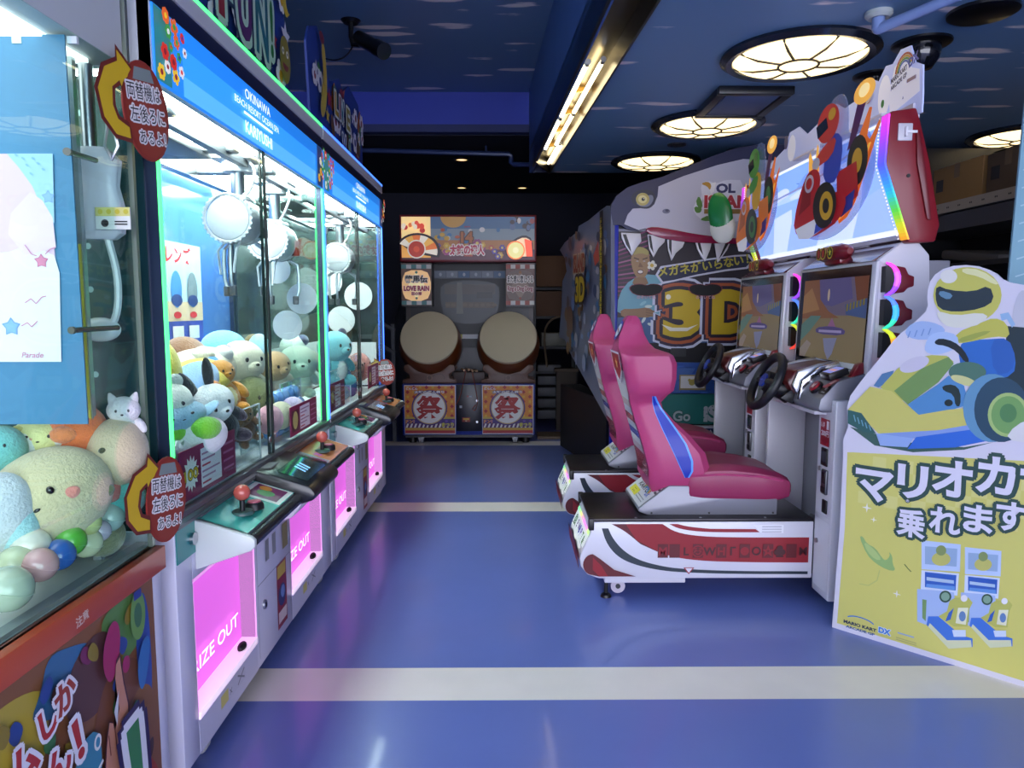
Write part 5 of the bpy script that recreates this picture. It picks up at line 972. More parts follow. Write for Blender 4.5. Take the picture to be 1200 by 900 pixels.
for sg, ya_, yb_ in ((-1, y0-.01, y0+.05), (1, y1-.05, y1+.01)):
    cap = [(1.585, 2.16), (1.575, 1.95), (1.69, 1.625), (1.80, 1.63), (1.815, 1.70), (1.76, 1.95), (1.71, 2.12), (1.69, 2.175)]
    m = MB(); m.prism(cap, 'y', ya_, yb_, mat('#7d0c1a', .4, coat=.1), bev=.008); c = m.build('end_cap', t, 'glossy dark red end cap')
    ye = ya_ if sg < 0 else yb_
    m = MB(); m.prism([(1.69, 2.08), (1.70, 1.95), (1.755, 1.72), (1.775, 1.72), (1.735, 1.95), (1.705, 2.08)], 'y', ye-.01 if sg < 0 else ye, ye if sg < 0 else ye+.01, mat('#6a0a16', .4, coat=.1), bev=.004); m.cyl((1.67, ye, 1.9), (1.67, ye+sg*.004, 1.9), .008, BLACK, n=10); m.build('cap_rib', c)
    m = MB(); P = [(1.578, 2.15), (1.57, 1.95), (1.685, 1.64)]; N = 36
    for i in range(N):
        k0, k1 = i/N, (i+1)/N
        def at(k): return (P[0][0]+(P[1][0]-P[0][0])*k/.4, P[0][1]+(P[1][1]-P[0][1])*k/.4) if k < .4 else (P[1][0]+(P[2][0]-P[1][0])*(k-.4)/.6, P[1][1]+(P[2][1]-P[1][1])*(k-.4)/.6)
        a, b_ = at(k0), at(k1); cc = lerp_hex(RAINB, k0)
        m.prism([(a[0]-.004, a[1]), (b_[0]-.004, b_[1]), (b_[0]+.004, b_[1]), (a[0]+.004, a[1])], 'y', ya_-.001, yb_-.006 if sg < 0 else yb_, mat(cc, .4, emit=.8)); m.ell(((a[0]+b_[0])/2-.006, (ya_ if sg > 0 else yb_)-.004*sg, (a[1]+b_[1])/2), .003, ink('#fff6ff', 1.2), n=6, k=4)
    m.build('rainbow_strip', c, 'rainbow light strip')
m = MB(); m.box(1.615, 1.675, y0-.018, y0-.01, 2.04, 2.11, mat('#c9c7cc', .4), bev=.003); m.box(1.64, 1.65, y0-.03, y0-.018, 2.055, 2.095, mat('#e3e1e6', .4), bev=.003); m.box(1.65, 1.69, y0-.026, y0-.02, 2.07, 2.08, mat('#e3e1e6', .4)); m.build('wall_bracket', t, 'white square switch plate')
for yy in (3.5, 4.0, 4.5): m = MB(); m.box(1.69, 1.75, yy-.06, yy+.06, 1.637, 1.645, mat('#c9c7d0', .4)); m.build('support_foot', t)
# clear cut-out board along the top
m = MB(); CLD = mat('#c6cdf0', .4); prof = [(4.9, 2.15), (3.1, 2.15)]
top = [(3.05, 2.22), (3.06, 2.34), (3.12, 2.37), (3.16, 2.45), (3.24, 2.46), (3.3, 2.42), (3.36, 2.43), (3.42, 2.38), (3.5, 2.42), (3.56, 2.36), (3.75, 2.35), (3.85, 2.40), (3.95, 2.41), (4.02, 2.36), (4.2, 2.33), (4.32, 2.40), (4.46, 2.40), (4.53, 2.32), (4.8, 2.27), (4.88, 2.15)]
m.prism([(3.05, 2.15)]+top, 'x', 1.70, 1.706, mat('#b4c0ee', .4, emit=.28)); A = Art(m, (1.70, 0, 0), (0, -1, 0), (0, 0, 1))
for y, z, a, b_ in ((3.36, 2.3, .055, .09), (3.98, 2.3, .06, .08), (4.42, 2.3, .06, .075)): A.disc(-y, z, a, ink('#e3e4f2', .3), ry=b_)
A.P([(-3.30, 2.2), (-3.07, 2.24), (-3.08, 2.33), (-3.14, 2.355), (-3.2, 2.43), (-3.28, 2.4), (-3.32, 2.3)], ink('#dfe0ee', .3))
for y, z in ((3.37, 2.27), (3.98, 2.27)): A.disc(-y, z, .014, ink('#4f9a5a'), ry=.018)
for i, c in enumerate(('#c0392f', '#d9a02f', '#4f9a4f', '#3f6fc0')): A.line([(-3.2+q[0]*(.07-.01*i), 2.36+q[1]*(.07-.01*i)) for q in arc(0, 0, 1, 1, 20, 175, 10)], .009, ink(c))
A.text('MARIO KART', -3.30, 2.335, .03, ink('#23264a'), .04, 'l', width=.13, rot=.2); A.text('ARCADE GP', -3.30, 2.305, .026, ink('#2c2f55'), .04, 'l', width=.13, rot=.2); A.text('DX', -3.16, 2.36, .05, ink('#2f4fb8'), .05, 'l', rot=.2); A.rect(-3.17, 2.3, -3.1, 2.315, ink('#a9909a')); A.text('A', -3.2, 2.24, .02, ink('#23264a'))
A.disc(-3.5, 2.36, .042, ink('#a83024'), ry=.055); A.disc(-3.5, 2.325, .045, ink('#ded9d4'), ry=.016, rot=.3); A.disc(-4.5, 2.35, .03, ink('#2c3a8a'), ry=.04)
m.box(1.69, 1.72, 3.1, 3.3, 2.14, 2.2, WPL); m.box(1.66, 1.70, 3.3, 3.7, 2.2, 2.212, mat('#e6e8fa', .3)); m.box(1.66, 1.70, 4.0, 4.3, 2.2, 2.212, mat('#e6e8fa', .3)); m.build('cloud_board', t, 'pale cloud board with a rainbow logo')
# two racer cut-outs in front of the panel (plain helmeted drivers)
def racer(ctr, s, tilt, pal, label, flip=1.45):
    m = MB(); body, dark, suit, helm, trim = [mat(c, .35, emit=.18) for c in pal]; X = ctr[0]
    rt = lambda p: (p[0]*math.cos(tilt)-p[1]*math.sin(tilt), p[0]*math.sin(tilt)+p[1]*math.cos(tilt))
    A = Art(m, ctr, (0, -1, 0), (0, 0, 1), step=.0012, base=.002)
    S = lambda pts, mm: A.P([(rt(p)[0]*s*flip, rt(p)[1]*s) for p in pts], mm)
    C = lambda x, y, r_, mm, ry=None, rot=0: S([(x+r_*math.cos(2*PI*i/22)*math.cos(rot)-(ry or r_)*math.sin(2*PI*i/22)*math.sin(rot), y+r_*math.cos(2*PI*i/22)*math.sin(rot)+(ry or r_)*math.sin(2*PI*i/22)*math.cos(rot)) for i in range(22)], mm)
    out = smooth([(-.42, -.5), (-.5, -.32), (-.38, -.05), (-.2, .05), (-.16, .35), (-.05, .6), (.12, .62), (.2, .45), (.2, .2), (.36, .3), (.5, .1), (.55, -.1), (.45, -.35), (.2, -.55), (-.1, -.6)], 2)
    vs = [(X, ctr[1]-rt(p)[0]*s*flip, ctr[2]+rt(p)[1]*s) for p in out]; k = len(vs); m.add([(x+.004, y, z) for x, y, z in vs]+vs, [tuple(range(k))[::-1], tuple(range(k, 2*k))]+[(i, (i+1) % k, k+(i+1) % k, k+i) for i in range(k)], glass('#e8ecfa', 1.4, .03, .25, '#dfe6ff'))
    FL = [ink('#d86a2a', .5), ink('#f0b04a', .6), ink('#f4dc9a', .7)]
    S(smooth([(.1, -.5), (.3, -.42), (.45, -.1), (.62, .3), (.42, .05), (.5, .45), (.3, .1), (.2, -.2)], 1), FL[0]); S(smooth([(.1, -.48), (.28, -.38), (.4, -.1), (.52, .15), (.3, -.1)], 1), FL[1]); S(smooth([(-.3, -.1), (-.32, .3), (-.22, .1), (-.18, .35), (-.14, -.05)], 1), FL[1])
    S([(.22, .1), (.3, .12), (.42, .42), (.33, .47)], mat('#6a2a6a', .35)); C(.38, .46, .05, mat('#b08ac0', .35)); C(.4, .5, .12, FL[1], .09); C(.4, .51, .06, FL[2], .05)
    C(.36, -.02, .12, dark, .2); C(.36, -.02, .06, trim, .1)
    S([(.12, -.05), (.36, -.02), (.4, -.3), (.15, -.4)], body); S([(.2, -.3), (.36, -.24), (.34, -.38), (.2, -.44)], mat('#2c3f9a', .35, emit=.1))
    S(smooth([(-.06, -.12), (.16, -.12), (.2, .2), (.1, .3), (-.04, .26)], 1), suit); S(smooth([(-.04, .24), (.12, .26), (.06, .1), (-.16, .06), (-.18, .14)], 1), helm); C(-.16, .1, .055, ink('#e3e2e8'))
    C(-.01, .4, .15, helm, .16); S([(-.17, .42), (-.03, .46), (.0, .36), (-.14, .31)], mat('#1b2030', .1, coat=.6)); C(.05, .46, .05, trim)
    S(smooth([(-.47, -.46), (-.42, -.2), (-.3, .02), (-.2, .07), (-.1, .03), (-.06, -.08), (-.12, -.2), (-.02, -.26), (.2, -.2), (.3, -.3), (.22, -.46), (-.05, -.54), (-.25, -.55)], 1), body); S([(-.3, .0), (-.2, .05), (-.2, -.25), (-.38, -.32)], mat('#8f1620' if pal[0] == '#b4202a' else '#b05a1c', .35, emit=.1)); S([(-.42, -.44), (.1, -.36), (.12, -.46), (-.2, -.56), (-.36, -.54)], ink('#d9dbe6', .25)); S([(-.1, -.44), (.12, -.38), (.12, -.47), (-.12, -.53)], mat('#2c4ab8', .35, emit=.15)); C(-.22, -.06, .07, ink('#e6dfe4'), .08); C(-.22, -.06, .045, body, .05)
    C(.02, -.3, .16, dark, .2, .2); C(.05, -.31, .09, trim, .125, .2); C(.05, -.31, .045, dark, .065, .2)
    for yy in (.0,): m.box(X+.004, 1.60, ctr[1]-.008, ctr[1]+.008, ctr[2]-.008, ctr[2]+.008, STEEL)
    m.build('racer_board', t, label)
racer((1.50, 3.42, 1.985), .53, 0, ('#b4202a', '#1b1b20', '#2440a8', '#c0302c', '#c79a2c'), 'clear board with a red kart and helmeted racer')
racer((1.50, 4.42, 2.0), .53, .0, ('#d8762c', '#1b2420', '#d0a02c', '#3f8f3c', '#3f7a3f'), 'clear board with an orange kart and helmeted racer', 1.2)
q = onX(845, 257, 1.5); m = MB(); m.T = Matrix.Translation((1.5, q[1], q[2])) @ Matrix.Rotation(1.0, 4, 'Z') @ Matrix.Rotation(-.2, 4, 'X')
m.ell((0, 0, .03), (.03, .085, .16), mat('#1f7a3a', .3, coat=.3), n=24, k=12); m.ell((.004, 0, -.06), (.03, .09, .11), mat('#dcdccf', .35), n=24, k=12); m.ell((-.012, .02, -.07), (.01, .02, .04), BLACK); m.box(-.005, .1, -.01, .01, -.01, .01, STEEL); m.build('green_disc', t, 'green and white oval ornament')
# ================================================================ shark mouthed ride cabin
YI = 5.7
t = thing('shark_ride', 'dark ride cabin with a huge toothed shark head board and yellow 3D lettering', 'arcade machine', (1.6, 6.2, 0))
def I(px, py): q = onY(px, py, YI); return (q[0], q[2])
NV = mat('#0b1044', .45, coat=.1); BKK = mat('#08080b', .5)
m = MB(); m.box(.83, 2.75, YI+.04, 6.75, .02, .40, NV); m.box(.87, 2.75, YI+.05, 6.75, .40, 2.0, BKK); m.box(.95, 2.75, YI+.1, 6.75, 2.0, 2.2, BKK)
m.build('cabin_body', t)
m = MB(); m.box(.825, .872, YI-.005, YI+.06, .02, 2.02, mat('#1c2fae', .35, coat=.2), bev=.005); m.build('corner_frame', t, 'bright blue corner post')
# shark head board
head = [I(*p) for p in [(715, 252), (716, 240), (722, 230), (735, 220), (752, 214), (775, 208), (800, 198), (835, 183), (862, 174), (900, 168), (1000, 165), (1060, 190), (1060, 290), (930, 285), (870, 282), (820, 280), (780, 272), (755, 268), (748, 271), (735, 269), (727, 264), (716, 264)]]
m = MB(); m.prism(head, 'y', YI-.02, YI+.05, NV); A = Art(m, (0, YI-.02, 0), (1, 0, 0), (0, 0, 1), step=.0003)
SH = mat('#b9b9cc', .4, coat=.15, var=.06, vscale=2)
A.P([I(*p) for p in [(731, 263), (735, 252), (741, 245), (755, 244), (766, 240), (770, 230), (771, 219), (800, 207), (840, 194), (870, 187), (1050, 195), (1050, 285), (930, 284), (870, 281), (820, 279), (780, 271), (755, 268), (748, 270)]], SH)
A.P(smooth([I(*p) for p in [(738, 232), (745, 224), (757, 222), (766, 226), (769, 235), (762, 245), (750, 245), (742, 240)]], 2), mat('#0e1230', .3)); A.P(smooth([I(*p) for p in [(743, 237), (750, 243), (760, 243), (766, 234), (763, 227)]], 2), mat('#6f7488', .4))
q = I(752.5, 234); A.disc(q[0], q[1], .052, mat('#b3a45a', .25, coat=.5), ry=.048); A.disc(q[0], q[1], .034, mat('#d6cc8a', .25, coat=.5), ry=.03); A.disc(q[0]+.004, q[1], .013, BLACK); A.disc(q[0]+.008, q[1]+.005, .004, ink('#e8e6da'))
q = I(780, 248); A.disc(q[0], q[1], .03, mat('#6f7088', .5), ry=.018); A.disc(q[0]+.006, q[1]+.006, .014, mat('#3f4058', .5), ry=.01)
hb = m.build('shark_head', t)
m = MB(); gum = smooth([I(*p) for p in [(756, 268), (765, 266), (785, 269), (815, 275), (850, 279), (900, 281), (1050, 284), (1050, 292), (900, 287), (850, 286), (810, 285), (785, 282), (768, 278), (757, 273)]], 1); m.prism(gum, 'y', YI-.035, YI-.02, mat('#8a1640', .25, coat=.5), bev=.004); m.build('gum', hb, 'crimson gum')
TO = mat('#dcdce4', .3, coat=.3)
for pts, bl in (([(727, 273), (750, 274), (751, 283), (745, 291), (740, 300), (733, 290), (728, 280)], [(729, 275), (733, 275), (738, 290), (739, 296), (733, 287)]), ([(758, 275), (779, 278), (778, 284), (771, 291), (765, 302), (760, 292)], [(759, 276), (762, 277), (765, 297), (761, 290)]), ([(781, 279), (802, 282), (799, 290), (791, 297), (786, 306), (782, 293)], [(783, 280), (786, 281), (786, 300), (783, 291)]), ([(814, 283), (833, 284), (831, 293), (828, 300), (825, 307), (820, 300), (816, 292)], [(816, 284), (819, 284), (823, 300), (818, 292)]), ([(836, 284), (855, 284), (851, 293), (846, 300), (840, 308), (838, 296)], [(849, 285), (853, 285), (845, 299), (841, 304)]), ([(875, 285), (893, 286), (888, 300), (884, 308), (879, 296)], [(877, 286), (880, 286), (883, 302)])):
    m = MB(); m.prism([I(*p) for p in pts], 'y', YI-.03, YI-.008, TO, bev=.004); A = Art(m, (0, YI-.03, 0), (1, 0, 0), (0, 0, 1)); A.P([I(*p) for p in bl], BLACK); m.build('tooth', hb)
# crest on the head
m = MB(); A = Art(m, (0, YI-.022, 0), (1, 0, 0), (0, 0, 1), step=.0003)
A.P(smooth([I(*p) for p in [(812, 240), (822, 232), (820, 217), (828, 212), (838, 216), (850, 211), (872, 212), (872, 258), (850, 262), (824, 260), (812, 250)]], 1), ink('#d3d4e2')); A.P([I(*p) for p in [(829, 216), (838, 214), (836, 225), (832, 228)]], ink('#e8e6ea')); A.P(smooth([I(*p) for p in [(820, 216), (828, 213), (833, 217), (831, 224), (828, 219)]], 1), ink('#b5862a')); q = I(838, 226); A.text('OL', q[0], q[1], .09, ink('#25265a'), .05, 'l', width=.15)
for pts in ([(814, 238), (818, 229), (823, 240), (820, 247)], [(812, 242), (822, 244), (820, 250), (814, 250)], [(818, 258), (830, 252), (836, 258), (828, 260)], [(822, 236), (824, 232), (825, 244)]): A.P(smooth([I(*p) for p in pts], 1), ink('#4f7f35'))
q = I(824, 243.5); A.text('ISLAND', q[0], q[1], .125, ink('#a81f30'), .05, 'l', width=.46, outline=ink('#e6dfe6'), ow=.06); q = I(824, 251); A.rect(q[0], q[1], q[0]+.4, q[1]+.035, ink('#8a6a2a')); m.build('crest', hb, 'tropical crest with red lettering')
# printed curtain below
m = MB(); x0, x1, z0, z1 = I(722, 271)[0], 2.7, I(0+722, 402)[1], I(722, 268)[1]
m.box(x0, x1, YI+.01, YI+.04, z0, z1, mat('#20141e', .45)); A = Art(m, (0, YI+.01, 0), (1, 0, 0), (0, 0, 1), step=.0002)
A.rect(x0, z1-.03, x0+.02, z0, mat('#8a8a98', .4)); A.rect(x0, z1-.02, x0+.25, z1, mat('#8a8a98', .4))
for i in range(14): a = I(722, 285+4.6*i); b_ = I(762, 268+6*i); A.P([a, (a[0], a[1]-.012), (b_[0], b_[1]-.012), b_], ink(['#7a2a5a', '#5a1f44', '#9a5a80'][i % 3]), True)
A.P(smooth([I(*p) for p in [(723, 372), (725, 345), (740, 326), (765, 320), (785, 330), (790, 350), (788, 372)]], 1), ink('#6fa4b4')); A.P([I(*p) for p in [(723, 402), (722, 372), (790, 372), (800, 385), (880, 390), (960, 390), (960, 402)]], ink('#3a5a8a'))
for i in range(16): r = random.Random(i); A.disc(*I(r.uniform(727, 785), r.uniform(330, 398)), .03, ink(r.choice(['#8fc0c8', '#4f8a9a', '#c9d6d0'])), ry=.012, rot=r.random()*3, n=10)
A.P(smooth([I(*p) for p in [(739, 302), (743, 291), (752, 289), (760, 293), (762, 305), (760, 317), (756, 326), (746, 326), (741, 315)]], 2), ink('#9a7a55')); A.P([I(*p) for p in [(744, 325), (757, 325), (760, 332), (750, 338), (741, 332)]], ink('#8a6a4a')); A.P(smooth([I(*p) for p in [(741, 300), (744, 290), (752, 289), (760, 293), (761, 300), (751, 296)]], 1), ink('#a89a58'))
for ex in (747, 755): A.disc(*I(ex, 306), .008, ink('#e9e4da'), ry=.005); A.disc(*I(ex, 306), .004, BLACK)
A.line([I(743, 302), I(749, 304)], .008, ink('#3a2a1e')); A.line([I(753, 304), I(759, 302)], .008, ink('#3a2a1e')); A.P([I(750, 307), I(754, 313), I(748, 313)], ink('#7a5a3c')); A.disc(*I(750.5, 318.5), .024, ink('#4a1f1c'), ry=.018); A.disc(*I(750.5, 318.5), .019, ink('#e3ded4'), ry=.012)
A.P(smooth([I(*p) for p in [(727, 362), (745, 362), (760, 360), (768, 366), (764, 372), (745, 372), (728, 372)]], 1), ink('#8f6d4c'))
for k in range(3): A.line([I(757, 363+3*k), I(767, 365+3*k)], .01, ink('#7d5c40'))
q = I(764, 311); A.flower(q[0], q[1], .04, ink('#d8d6c8'), ink('#c9a93a'), 5)
OL = [(.21, ink('#c9cde0')), (.165, ink('#2a1a3a')), (.115, ink('#a8542a')), (.06, ink('#1e1228'))]
q = I(799, 391); A.text('3', q[0], q[1], .46, ink('#c9ab1e'), .06, 'c', width=.30, outline=OL); q = I(858, 388); A.text('D', q[0], q[1], .44, ink('#c9ab1e'), .06, 'c', width=.33, outline=OL)
A.P([I(*p) for p in [(768, 322), (774, 312), (800, 308), (830, 303), (860, 299), (878, 298), (884, 306), (876, 315), (850, 318), (815, 324), (790, 330), (776, 333)]], ink('#c9cadb')); A.P([I(*p) for p in [(771, 322), (776, 314), (800, 310), (830, 305), (860, 301), (876, 300), (881, 306), (874, 313), (848, 316), (815, 322), (790, 328), (777, 330)]], ink('#141a3a'))
for ch, px, py in zip('メガネがいらない！', (777, 790, 803, 816, 829, 842, 854, 866, 876), (323, 321.5, 320, 318, 316, 314, 312, 310, 308)): q = I(px, py); A.text(ch, q[0], q[1], .085, ink('#b5a93c'), .03, 'c', rot=.12)
q = I(783, 348); A.disc(q[0], q[1], .02, ink('#f0ead0'))
for pts in ([(775, 380), (785, 388), (805, 388), (818, 380), (806, 384), (788, 384)],): A.P([I(*p) for p in pts], ink('#e9e4d0'))
m.build('printed_curtain', t, 'printed curtain with a shouting man and yellow 3D')
for px in (757, 826):
    m = MB(); A = Art(m, (0, YI-.016, 0), (1, 0, 0), (0, 0, 1), step=.0004); ln = [I(px-20, 338), I(px-15, 334), I(px-6, 333), I(px, 335), I(px+6, 333), I(px+15, 334), I(px+20, 338), I(px+14, 345), I(px, 347), I(px-14, 345)]
    A.P(smooth([((a-I(px, 340)[0])*1.06+I(px, 340)[0], (b_-I(px, 340)[1])*1.1+I(px, 340)[1]) for a, b_ in ln], 1), ink('#7a2a3a')); A.P(smooth(ln, 1), mat('#030304', .6)); q = I(px, 350); A.text('のぞいてね', q[0], q[1], .03, ink('#c9a0aa'), .02, 'c'); m.build('peep_hole', t)
# lower bands
m = MB(); za, zb_ = I(722, 461)[1], I(722, 425)[1]; m.box(.872, 2.7, YI+.0, YI+.04, za, zb_, mat('#2a4f9a', .4, var=.15, vscale=5)); A = Art(m, (0, YI, 0), (1, 0, 0), (0, 0, 1)); r = random.Random(4)
for i in range(40): x = .9+.012*i; A.line([(x, za+.01), (x+.12, za+.2)], .004, ink('#5f86c4'))
for i in range(60): x = r.uniform(1.25, 2.6); z = r.uniform(za, zb_-.03); A.rect(x, z, x+.05, z+.012, ink(r.choice(['#3a62b4', '#234688'])), True)
q = I(838, 433); A.text('SEGA', q[0], q[1]-.03, .07, ink('#8fb0e6'), .02, 'l'); 
for px in (812, 853, 895): a, b_ = I(px-18, 457), I(px+15, 439); A.P([(a[0]+.01, a[1]), (b_[0], a[1]), (b_[0], b_[1]), (a[0]+.01, b_[1])], ink('#8a7a4a')); A.P([(a[0]+.02, a[1]+.015), (b_[0]-.01, a[1]+.015), (b_[0]-.01, b_[1]-.01), (a[0]+.02, b_[1]-.01)], ink('#c9c6c4')); c = ((a[0]+b_[0])/2, (a[1]+b_[1])/2); A.disc(c[0], c[1], .025, ink('#a09040')); A.disc(c[0]-.02, c[1]+.018, .012, ink('#a09040')); A.disc(c[0]+.02, c[1]+.018, .012, ink('#a09040'))
m.build('blue_band', t, 'blue band with white seat cards')
m = MB(); za, zb_ = I(722, 497)[1], I(722, 462)[1]; m.box(.872, 2.7, YI-.0, YI+.04, za, zb_, mat('#1f6a66', .4, var=.08)); A = Art(m, (0, YI, 0), (1, 0, 0), (0, 0, 1))
for px, py, s in ((733, 472, 1), (739, 478, .8), (744, 488, .9)): q = I(px, py); A.P(smooth([(q[0]-.06*s, q[1]), (q[0], q[1]+.03*s), (q[0]+.06*s, q[1]), (q[0], q[1]-.02*s)], 1), ink('#7f8f2c'))
q = I(738, 478); A.P(smooth([(q[0]-.05, q[1]+.03), (q[0], q[1]+.05), (q[0]+.06, q[1]+.03), (q[0], q[1]+.01)], 1), ink('#c9b03a')); q = I(745, 487); A.line([(q[0]-.02, q[1]-.03), (q[0]+.08, q[1]+.04)], .018, ink('#8f9f2c'))
q = I(806, 493); A.text('Go', q[0]-.12, q[1], .11, ink('#a9b6ba'), .03, 'l', outline=ink('#14403f'), ow=.04); q = I(824, 493); A.text('iSLAND', q[0], q[1], .17, ink('#b4bcc4'), .05, 'l', width=.58)
for i in range(26): x = q[0]+.022*i; A.rect(x, q[1]+.02+.03*((i*5) % 4), x+.008, q[1]+.03+.03*((i*5) % 4), ink('#1f6a66'), True)
m.build('teal_band', t, 'teal band with patterned lettering')
m = MB(); za = I(722, 502)[1]; m.box(.872, 2.7, YI-.005, YI+.04, za, za+.02, mat('#c9cad4', .4)); m.box(.872, 2.7, YI+.0, YI+.04, .03, za, NV); A = Art(m, (0, YI, 0), (1, 0, 0), (0, 0, 1)); q = I(760, 511); A.text('LOST ON THE ISLAND OF TROPICS', q[0]-.02, q[1]+.015, .05, ink('#b0b4c9'), .01, 'l', width=1.0); m.build('base_band', t, 'navy base band with small white lettering')
m = MB(); m.box(.872, 2.7, YI+.03, YI+.05, I(722, 425)[1], I(722, 402)[1], BKK); m.box(1.3, 1.42, YI+.0, YI+.03, I(722, 418)[1], I(722, 408)[1], DGREY); m.build('speaker_slot', t)
# angled printed side wing
a0, a1 = Vector((.80, 5.72, 0)), Vector((.53, 7.0, 0)); u = (a0-a1).normalized(); Lw = (a0-a1).length
def Wg(px, py):
    r_ = ray(px, py); n = Vector((-u.y, u.x, 0)); k = n.dot(a1)/(n.x*r_[0]+n.y*r_[1]); p = Vector((r_[0]*k, r_[1]*k, EYE+r_[2]*k)); return ((p-a1).dot(u), p.z)
m = MB(); n = u.cross(Vector((0, 0, 1))); out = [Wg(*p) for p in [(716, 500), (716, 243), (711, 241), (703, 247), (690, 258), (678, 265), (677, 271), (662, 284), (656, 293), (662, 303), (664, 318), (659, 330), (658, 360), (655, 395), (662, 398), (666, 410)]]
vs = [a1+u*x+Vector((0, 0, z)) for x, z in out]; k = len(vs); m.add(vs+[v-n*.03 for v in vs], [tuple(range(k)), tuple(range(k, 2*k))[::-1]]+[(i, (i+1) % k, k+(i+1) % k, k+i) for i in range(k)], mat('#6c7288', .35, coat=.2))
A = Art(m, a1, u, (0, 0, 1), step=.0003, base=.002); r = random.Random(8)
for i in range(95):
    px, py = r.uniform(664, 711), r.uniform(268, 415); w = r.uniform(1.5, 4); h = r.uniform(8, 26); c = r.choice(['#6f86b4', '#9aa0b8', '#2c3a5a', '#5a4a4a', '#4f6a8a', '#b4b0b8', '#7a5a3a', '#3f6f9a'])
    A.P(smooth([Wg(px, py), Wg(px+w, py+h*.3), Wg(px+w*.6, py+h), Wg(px-w*.5, py+h*.6)], 1), ink(c))
A.P([Wg(*p) for p in [(707, 248), (711, 246), (712, 395), (707, 395)]], ink('#1a1a22')); 
for k in range(9): q = Wg(709.5, 262+15*k); A.text('3D体感', q[0], q[1]-.03, .05, ink('#c9b02c'), .04, 'c', rot=PI/2)
A.P([Wg(*p) for p in [(700, 300), (706, 282), (707, 305), (702, 312)]], ink('#b0403a')); q = Wg(683, 318); A.text('ISLAND', q[0], q[1], .2, ink('#8a2a1e'), .05, 'c', width=.32, outline=ink('#b4a48a'), ow=.05); q = Wg(684, 352); A.text('3D', q[0], q[1], .28, ink('#c2a21e'), .05, 'c', width=.26, outline=ink('#2a1a1e'), ow=.09); q = Wg(672, 390); A.disc(q[0], q[1]+.1, .09, ink('#6a4a3c'), ry=.14)
m.build('side_wing', t, 'angled side board crowded with printed artwork')
m = MB(); m.prism([(a0.x, a0.y+.01), (a1.x, a1.y), (a1.x+.2, a1.y+.05), (.87, 5.76)], 'z', .02, .62, BKK); m.build('side_plinth', t)
# ================================================================ twin drum game
YD = 7.2; t = thing('drum_game', 'twin drum game cabinet with a painted header, festival panels and two big drums', 'arcade machine', (-.37, 7.6, 0))
xl, xr = -1.035, .288; KB = mat('#101018', .4); BL = mat('#1c2f8a', .35, coat=.2); MAR = mat('#6a141e', .35)
m = MB(); m.box(xl, xr, YD, 8.1, .09, .605, BL, bev=.006); m.box(xl+.02, xr-.02, YD+.03, 8.08, .06, .09, KB); lb = m.build('lower_cabinet', t)
for x in (-.86, .09):
    m = MB(); m.cyl((x-.02, YD+.08, .035), (x+.02, YD+.08, .035), .035, mat('#9a9aa2', .4), n=20); m.box(x-.03, x+.03, YD+.05, YD+.11, .035, .075, STEEL, bev=.005); m.build('caster', t)
for x in (-.95, .2): m = MB(); m.cyl((x, YD+.1, 0), (x, YD+.1, .06), .035, BLACK, n=16); m.build('levelling_foot', t)
OR, YL, RD2, PU, WHT = ink('#c9781c'), ink('#cfa02a'), ink('#9a1c22'), ink('#3a1f6a'), ink('#d3cfcf')
for x0_, nm in ((xl+.018, 0), (-.238, 1)):
    x1_ = x0_+.512; m = MB(); m.box(x0_, x1_, YD-.008, YD, .10, .595, WHT, bev=.002); A = Art(m, (0, YD-.008, 0), (1, 0, 0), (0, 0, 1)); A.rect(x0_+.006, .11, x1_-.006, .585, OR)
    for i in range(8):
        for k in range(7):
            x = x0_+.035+.063*i; z = .285+.048*k
            if (i+k) % 2: A.P([(x, z-.02), (x+.02, z), (x, z+.02), (x-.02, z)], RD2, True)
            else: A.P([(x-.012, z-.012), (x+.012, z-.012), (x+.012, z+.012), (x-.012, z+.012)], YL, True)
    A.rect(x0_+.006, .255, x1_-.006, .275, ink('#b89a3a')); A.rect(x0_+.006, .21, x1_-.006, .255, PU)
    for i in range(8): A.disc(x0_+.03+.065*i, .232, .016, ink('#5a3f9a'), n=6)
    A.rect(x0_+.006, .165, x1_-.006, .21, ink('#4a1f5a'))
    for i in range(12): A.P([(x0_+.012+.041*i, .167), (x0_+.03+.041*i, .167), (x0_+.045+.041*i, .207), (x0_+.027+.041*i, .207)], WHT, True)
    A.rect(x0_+.006, .14, x1_-.006, .165, ink('#b8902c')); A.rect(x0_+.006, .11, x1_-.006, .14, RD2)
    c = (x0_+x1_)/2-.005; A.disc(c, .367, .178, PU, n=40); A.disc(c, .367, .165, ink('#b89a6a'), n=40); A.disc(c, .367, .155, ink('#d9d5d2'), n=40); A.text('祭', c, .27, .25, ink('#9e1c1e'), .035, 'c')
    A.text('どんどん', x0_+.02, .55, .03, ink('#c9d0e6'), .03, 'l'); A.text('太鼓の達人祭り', c, .515, .028, ink('#e0dcd8'), .03, 'c', outline=PU, ow=.1, width=.3); A.text('まつり', x1_-.14, .18, .045, ink('#b8b03a'), .05, 'l', outline=PU, ow=.1); A.text('ドン！', x0_+.015, .215, .04, ink('#d9902c'), .05, 'l')
    m.build('festival_panel', lb, 'orange diamond patterned panel with a round red 祭 crest')
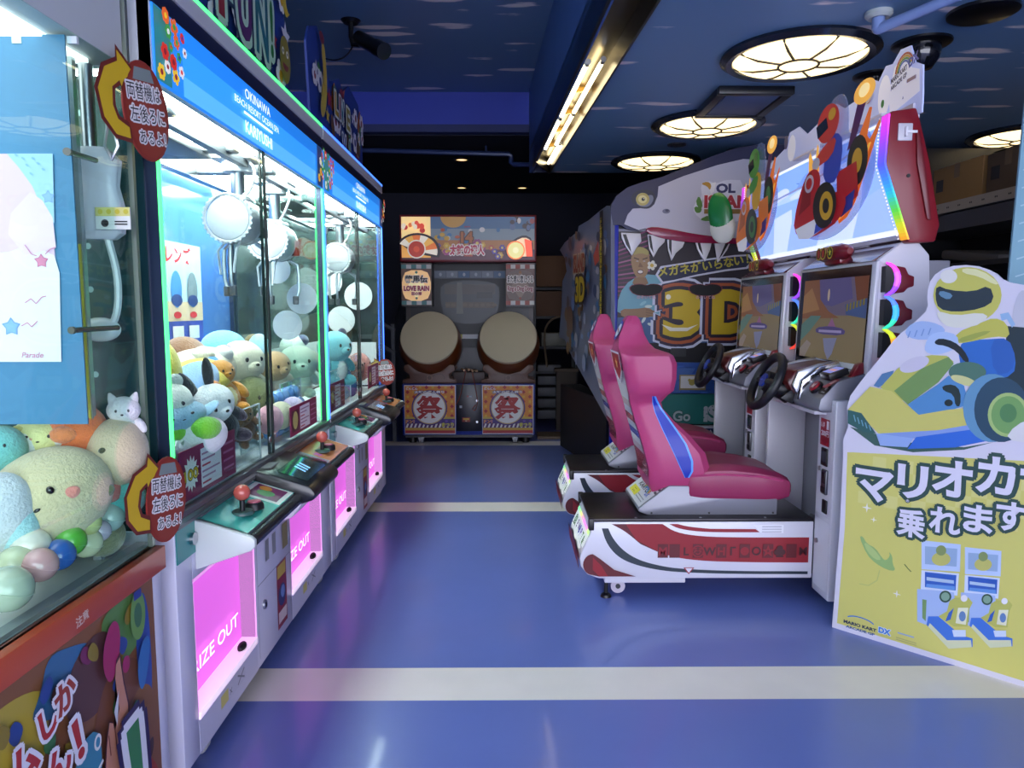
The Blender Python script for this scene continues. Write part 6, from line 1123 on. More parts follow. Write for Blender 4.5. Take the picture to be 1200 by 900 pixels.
m = MB(); m.box(-.498, -.244, YD-.012, YD, .13, .60, mat('#0c0e1c', .35), bev=.006); A = Art(m, (0, YD-.012, 0), (1, 0, 0), (0, 0, 1)); A.rect(-.44, .225, -.36, .27, ink('#8a2a1c')); A.rect(-.43, .245, -.37, .262, ink('#c9a02a')); A.text('100', -.4, .23, .014, ink('#e0d6b0'), .02, 'c'); A.rect(-.37, .475, -.34, .49, ink('#8a8f9a')); A.rect(-.39, .475, -.375, .49, ink('#a02a2a')); A.rect(-.465, .365, -.44, .39, ink('#a9adb6')); m.cyl((-.29, YD-.012, .44), (-.29, YD-.02, .44), .011, STEEL, n=12); m.cyl((-.29, YD-.012, .225), (-.29, YD-.02, .225), .011, STEEL, n=12); m.build('coin_door', lb, 'dark navy coin door')
m = MB(); m.box(xl+.05, xr-.05, YD+.35, 8.1, .605, 1.82, KB); m.build('rear_body', t)
# monitor
m = MB(); m.box(-.74, -.0, YD+.30, YD+.36, .95, 1.80, mat('#0b0b0f', .5)); A = Art(m, (0, YD+.30, 0), (1, 0, 0), (0, 0, 1)); S2 = lambda h: mat(h, .4)
scr = smooth([(-.66, 1.64), (-.08, 1.64), (-.06, 1.45), (-.12, 1.2), (-.62, 1.2), (-.68, 1.45)], 2); A.P(scr, S2('#2a2e33')); A.rect(-.63, 1.5, -.11, 1.6, S2('#3d3530')); A.rect(-.62, 1.36, -.12, 1.42, S2('#4a3a28'))
for i in range(9): A.disc(-.6+.06*i, 1.39, .025, S2('#5a4a34'), ry=.018)
A.P([(-.5, 1.62), (-.45, 1.62), (-.44, 1.3), (-.51, 1.3)], S2('#5a5a52')); A.rect(-.3, 1.46, -.14, 1.52, S2('#1c1a1a'))
A.rect(-.735, 1.66, -.005, 1.74, ink('#4a4f5c'))
for i in range(6): A.rect(-.73+.121*i, 1.668, -.615+.121*i, 1.732, ink(['#5f6876', '#6d7480', '#3f5a7a'][i % 3])); A.disc(-.67+.121*i, 1.7, .014, ink('#8f96a0'), ry=.018)
A.rect(-.5, 1.045, -.24, 1.09, ink('#a9abae')); A.rect(-.5, 1.045, -.45, 1.09, ink('#a8a03a')); m.build('monitor', t, 'dark unlit monitor under a row of grey icon cards')
# drums
for x, lab in ((-.765, 0), (.022, 1)):
    sg = -1 if lab == 0 else 1; ax = Vector((.10*-sg*-1*.0, -.88, .47)).normalized(); c = Vector((x, YD+.02, 1.07))
    R = ax.to_track_quat('Z', 'Y').to_matrix().to_4x4(); T = Matrix.Translation(c) @ R
    m = MB(); m.lathe([(.24, -.46), (.28, -.38), (.315, -.27), (.32, -.18), (.305, -.06), (.28, 0), (.2, 0), (0, 0)], mat('#6a3414', .3, coat=.4, var=.15), n=48, T=T); sh = m.build('drum_shell', t, 'varnished brown drum shell')
    m = MB(); m.lathe([(.285, -.03), (.289, -.005), (.282, .012), (.26, .018), (0, .02)], mat('#b5a98c', .6, bump=.05, bscale=60, var=.05), n=48, T=T); m.build('drum_head', sh, 'worn cream drum skin')
    m = MB(); m.lathe([(.288, -.075), (.294, -.055), (.291, -.03), (.286, -.03)], mat('#a9a6ac', .35), n=48, T=T); m.build('rim_band', sh)
    m = MB()
    for i in range(40):
        a = 2*PI*i/40; m.cyl(T @ Vector((.288*math.cos(a), .288*math.sin(a), -.062)), T @ Vector((.301*math.cos(a), .301*math.sin(a), -.062)), .005, mat('#2c2a3a', .4), n=6)
    m.build('rim_tacks', sh)
    st = [(x-.27, .608), (x+.27, .608), (x+.27, .645), (x+.2, .66), (x+.2, .70), (x+.26, .74), (x+.25, .79), (x+.19, .80), (x+.12, .73), (x, .70), (x-.12, .73), (x-.19, .80), (x-.25, .79), (x-.26, .74), (x-.2, .70), (x-.2, .66), (x-.27, .645)]
    m = MB(); m.prism(st, 'y', YD+.02, YD+.10, mat('#5a3c30', .45, var=.1), bev=.008); m.prism(st, 'y', YD+.28, YD+.34, mat('#5a3c30', .45, var=.1), bev=.008); m.build('drum_stand', t, 'carved brown drum stand')
    m = MB(); A = Art(m, (0, YD+.019, 0), (1, 0, 0), (0, 0, 1)); A.disc(x, .665, .03, ink('#6d4c3c')); A.disc(x, .665, .02, ink('#4a2e24')); A.line(arc(x-.09, .665, .06, .04, 200, 380), .01, ink('#4a2e24')); A.line(arc(x+.09, .665, .06, .04, 160, -20), .01, ink('#4a2e24')); m.build('carving', t)
# sticks and tray
m = MB(); m.box(-.53, -.21, YD+.05, YD+.2, .605, .72, mat('#3a2a26', .5), bev=.01); m.build('stick_tray', t)
for i, (x, z) in enumerate(((-.42, .74), (-.375, .745), (-.34, .735), (-.30, .735))):
    m = MB(); m.cyl((x-.03, YD+.16, z), (x+.005, YD+.02, z), .011, mat('#a8805f', .45), n=10); m.ell((x+.005, YD+.02, z), .014, mat('#c09a7a', .45), n=12, k=8); o = m.thing('drum_stick', 'pale wooden drum stick lying in the tray between the two big drums', 'drum stick', group='drum sticks on the tray')
m = MB()
for i, (x0_, pts) in enumerate(((-.39, [(-.40, .73), (-.43, .6), (-.46, .47), (-.5, .4)]), (-.34, [(-.335, .72), (-.30, .55), (-.28, .42), (-.31, .33), (-.34, .36), (-.3, .4)]))): m.tube(smooth([(a, YD-.022, b_) for a, b_ in pts], 2, False), .004, mat('#7a2c1c', .5), n=6)
m.build('stick_cord', t, 'thin red stick cords')
# lantern side panels
for x0_, x1_, lit, t1, t2, t3 in ((xl, -.737, True, '龍馬伝', 'LOVE RAIN', '恋の雨'), (.0, xr-.006, False, 'また君に恋してる', 'Ring a Ding Dong', '')):
    m = MB(); m.box(x0_, x1_, YD+.06, YD+.34, 1.375, 1.80, KB); m.box(x0_, x1_, YD+.05, YD+.07, 1.385, 1.80, mat('#3a2420', .4)); ln = m.build('side_pillar', t)
    e = .5 if lit else 0; c = (x0_+x1_)/2; w = x1_-x0_; m = MB(); A = Art(m, (0, YD+.05, 0), (1, 0, 0), (0, 0, 1)); A.rect(x0_, 1.385, x1_, 1.79, mat('#5a3324', .4))
    for z in (1.39, 1.745):
        for i in range(6): A.rect(x0_+w*i/6, z, x0_+w*(i+1)/6, z+.04, ink('#b9b6b0' if i % 2 else ('#3f7474' if lit else '#8a3424')), True)
    A.P(smooth([(c-.1, 1.43), (c+.1, 1.43), (c+.142, 1.52), (c+.142, 1.64), (c+.1, 1.73), (c-.1, 1.73), (c-.142, 1.64), (c-.142, 1.52)], 1), mat('#e0b27a', .4, emit=e) if lit else ink('#6d5a50')); A.P([(c, 1.45), (c+.09, 1.57), (c, 1.72), (c-.09, 1.57)], mat('#ead0a0', .4, emit=e) if lit else ink('#8a7468')); A.disc(c, 1.71, .014, ink('#3f7464' if lit else '#8a5a2a')); A.disc(c, 1.455, .012, ink('#3f7464' if lit else '#8a3a2a'))
    A.text(t1, c, 1.615, .075, ink('#16100e'), .03, 'c', width=.22 if lit else .255, outline=ink('#d9cfc6'), ow=.09); A.text(t2, c, 1.53, .065, ink('#b01c4a' if lit else '#7a2c3a'), .04, 'c', width=.25, outline=ink('#d9c6ba'), ow=.07)
    if t3: A.text(t3, c, 1.488, .035, ink('#b01c4a'), .03, 'c', outline=ink('#d9c6ba'), ow=.08)
    m.build('song_panel', ln, 'lit song title panel' if lit else 'dim song title panel')
    m = MB(); m.box(x0_, x0_+.05, YD+.36, YD+.46, .605, 1.375, mat('#2c1c1a', .4)); m.build('pillar_leg', ln); m = MB(); m.box(x1_-.05, x1_, YD+.36, YD+.46, .605, 1.375, mat('#2c1c1a', .4)); m.build('pillar_leg', ln)
# header box
m = MB(); z0, z1 = 1.81, 2.265; m.box(xl-.005, xr+.01, YD+.02, YD+.5, z0, z1, MAR, bev=.006); hd = m.build('header_box', t)
m = MB(); A = Art(m, (0, YD+.02, 0), (1, 0, 0), (0, 0, 1)); E = lambda h, e=0.: mat(h, .35, emit=e); xa, xb, za, zb_ = xl+.012, xr-.008, z0+.02, z1-.02
A.rect(xa, za, xb, zb_, E('#46688a', .12)); A.rect(xa, za+.18, xb, za+.30, E('#7d8c96', .12)); A.rect(xa, za, xb, za+.19, E('#a8703c', .15)); A.rect(xa, za, xb, za+.1, E('#5a2a3a', .1))
A.P(arc(-.515, zb_, .125, .105, 180, 360), E('#b4873c', .2)); A.rect(xa, za+.02, xa+.285, zb_, E('#e0a050', .55)); A.P([(xa, za+.2), (xa+.285, za+.22), (xa+.285, zb_), (xa, zb_)], E('#f0d08a', .6))
r = random.Random(12)
for i in range(26): A.flower(r.uniform(xa+.32, xb-.3), r.uniform(za+.03, za+.16), r.uniform(.025, .045), E(r.choice(['#a8487a', '#c9a03a', '#5a4a9a', '#b0503a', '#8a3a6a']), .1), E('#d9c06a', .1), 6)
for i in range(14): x, z = r.uniform(xa+.32, xb-.32), r.uniform(za+.17, za+.3); A.disc(x, z, r.uniform(.015, .03), E(r.choice(['#c9c4c0', '#b4542a', '#3f6f9a', '#c9a03a']), .12), ry=r.uniform(.015, .025))
for i in range(10): x, z = r.uniform(xa+.02, xa+.26), r.uniform(zb_-.14, zb_-.03); A.disc(x, z, r.uniform(.015, .03), E(r.choice(['#d8452a', '#f0e0c0', '#e0783a', '#b42a1e']), .5), ry=r.uniform(.02, .03))
for i in range(12): x, z = r.uniform(xb-.24, xb-.02), r.uniform(zb_-.13, zb_-.02); A.disc(x, z, r.uniform(.015, .03), E(r.choice(['#8a3a3a', '#c9c0b8', '#5a6a8a', '#3a2a2a']), .15), ry=r.uniform(.02, .03))
# plain drums, each beside a fan
fan = [(xa+.12, za+.06)]+arc(xa+.16, za+.08, .2, .16, -20, 150, 14); A.P([((p[0]-xa-.14)*1.1+xa+.14, (p[1]-za-.08)*1.1+za+.08) for p in fan], E('#1c1016')); 
for i in range(7): aa = -15+24*i; A.P([(xa+.16, za+.08)]+arc(xa+.16, za+.08, .195, .155, aa, aa+24, 4), E(['#e8dcc8', '#d8702c', '#e0a84a'][i % 3], .45), True)
A.disc(xa+.15, za+.1, .09, E('#e8e0d0', .3)); A.disc(xa+.15, za+.1, .078, E('#a8301c', .45)); A.disc(xa+.15, za+.1, .03, E('#c04a2c', .5))
A.P(smooth([(xb-.27, za+.02), (xb-.29, za+.1), (xb-.2, za+.2), (xb-.1, za+.24), (xb-.02, za+.2), (xb-.01, za+.02)], 1), E('#1c1016')); A.P(smooth([(xb-.25, za+.03), (xb-.27, za+.1), (xb-.19, za+.18), (xb-.1, za+.22), (xb-.03, za+.18), (xb-.02, za+.03)], 1), E('#f0c8a0', .7)); A.P([(xb-.1, za+.2), (xb-.03, za+.18), (xb-.02, za+.03), (xb-.08, za+.03)], E('#e8502c', .8)); A.disc(xb-.185, za+.09, .09, E('#e87a3a', .8)); A.disc(xb-.185, za+.09, .077, E('#d8d08a', .75)); A.disc(xb-.185, za+.09, .03, E('#e6e0a8', .8))
A.text('14', -.38, za+.165, .14, E('#a05a20', .15), .05, 'c', outline=E('#3a1a10'), ow=.06); A.text('太鼓の達人', -.38, za+.055, .1, E('#a81c3a', .2), .05, 'c', width=.34, outline=E('#d9cfc9', .15), ow=.09); A.text('namco', -.375, za+.31, .022, E('#a02a3a', .2), .03, 'c'); m.build('header_art', hd, 'painted festival scene with big title lettering')
# railing beside the drums
t = thing('stair_railing', 'grey metal stair railing between the claw row and the drum game', 'railing', (-1.22, 7.4, 0)); RL = mat('#3c3e44', .35, metal=.5)
for (x, y) in ((-1.14, 7.35), (-1.3, 7.0)): m = MB(); m.box(x-.018, x+.018, y-.018, y+.018, 0, 1.2, RL); m.build('post', t)
for z in (.3, .5, .75, .98, 1.2): m = MB(); m.box(-1.32, -1.06, 6.99, 7.02, z-.5*.0, z+.03, RL, T=Matrix.Translation((-1.2, 7.1, z)) @ Matrix.Rotation(.5, 4, 'Y') @ Matrix.Translation((1.2, -7.1, -z))); m.build('rail', t)
m = MB(); m.ell((-1.1, 8.6, .8), (.25, .25, .8), mat('#3a3c44', .5), n=20, k=10); m.ell((-1.1, 8.6, 1.45), (.16, .16, .18), mat('#3a3c44', .5)); m.thing('covered_machine', 'grey cloth covered shape in the dark behind the railing', 'cover')
# back of house clutter
CB = lambda h='#6a4a30': mat(h, .75, bump=.1, bscale=20, var=.1)
def carton(x0, x1, y0, y1, z0, z1, label, h='#6a4a30', group='cardboard cartons stored at the back'):
    t = thing('cardboard_carton', label, 'box', ((x0+x1)/2, (y0+y1)/2, z0), group=group); m = MB(); m.box(x0, x1, y0, y1, z0, z1, CB(h), bev=.004); m.build('carton_body', t)
    m = MB(); yc = (y0+y1)/2; m.box(x0-.001, x1+.001, yc-.03, yc+.03, z0+(z1-z0)*.7, z1+.0015, mat('#8a6a44', .35)); m.build('packing_tape', t)
carton(.34, .70, 8.2, 8.6, 1.60, 1.94, 'upper brown carton on the rack behind the drum game'); carton(.34, .70, 8.2, 8.6, 1.27, 1.55, 'lower brown carton on the rack behind the drum game', '#5d4230')
t = thing('storage_rack', 'dark steel rack stacked with cartons behind the drum game', 'rack', (.55, 8.4, 0))
for x in (.32, .80):
    for y in (8.18, 8.65): m = MB(); m.box(x-.015, x+.015, y-.015, y+.015, 0, 2.0, mat('#33353a', .5)); m.build('upright', t)
for z in (.62, .9, 1.24, 1.56): m = MB(); m.box(.31, .81, 8.17, 8.66, z, z+.03, mat('#2c2e33', .6)); m.build('shelf', t)
for i in range(5): m = MB(); m.box(.36, .62, 8.19, 8.6, .1+.13*i, .2+.13*i, mat('#4a4d52', .5), bev=.006); m.thing('plastic_tray', ('grey tray lowest in the stack behind the drum game', 'second grey tray from the floor behind the drum game', 'middle grey tray behind the drum game', 'fourth grey tray from the floor behind the drum game', 'topmost grey tray under the rack shelf')[i], 'tray', group='grey trays stacked at the back')
m = MB(); m.box(.56, .78, 8.0, 8.12, 0, .66, CB('#4a4038'), bev=.004); m.box(.54, .80, 7.98, 8.14, .66, .69, CB('#5a4c40')); m.thing('wooden_stand', 'narrow grey wooden stand on the floor before the storage rack', 'stand')
m = MB(); m.box(.40, .7, 8.2, 8.5, .93, 1.08, mat('#6b6c62', .5), bev=.01); m.thing('grey_case', 'pale grey case on the middle shelf of the storage rack', 'case')
m = MB(); m.tube(smooth([(.46, 8.12, .70), (.42, 8.12, 1.05), (.46, 8.12, 1.2), (.58, 8.12, 1.27), (.72, 8.16, 1.262)], 2, False), .012, mat('#6a5a44', .5), n=8); m.thing('hose', 'curved tan hose hooked on the storage rack', 'hose')
m = MB(); m.box(.33, .9, 7.45, 7.75, 0, .03, mat('#5d4a34', .6, var=.15)); m.thing('wooden_pallet', 'low wooden board on the floor beside the drum game', 'board')
m = MB(); m.tube([(1.22, 6.84, 2.43), (1.22, 6.8, 2.43)], .05, DGREY, n=20); T = Matrix.Translation((1.226, 6.8, 2.44)) @ Matrix.Rotation(PI/2, 4, 'X'); m.lathe([(.05, 0), (.045, .02), (.02, .012), (0, .012)], mat('#c9c2a4', .2, metal=.8), n=24, T=T); m.thing('spot_lamp', 'small round silver lamp above the shark snout', 'lamp')
# ================================================================ printed standee
SA = Vector(onZ(975, 735, 0)); SB = Vector(onZ(1200, 805, 0)); SU = (SB-SA).normalized(); SN = SU.cross(Vector((0, 0, 1)))
def S(px, py):
    r_ = ray(px, py); k = SN.dot(Vector((SA.x, SA.y, 0)))/(SN.x*r_[0]+SN.y*r_[1]); p = Vector((r_[0]*k, r_[1]*k, EYE+r_[2]*k)); return ((p-SA).dot(SU), p.z)
t = thing('advertising_standee', 'yellow and white cut-out standee with a racing kart and bold Japanese lettering', 'standee', SA+SU*.4)
pv = smooth([S(*p) for p in [(994, 500), (992, 470), (1010, 445), (1035, 415), (1050, 395), (1075, 375), (1088, 362), (1086, 345), (1091, 325), (1110, 312), (1140, 310), (1165, 318), (1178, 330), (1200, 334), (1225, 338)]], 1, False)
R_ = .93
out = [(0.0, 0.0), S(984, 620), S(988, 535), S(988, 515)]+pv+[(R_, S(1225, 338)[1]-.02), (R_, 0.0)]
m = MB(); vs = [SA+SU*x+Vector((0, 0, max(0, z)))*1.0 for x, z in out]; vs = [Vector((v.x, v.y, v.z)) for v in vs]; k = len(vs); BRD = mat('#cfcbd8', .4, coat=.1)
m.add(vs+[v-SN*.012 for v in vs], [tuple(range(k)), tuple(range(k, 2*k))[::-1]]+[(i, (i+1) % k, k+(i+1) % k, k+i) for i in range(k)], BRD); bd = m.build('board', t)
m = MB(); A = Art(m, SA, SU, (0, 0, 1), step=.00015, base=.0003); YE_ = ink('#c9c36a'); YE2 = ink('#c4c070')
A.P([(.02, .025), S(990, 620), S(993, 530), S(1200, 530), (R_-.01, S(1200, 530)[1]), (R_-.01, .02)], YE_)
for i in range(16):
    for j in range(4):
        if (i+j) % 2: x, z = .08+.05*i, S(990, 530)[1]-.05*j-.05; A.rect(x, z, x+.05, z+.05, ink('#cfca7c'), True)
A.P([S(*p) for p in [(1000, 530), (1200, 540), (1225, 540), (1225, 400), (1100, 400)]], ink('#cfcbd8'))
m.build('yellow_ground', bd, 'yellow printed ground')
# kart and helmeted driver print
m = MB(); A = Art(m, SA, SU, (0, 0, 1), step=.0001, base=.0009); G = lambda pts, c, n=0: A.P(smooth([S(*p) for p in pts], n) if n else [S(*p) for p in pts], ink(c))
def D(px, py, rx, ry, c, rot=0): G([(px+rx*math.cos(2*PI*i/26)*math.cos(rot)-ry*math.sin(2*PI*i/26)*math.sin(rot), py+rx*math.cos(2*PI*i/26)*math.sin(rot)+ry*math.sin(2*PI*i/26)*math.cos(rot)) for i in range(26)], c)
G([(996, 500), (1025, 522), (1070, 530), (1130, 527), (1165, 518), (1130, 524), (1060, 518)], '#3a5a52')
D(1199, 395, 14, 55, '#b9b9c4'); G([(1180, 382), (1215, 385), (1215, 470), (1175, 460)], '#1f3038')
G([(1172, 368), (1182, 366), (1190, 380), (1186, 384), (1180, 374), (1174, 376)], '#8fb0d0')
G([(1128, 398), (1150, 398), (1182, 396), (1191, 420), (1188, 440), (1160, 446), (1135, 440), (1122, 420)], '#2c66b4', 1); G([(1160, 398), (1182, 396), (1190, 418), (1186, 436), (1165, 440)], '#2a5ca8', 1)
G([(1120, 390), (1150, 378), (1165, 372), (1180, 378), (1184, 396), (1166, 394), (1130, 402), (1122, 402)], '#b9b552', 1); G([(1120, 398), (1150, 388), (1165, 388), (1130, 402)], '#98a04a', 1)
G([(1060, 392), (1064, 382), (1076, 376), (1092, 377), (1108, 384), (1106, 394), (1090, 398), (1072, 398)], '#9ab0d8', 1); G([(1084, 404), (1090, 392), (1104, 388), (1122, 392), (1124, 406), (1108, 414), (1094, 416), (1084, 412)], '#a6bce0', 1)
for i in range(4): A.line([S(1064+8*i, 396-1.2*i), S(1067+8*i, 388-1.2*i)], .004, ink('#6f8cc0'))
G([(1095, 400), (1102, 396), (1118, 400), (1130, 410), (1137, 424), (1131, 425), (1122, 412), (1108, 405), (1097, 404)], '#1a2228', 1)
# helmet with visor
D(1134, 346, 40, 33, '#bdb95a'); G([(1096, 348), (1098, 334), (1112, 340), (1140, 342), (1160, 334), (1166, 352), (1150, 362), (1120, 366), (1100, 362)], '#22303a', 1); G([(1100, 346), (1102, 340), (1118, 345), (1112, 352)], '#5f86a0', 1); G([(1098, 364), (1120, 370), (1150, 366), (1160, 372), (1140, 384), (1112, 384), (1100, 374)], '#d3d2c6', 1); D(1112, 324, 10, 8, '#d8d6cf'); G([(1128, 314), (1150, 316), (1172, 332), (1166, 334), (1148, 324), (1128, 320)], '#d8d6a0', 1)
# body work
G([(1024, 452), (1034, 438), (1048, 434), (1044, 446), (1030, 454)], '#4f78a0'); G([(1032, 454), (1052, 432), (1072, 420), (1092, 416), (1110, 417), (1118, 424), (1100, 440), (1064, 472), (1040, 460)], '#b4b458'); G([(1048, 458), (1080, 432), (1112, 418), (1118, 426), (1100, 448), (1064, 474)], '#6f8f52'); D(1072, 427, 18, 8, '#c4bfd0', -.35)
G([(1064, 474), (1100, 450), (1112, 440), (1130, 452), (1136, 474), (1110, 482), (1078, 488)], '#4f86b8'); D(1134, 436, 22, 12, '#4a6f60'); D(1130, 446, 16, 5, '#c6c68a', .3); G([(1104, 452), (1118, 450), (1126, 458), (1126, 476), (1120, 476), (1118, 462), (1106, 458)], '#1f3030', 1); D(1112, 472, 5, 4, '#1a2a2c')
G([(994, 480), (1020, 453), (1045, 458), (1077, 486), (1112, 480), (1132, 478), (1145, 497), (1100, 504), (1030, 508), (1016, 494)], '#c4bd66'); G([(994, 480), (1010, 484), (1027, 508), (1012, 506), (994, 496)], '#2f5a58'); 
for i in range(5): A.line([S(1001+4.5*i, 486+3*i), S(1003+4.5*i, 494+2.6*i)], .004, ink('#6f9fb0'))
G([(1027, 508), (1072, 512), (1064, 524), (1032, 522)], '#8fa8d8'); G([(1030, 508), (1100, 504), (1146, 496), (1150, 504), (1075, 514)], '#7f98cf'); G([(1064, 526), (1074, 512), (1148, 502), (1160, 516), (1120, 524)], '#2f66c4')
D(1163, 478, 34, 40, '#5f8fb0'); D(1174, 480, 32, 38, '#28465a'); D(1182, 486, 24, 26, '#9fb870'); D(1182, 486, 20, 22, '#6f9a5a'); D(1182, 484, 10, 11, '#4f7f4f')
G([(1178, 515), (1190, 498), (1215, 488), (1215, 520)], '#d2d0d0', 1)
m.build('kart_print', bd, 'printed racing kart with a helmeted driver')
m = MB(); A = Art(m, SA, SU, (0, 0, 1), step=.00015, base=.0009); DG = ink('#2f4a44'); WT = ink('#d6d2e2')
for (ch, xa, xb, yb, hh) in (('マ', 1001, 1047, 584, 44), ('リ', 1050, 1087, 582, 44), ('オ', 1091, 1139, 580, 47), ('カ', 1142, 1190, 577, 48), ('ー', 1194, 1230, 576, 48)):
    a, b_ = S(xa, yb), S(xb, yb); h = S(xa, yb-hh)[1]-a[1]; A.text(ch, (a[0]+b_[0])/2, a[1]+.1*h, h*1.02, WT, .035, 'c', width=(b_[0]-a[0])*.98, outline=DG, ow=.1)
for (ch, xa, xb, yb, hh) in (('乗', 1050, 1085, 625, 34), ('れ', 1088, 1126, 622, 34), ('ま', 1128, 1164, 621, 36), ('す', 1166, 1202, 619, 38)):
    a, b_ = S(xa, yb), S(xb, yb); h = S(xa, yb-hh)[1]-a[1]; A.text(ch, (a[0]+b_[0])/2, a[1]+.08*h, h*1.0, WT, .03, 'c', width=(b_[0]-a[0])*.98, outline=DG, ow=.1)
q = S(1064, 588); A.disc(q[0], q[1]+.005, .009, DG); A.text('の', q[0], q[1], .013, WT, .03, 'c'); m.build('lettering', bd, 'bold white lettering edged in dark green')
m = MB(); A = Art(m, SA, SU, (0, 0, 1), step=.0001, base=.0009)
for px, py, s in ((1016, 595, .02), (1024, 609, .013), (1051, 696, .016)): A.star(*S(px, py), s, ink('#e3e0d8'), 4, .25)
G([(1007, 629), (1011, 628), (1016, 637), (1026, 642), (1034, 654), (1038, 657), (1043, 652), (1042, 646), (1046, 652), (1046, 660), (1050, 669), (1040, 668), (1026, 660), (1016, 650)], '#8fae6a', 1); G([(1012, 634), (1024, 643), (1034, 656), (1026, 656), (1016, 646)], '#a9bf78', 1); A.line([S(1031, 668), S(1028, 680), S(1018, 686), S(1007, 684)], .004, ink('#b4b86a')); A.line([S(1060, 661), S(1064, 666), S(1068, 670)], .004, ink('#5a6a3a'))
m.build('sparkle_print', bd, 'small print of a banana peel and sparkles')
for ox, oy, s in ((0, 0, 1), (51, 8, .93)):
    m = MB(); A = Art(m, SA, SU, (0, 0, 1), step=.0001, base=.0009)
    P = lambda x, y: (1078+ox+(x-1078)*s, 633+oy+(y-633)*s)
    G([P(*p) for p in [(1080, 633), (1126, 638), (1125, 670), (1080, 667)]], '#b4c6e6'); G([P(*p) for p in [(1084, 640), (1122, 643), (1121, 664), (1084, 661)]], '#8fa8c8'); D(*P(1103, 655), 11*s, 8*s, '#b9b564'); D(*P(1103, 645), 6*s, 6*s, '#7f8f5a'); G([P(*p) for p in [(1080, 668), (1124, 672), (1122, 698), (1079, 693)]], '#c9d4ea'); G([P(*p) for p in [(1084, 670), (1121, 674), (1120, 692), (1084, 688)]], '#2f5ab0'); G([P(*p) for p in [(1086, 684), (1119, 687), (1119, 692), (1085, 688)]], '#5f90d0'); G([P(*p) for p in [(1086, 676), (1118, 680), (1118, 684), (1086, 680)]], '#a9c0d8')
    G([P(*p) for p in [(1075, 690), (1100, 692), (1118, 694), (1122, 724), (1100, 722), (1085, 732), (1075, 728)]], '#9fb4de'); G([P(*p) for p in [(1081, 702), (1086, 703), (1085, 728), (1081, 724)]], '#6f8f5a'); D(*P(1108, 699), 7*s, 7*s, '#2c4a3a'); D(*P(1108, 699), 5*s, 5*s, '#7f9f8a')
    G([P(*p) for p in [(1113, 704), (1120, 700), (1135, 700), (1140, 706), (1136, 714), (1134, 734), (1118, 734), (1100, 722), (1110, 716)]], '#b4b45c'); G([P(*p) for p in [(1112, 718), (1118, 712), (1114, 726), (1108, 728)]], '#2f5ab0'); D(*P(1130, 701), 4*s, 4*s, '#e0dfe4'); G([P(*p) for p in [(1123, 712), (1135, 712), (1132, 732), (1120, 730)]], '#dcdcc0'); D(*P(1128, 722), 4*s, 6*s, '#5f7fb0')
    G([P(*p) for p in [(1088, 722), (1100, 722), (1126, 744), (1140, 748), (1140, 758), (1112, 760), (1086, 732)]], '#3f70c8'); G([P(*p) for p in [(1090, 730), (1110, 750), (1138, 750), (1139, 758), (1112, 760), (1088, 734)]], '#c9cdaa'); G([P(*p) for p in [(1116, 738), (1132, 738), (1132, 746), (1118, 746)]], '#c6d2e6')
    m.build('cabinet_print', bd, 'small blue print of a seated kart cabinet')
m = MB(); A = Art(m, SA, SU, (0, 0, 1), step=.0001, base=.0009)
q = S(988, 741); q2 = S(1046, 748); w = q2[0]-q[0]; A.text('MARIO KART', q[0], S(988, 729)[1], .018, ink('#23304a'), .05, 'l', width=w*.68, rot=-.0); A.text('ARCADE GP', q[0]+.01, S(990, 733)[1]-.005, .014, ink('#3f5a8a'), .05, 'l', width=w*.6); A.line([(q[0]+w*.35+a*.055, S(1015, 731)[1]+b_*.02) for a, b_ in arc(0, 0, 1, 1, 20, 160, 10)], .005, ink('#3f70b8')); A.text('DX', q[0]+w*.72, S(1035, 742)[1], .03, ink('#3f78c4'), .06, 'l', outline=ink('#dfe4ee'), ow=.06)
q = S(1052, 742); A.rect(q[0], q[1], q[0]+.06, q[1]+.006, ink('#8fa0c0')); A.rect(q[0]-.005, q[1]-.02, q[0]+.07, q[1]-.016, ink('#a8a468')); A.rect(q[0]-.005, q[1]-.028, q[0]+.07, q[1]-.024, ink('#a8a468')); m.build('footer_print', bd, 'small blue logo lettering')
m = MB()
for x in (.22, .7): p = SA+SU*x-SN*.012; m.add([p+Vector((0, 0, .75)), p+Vector((0, 0, .01)), p-SN*.16+SU*.02+Vector((0, 0, .01)), p+SU*.012+Vector((0, 0, .75)), p+SU*.012+Vector((0, 0, .01)), p-SN*.16+SU*.032+Vector((0, 0, .01))], [(0, 1, 2), (3, 5, 4), (0, 2, 5, 3), (1, 4, 5, 2), (0, 3, 4, 1)], CB('#8a7a68'))
m.build('rear_strut', t)
# ================================================================ storage shelf at the far side
t = thing('storage_shelf', 'pale edged storage shelf with cartons on top beyond the marquee', 'shelf', (3.15, 4.6, 0)); CRE = mat('#b4a894', .4); SX = 2.95
za = onX(1140, 237, SX)[2]
m = MB(); m.box(SX, SX+.62, 3.9, 5.6, za-.035, za+.03, mat('#4c4d50', .5)); m.box(SX-.012, SX, 3.9, 5.6, za-.03, za+.035, CRE); A = Art(m, (SX-.012, 5.6, 0), (0, -1, 0), (0, 0, 1))
for i in range(14): A.disc(.1+.12*i, za, .006, BLACK, n=8); A.disc(.115+.12*i, za, .006, BLACK, n=8, keep=True)
m.build('top_board', t, 'pale slotted front edge')
m = MB(); m.box(SX+.01, SX+.6, 3.92, 5.58, za-.15, za-.04, mat('#3a3c42', .4)); m.build('cross_beam', t)
for y in (3.95, 5.5):
    m = MB(); m.box(SX, SX+.05, y, y+.05, 0, za-.03, DSTEEL); m.box(SX+.55, SX+.6, y, y+.05, 0, za-.03, DSTEEL); m.build('upright', t)
for z in (1.05, 1.62): m = MB(); m.box(SX, SX+.6, 3.95, 5.55, z, z+.03, mat('#2c2d31', .5)); m.build('lower_board', t)
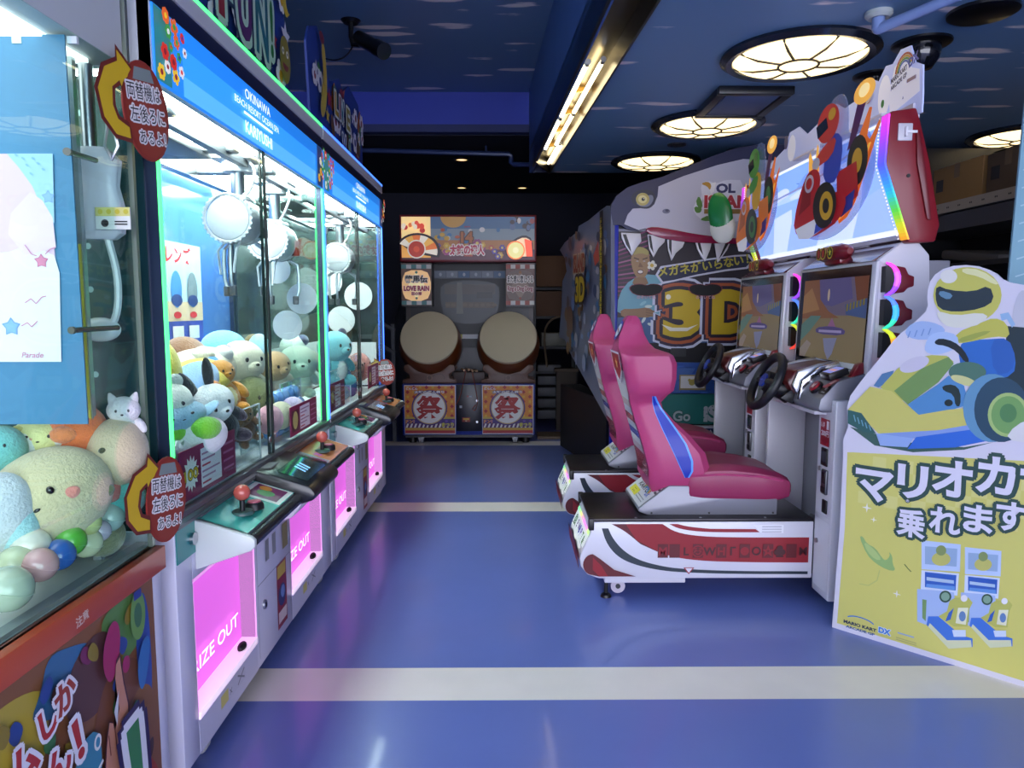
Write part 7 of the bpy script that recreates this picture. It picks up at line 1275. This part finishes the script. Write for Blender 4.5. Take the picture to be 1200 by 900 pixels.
m = MB(); m.box(SX+.5, SX+.6, 3.95, 5.55, .1, za-.04, mat('#101116', .7)); m.build('back_sheet', t)
zs = za+.035
def carton2(y0, y1, z1, label, h, x0=SX+.03, x1=SX+.55):
    c = thing('cardboard_carton', label, 'box', ((x0+x1)/2, (y0+y1)/2, zs), group='cartons on the pale edged shelf'); m = MB(); m.box(x0, x1, y0, y1, zs, z1, CB(h), bev=.004); m.build('carton_body', c)
    m = MB(); A = Art(m, (0, y0, 0), (1, 0, 0), (0, 0, 1), base=.001); A.rect(x0+.14, zs+.08, x0+.34, z1-.06, ink('#9a7a4a')); A.rect(x0+.145, zs+.085, x0+.335, z1-.065, CB(h)); A.disc(x0+.24, (zs+z1)/2, .03, ink('#2a2420'), ry=.02); A.disc(x0+.24, (zs+z1)/2-.03, .016, ink('#2a2420'))
    m.build('printed_stamp', c); m = MB(); A = Art(m, (x0, y1, 0), (0, -1, 0), (0, 0, 1), base=.001); A.rect(.04, z1-.16, .12, z1-.08, ink('#1c1a18')); m.build('shipping_label', c)
    m = MB(); yc = (y0+y1)/2; m.box(x0-.0015, x1+.0015, yc-.03, yc+.03, z1-.09, z1+.0015, mat('#7a5f3c', .35)); m.build('packing_tape', c)
carton2(4.62, 5.15, zs+.25, 'open tan carton with a dark stamp at the marquee end of the pale shelf', '#a07a48'); carton2(4.2, 4.58, zs+.24, 'dull brown carton in the middle of the pale shelf', '#6a5640'); carton2(3.92, 4.14, zs+.22, 'dark olive carton at the end of the pale shelf by the frame edge', '#4a4432')
m = MB(); m.prism([(SX+.04, zs+.25), (SX+.32, zs+.32), (SX+.54, zs+.25)], 'y', 4.22, 4.56, BKK); m.thing('black_bag', 'black bag slumped over the middle carton on the shelf', 'bag')
m = MB(); m.T = Matrix.Translation((SX+.3, 4.75, 1.70)); m.box(-.25, .25, -.3, .3, -.045, .02, mat('#5d5a56', .6), bev=.02, T=Matrix.Rotation(.12, 4, 'X')); m.thing('folded_sheet', 'folded grey sheets lying on the shelf below the cartons', 'sheet')
m = MB(); m.box(SX+.06, SX+.5, 4.1, 4.5, 1.09, 1.27, mat('#5a1c2c', .6), bev=.03); m.box(SX+.05, SX+.4, 4.12, 4.3, 1.27, 1.42, mat('#8a8a90', .5), bev=.02); m.thing('cloth_bundle', 'wine red and grey cloth bundle on the lower shelf', 'cloth')
m = MB(); m.box(2.2, 2.62, 3.9, 4.6, .0, 1.42, mat('#3c3e45', .5), bev=.01); m.box(2.19, 2.63, 3.89, 4.61, 1.42, 1.47, mat('#55575e', .5), bev=.01); m.thing('grey_cabinet', 'plain grey cabinet standing behind the standee', 'cabinet')
t = thing('banner_stand', 'pale teal banner edge standing upright past the standee', 'banner', (2.25, 2.95, 0)); a = onY(1196, 190, 2.95); b_ = onY(1187, 345, 2.95)
m = MB(); m.prism([(a[0], 2.2), (a[0]+.6, 2.2), (a[0]+.6, .05), (b_[0]-.06, .05)], 'y', 2.945, 2.955, mat('#7fa9b8', .3, coat=.3)); A = Art(m, (0, 2.945, 0), (1, 0, 0), (0, 0, 1))
for i in range(12): A.line([(b_[0]+.0, 1.2+.07*i), (b_[0]+.1, 1.23+.07*i), (b_[0]+.25, 1.2+.07*i), (b_[0]+.5, 1.25+.07*i)], .006, ink('#a9c6cf'))
m.build('banner_sheet', t); m = MB(); m.box(2.0, 2.6, 2.85, 3.05, 0, .05, STEEL, bev=.01); m.build('banner_base', t)
# ================================================================ light and camera
W = bpy.data.worlds.new('daylight'); SC.world = W; W.use_nodes = True
bg = W.node_tree.nodes['Background']; bg.inputs[0].default_value = lin('e0e4f8'); bg.inputs[1].default_value = WORLD
def area(name, loc, rot, sx, sy, power, col, spread=180):
    l = bpy.data.lights.new(name, 'AREA'); l.shape = 'RECTANGLE'; l.size = sx; l.size_y = sy; l.energy = power; l.color = lin(col)[:3]; l.spread = math.radians(spread)
    o = bpy.data.objects.new(name, l); o.location = loc; o.rotation_euler = rot; COL.objects.link(o); return o
pl = area('entrance_portal', (1.1, -3.0, 1.75), (math.radians(-90), 0, 0), 7.0, 3.4, 1, '#ffffff'); pl.data.cycles.is_portal = True
cam = bpy.data.cameras.new('camera'); co = bpy.data.objects.new('camera', cam); COL.objects.link(co)
cam.sensor_width = 36; cam.lens = FOC*36/1200; cam.clip_start = .02
R = Matrix((RT, UPV, tuple(-c for c in FW))).transposed()
co.matrix_world = Matrix.Translation((0, 0, EYE)) @ R.to_4x4()
SC.camera = co
SC.view_settings.view_transform = 'Standard'; SC.view_settings.look = 'None'; SC.view_settings.gamma = 1; SC.view_settings.use_curve_mapping = False
SC.view_settings.exposure = EXPO
SC.cycles.max_bounces = 7; SC.cycles.diffuse_bounces = 3; SC.cycles.glossy_bounces = 3; SC.cycles.transparent_max_bounces = 16; SC.cycles.transmission_bounces = 4
SC.cycles.caustics_reflective = False; SC.cycles.caustics_refractive = False; SC.cycles.sample_clamp_indirect = 4.0
SC.cycles.use_denoising = True
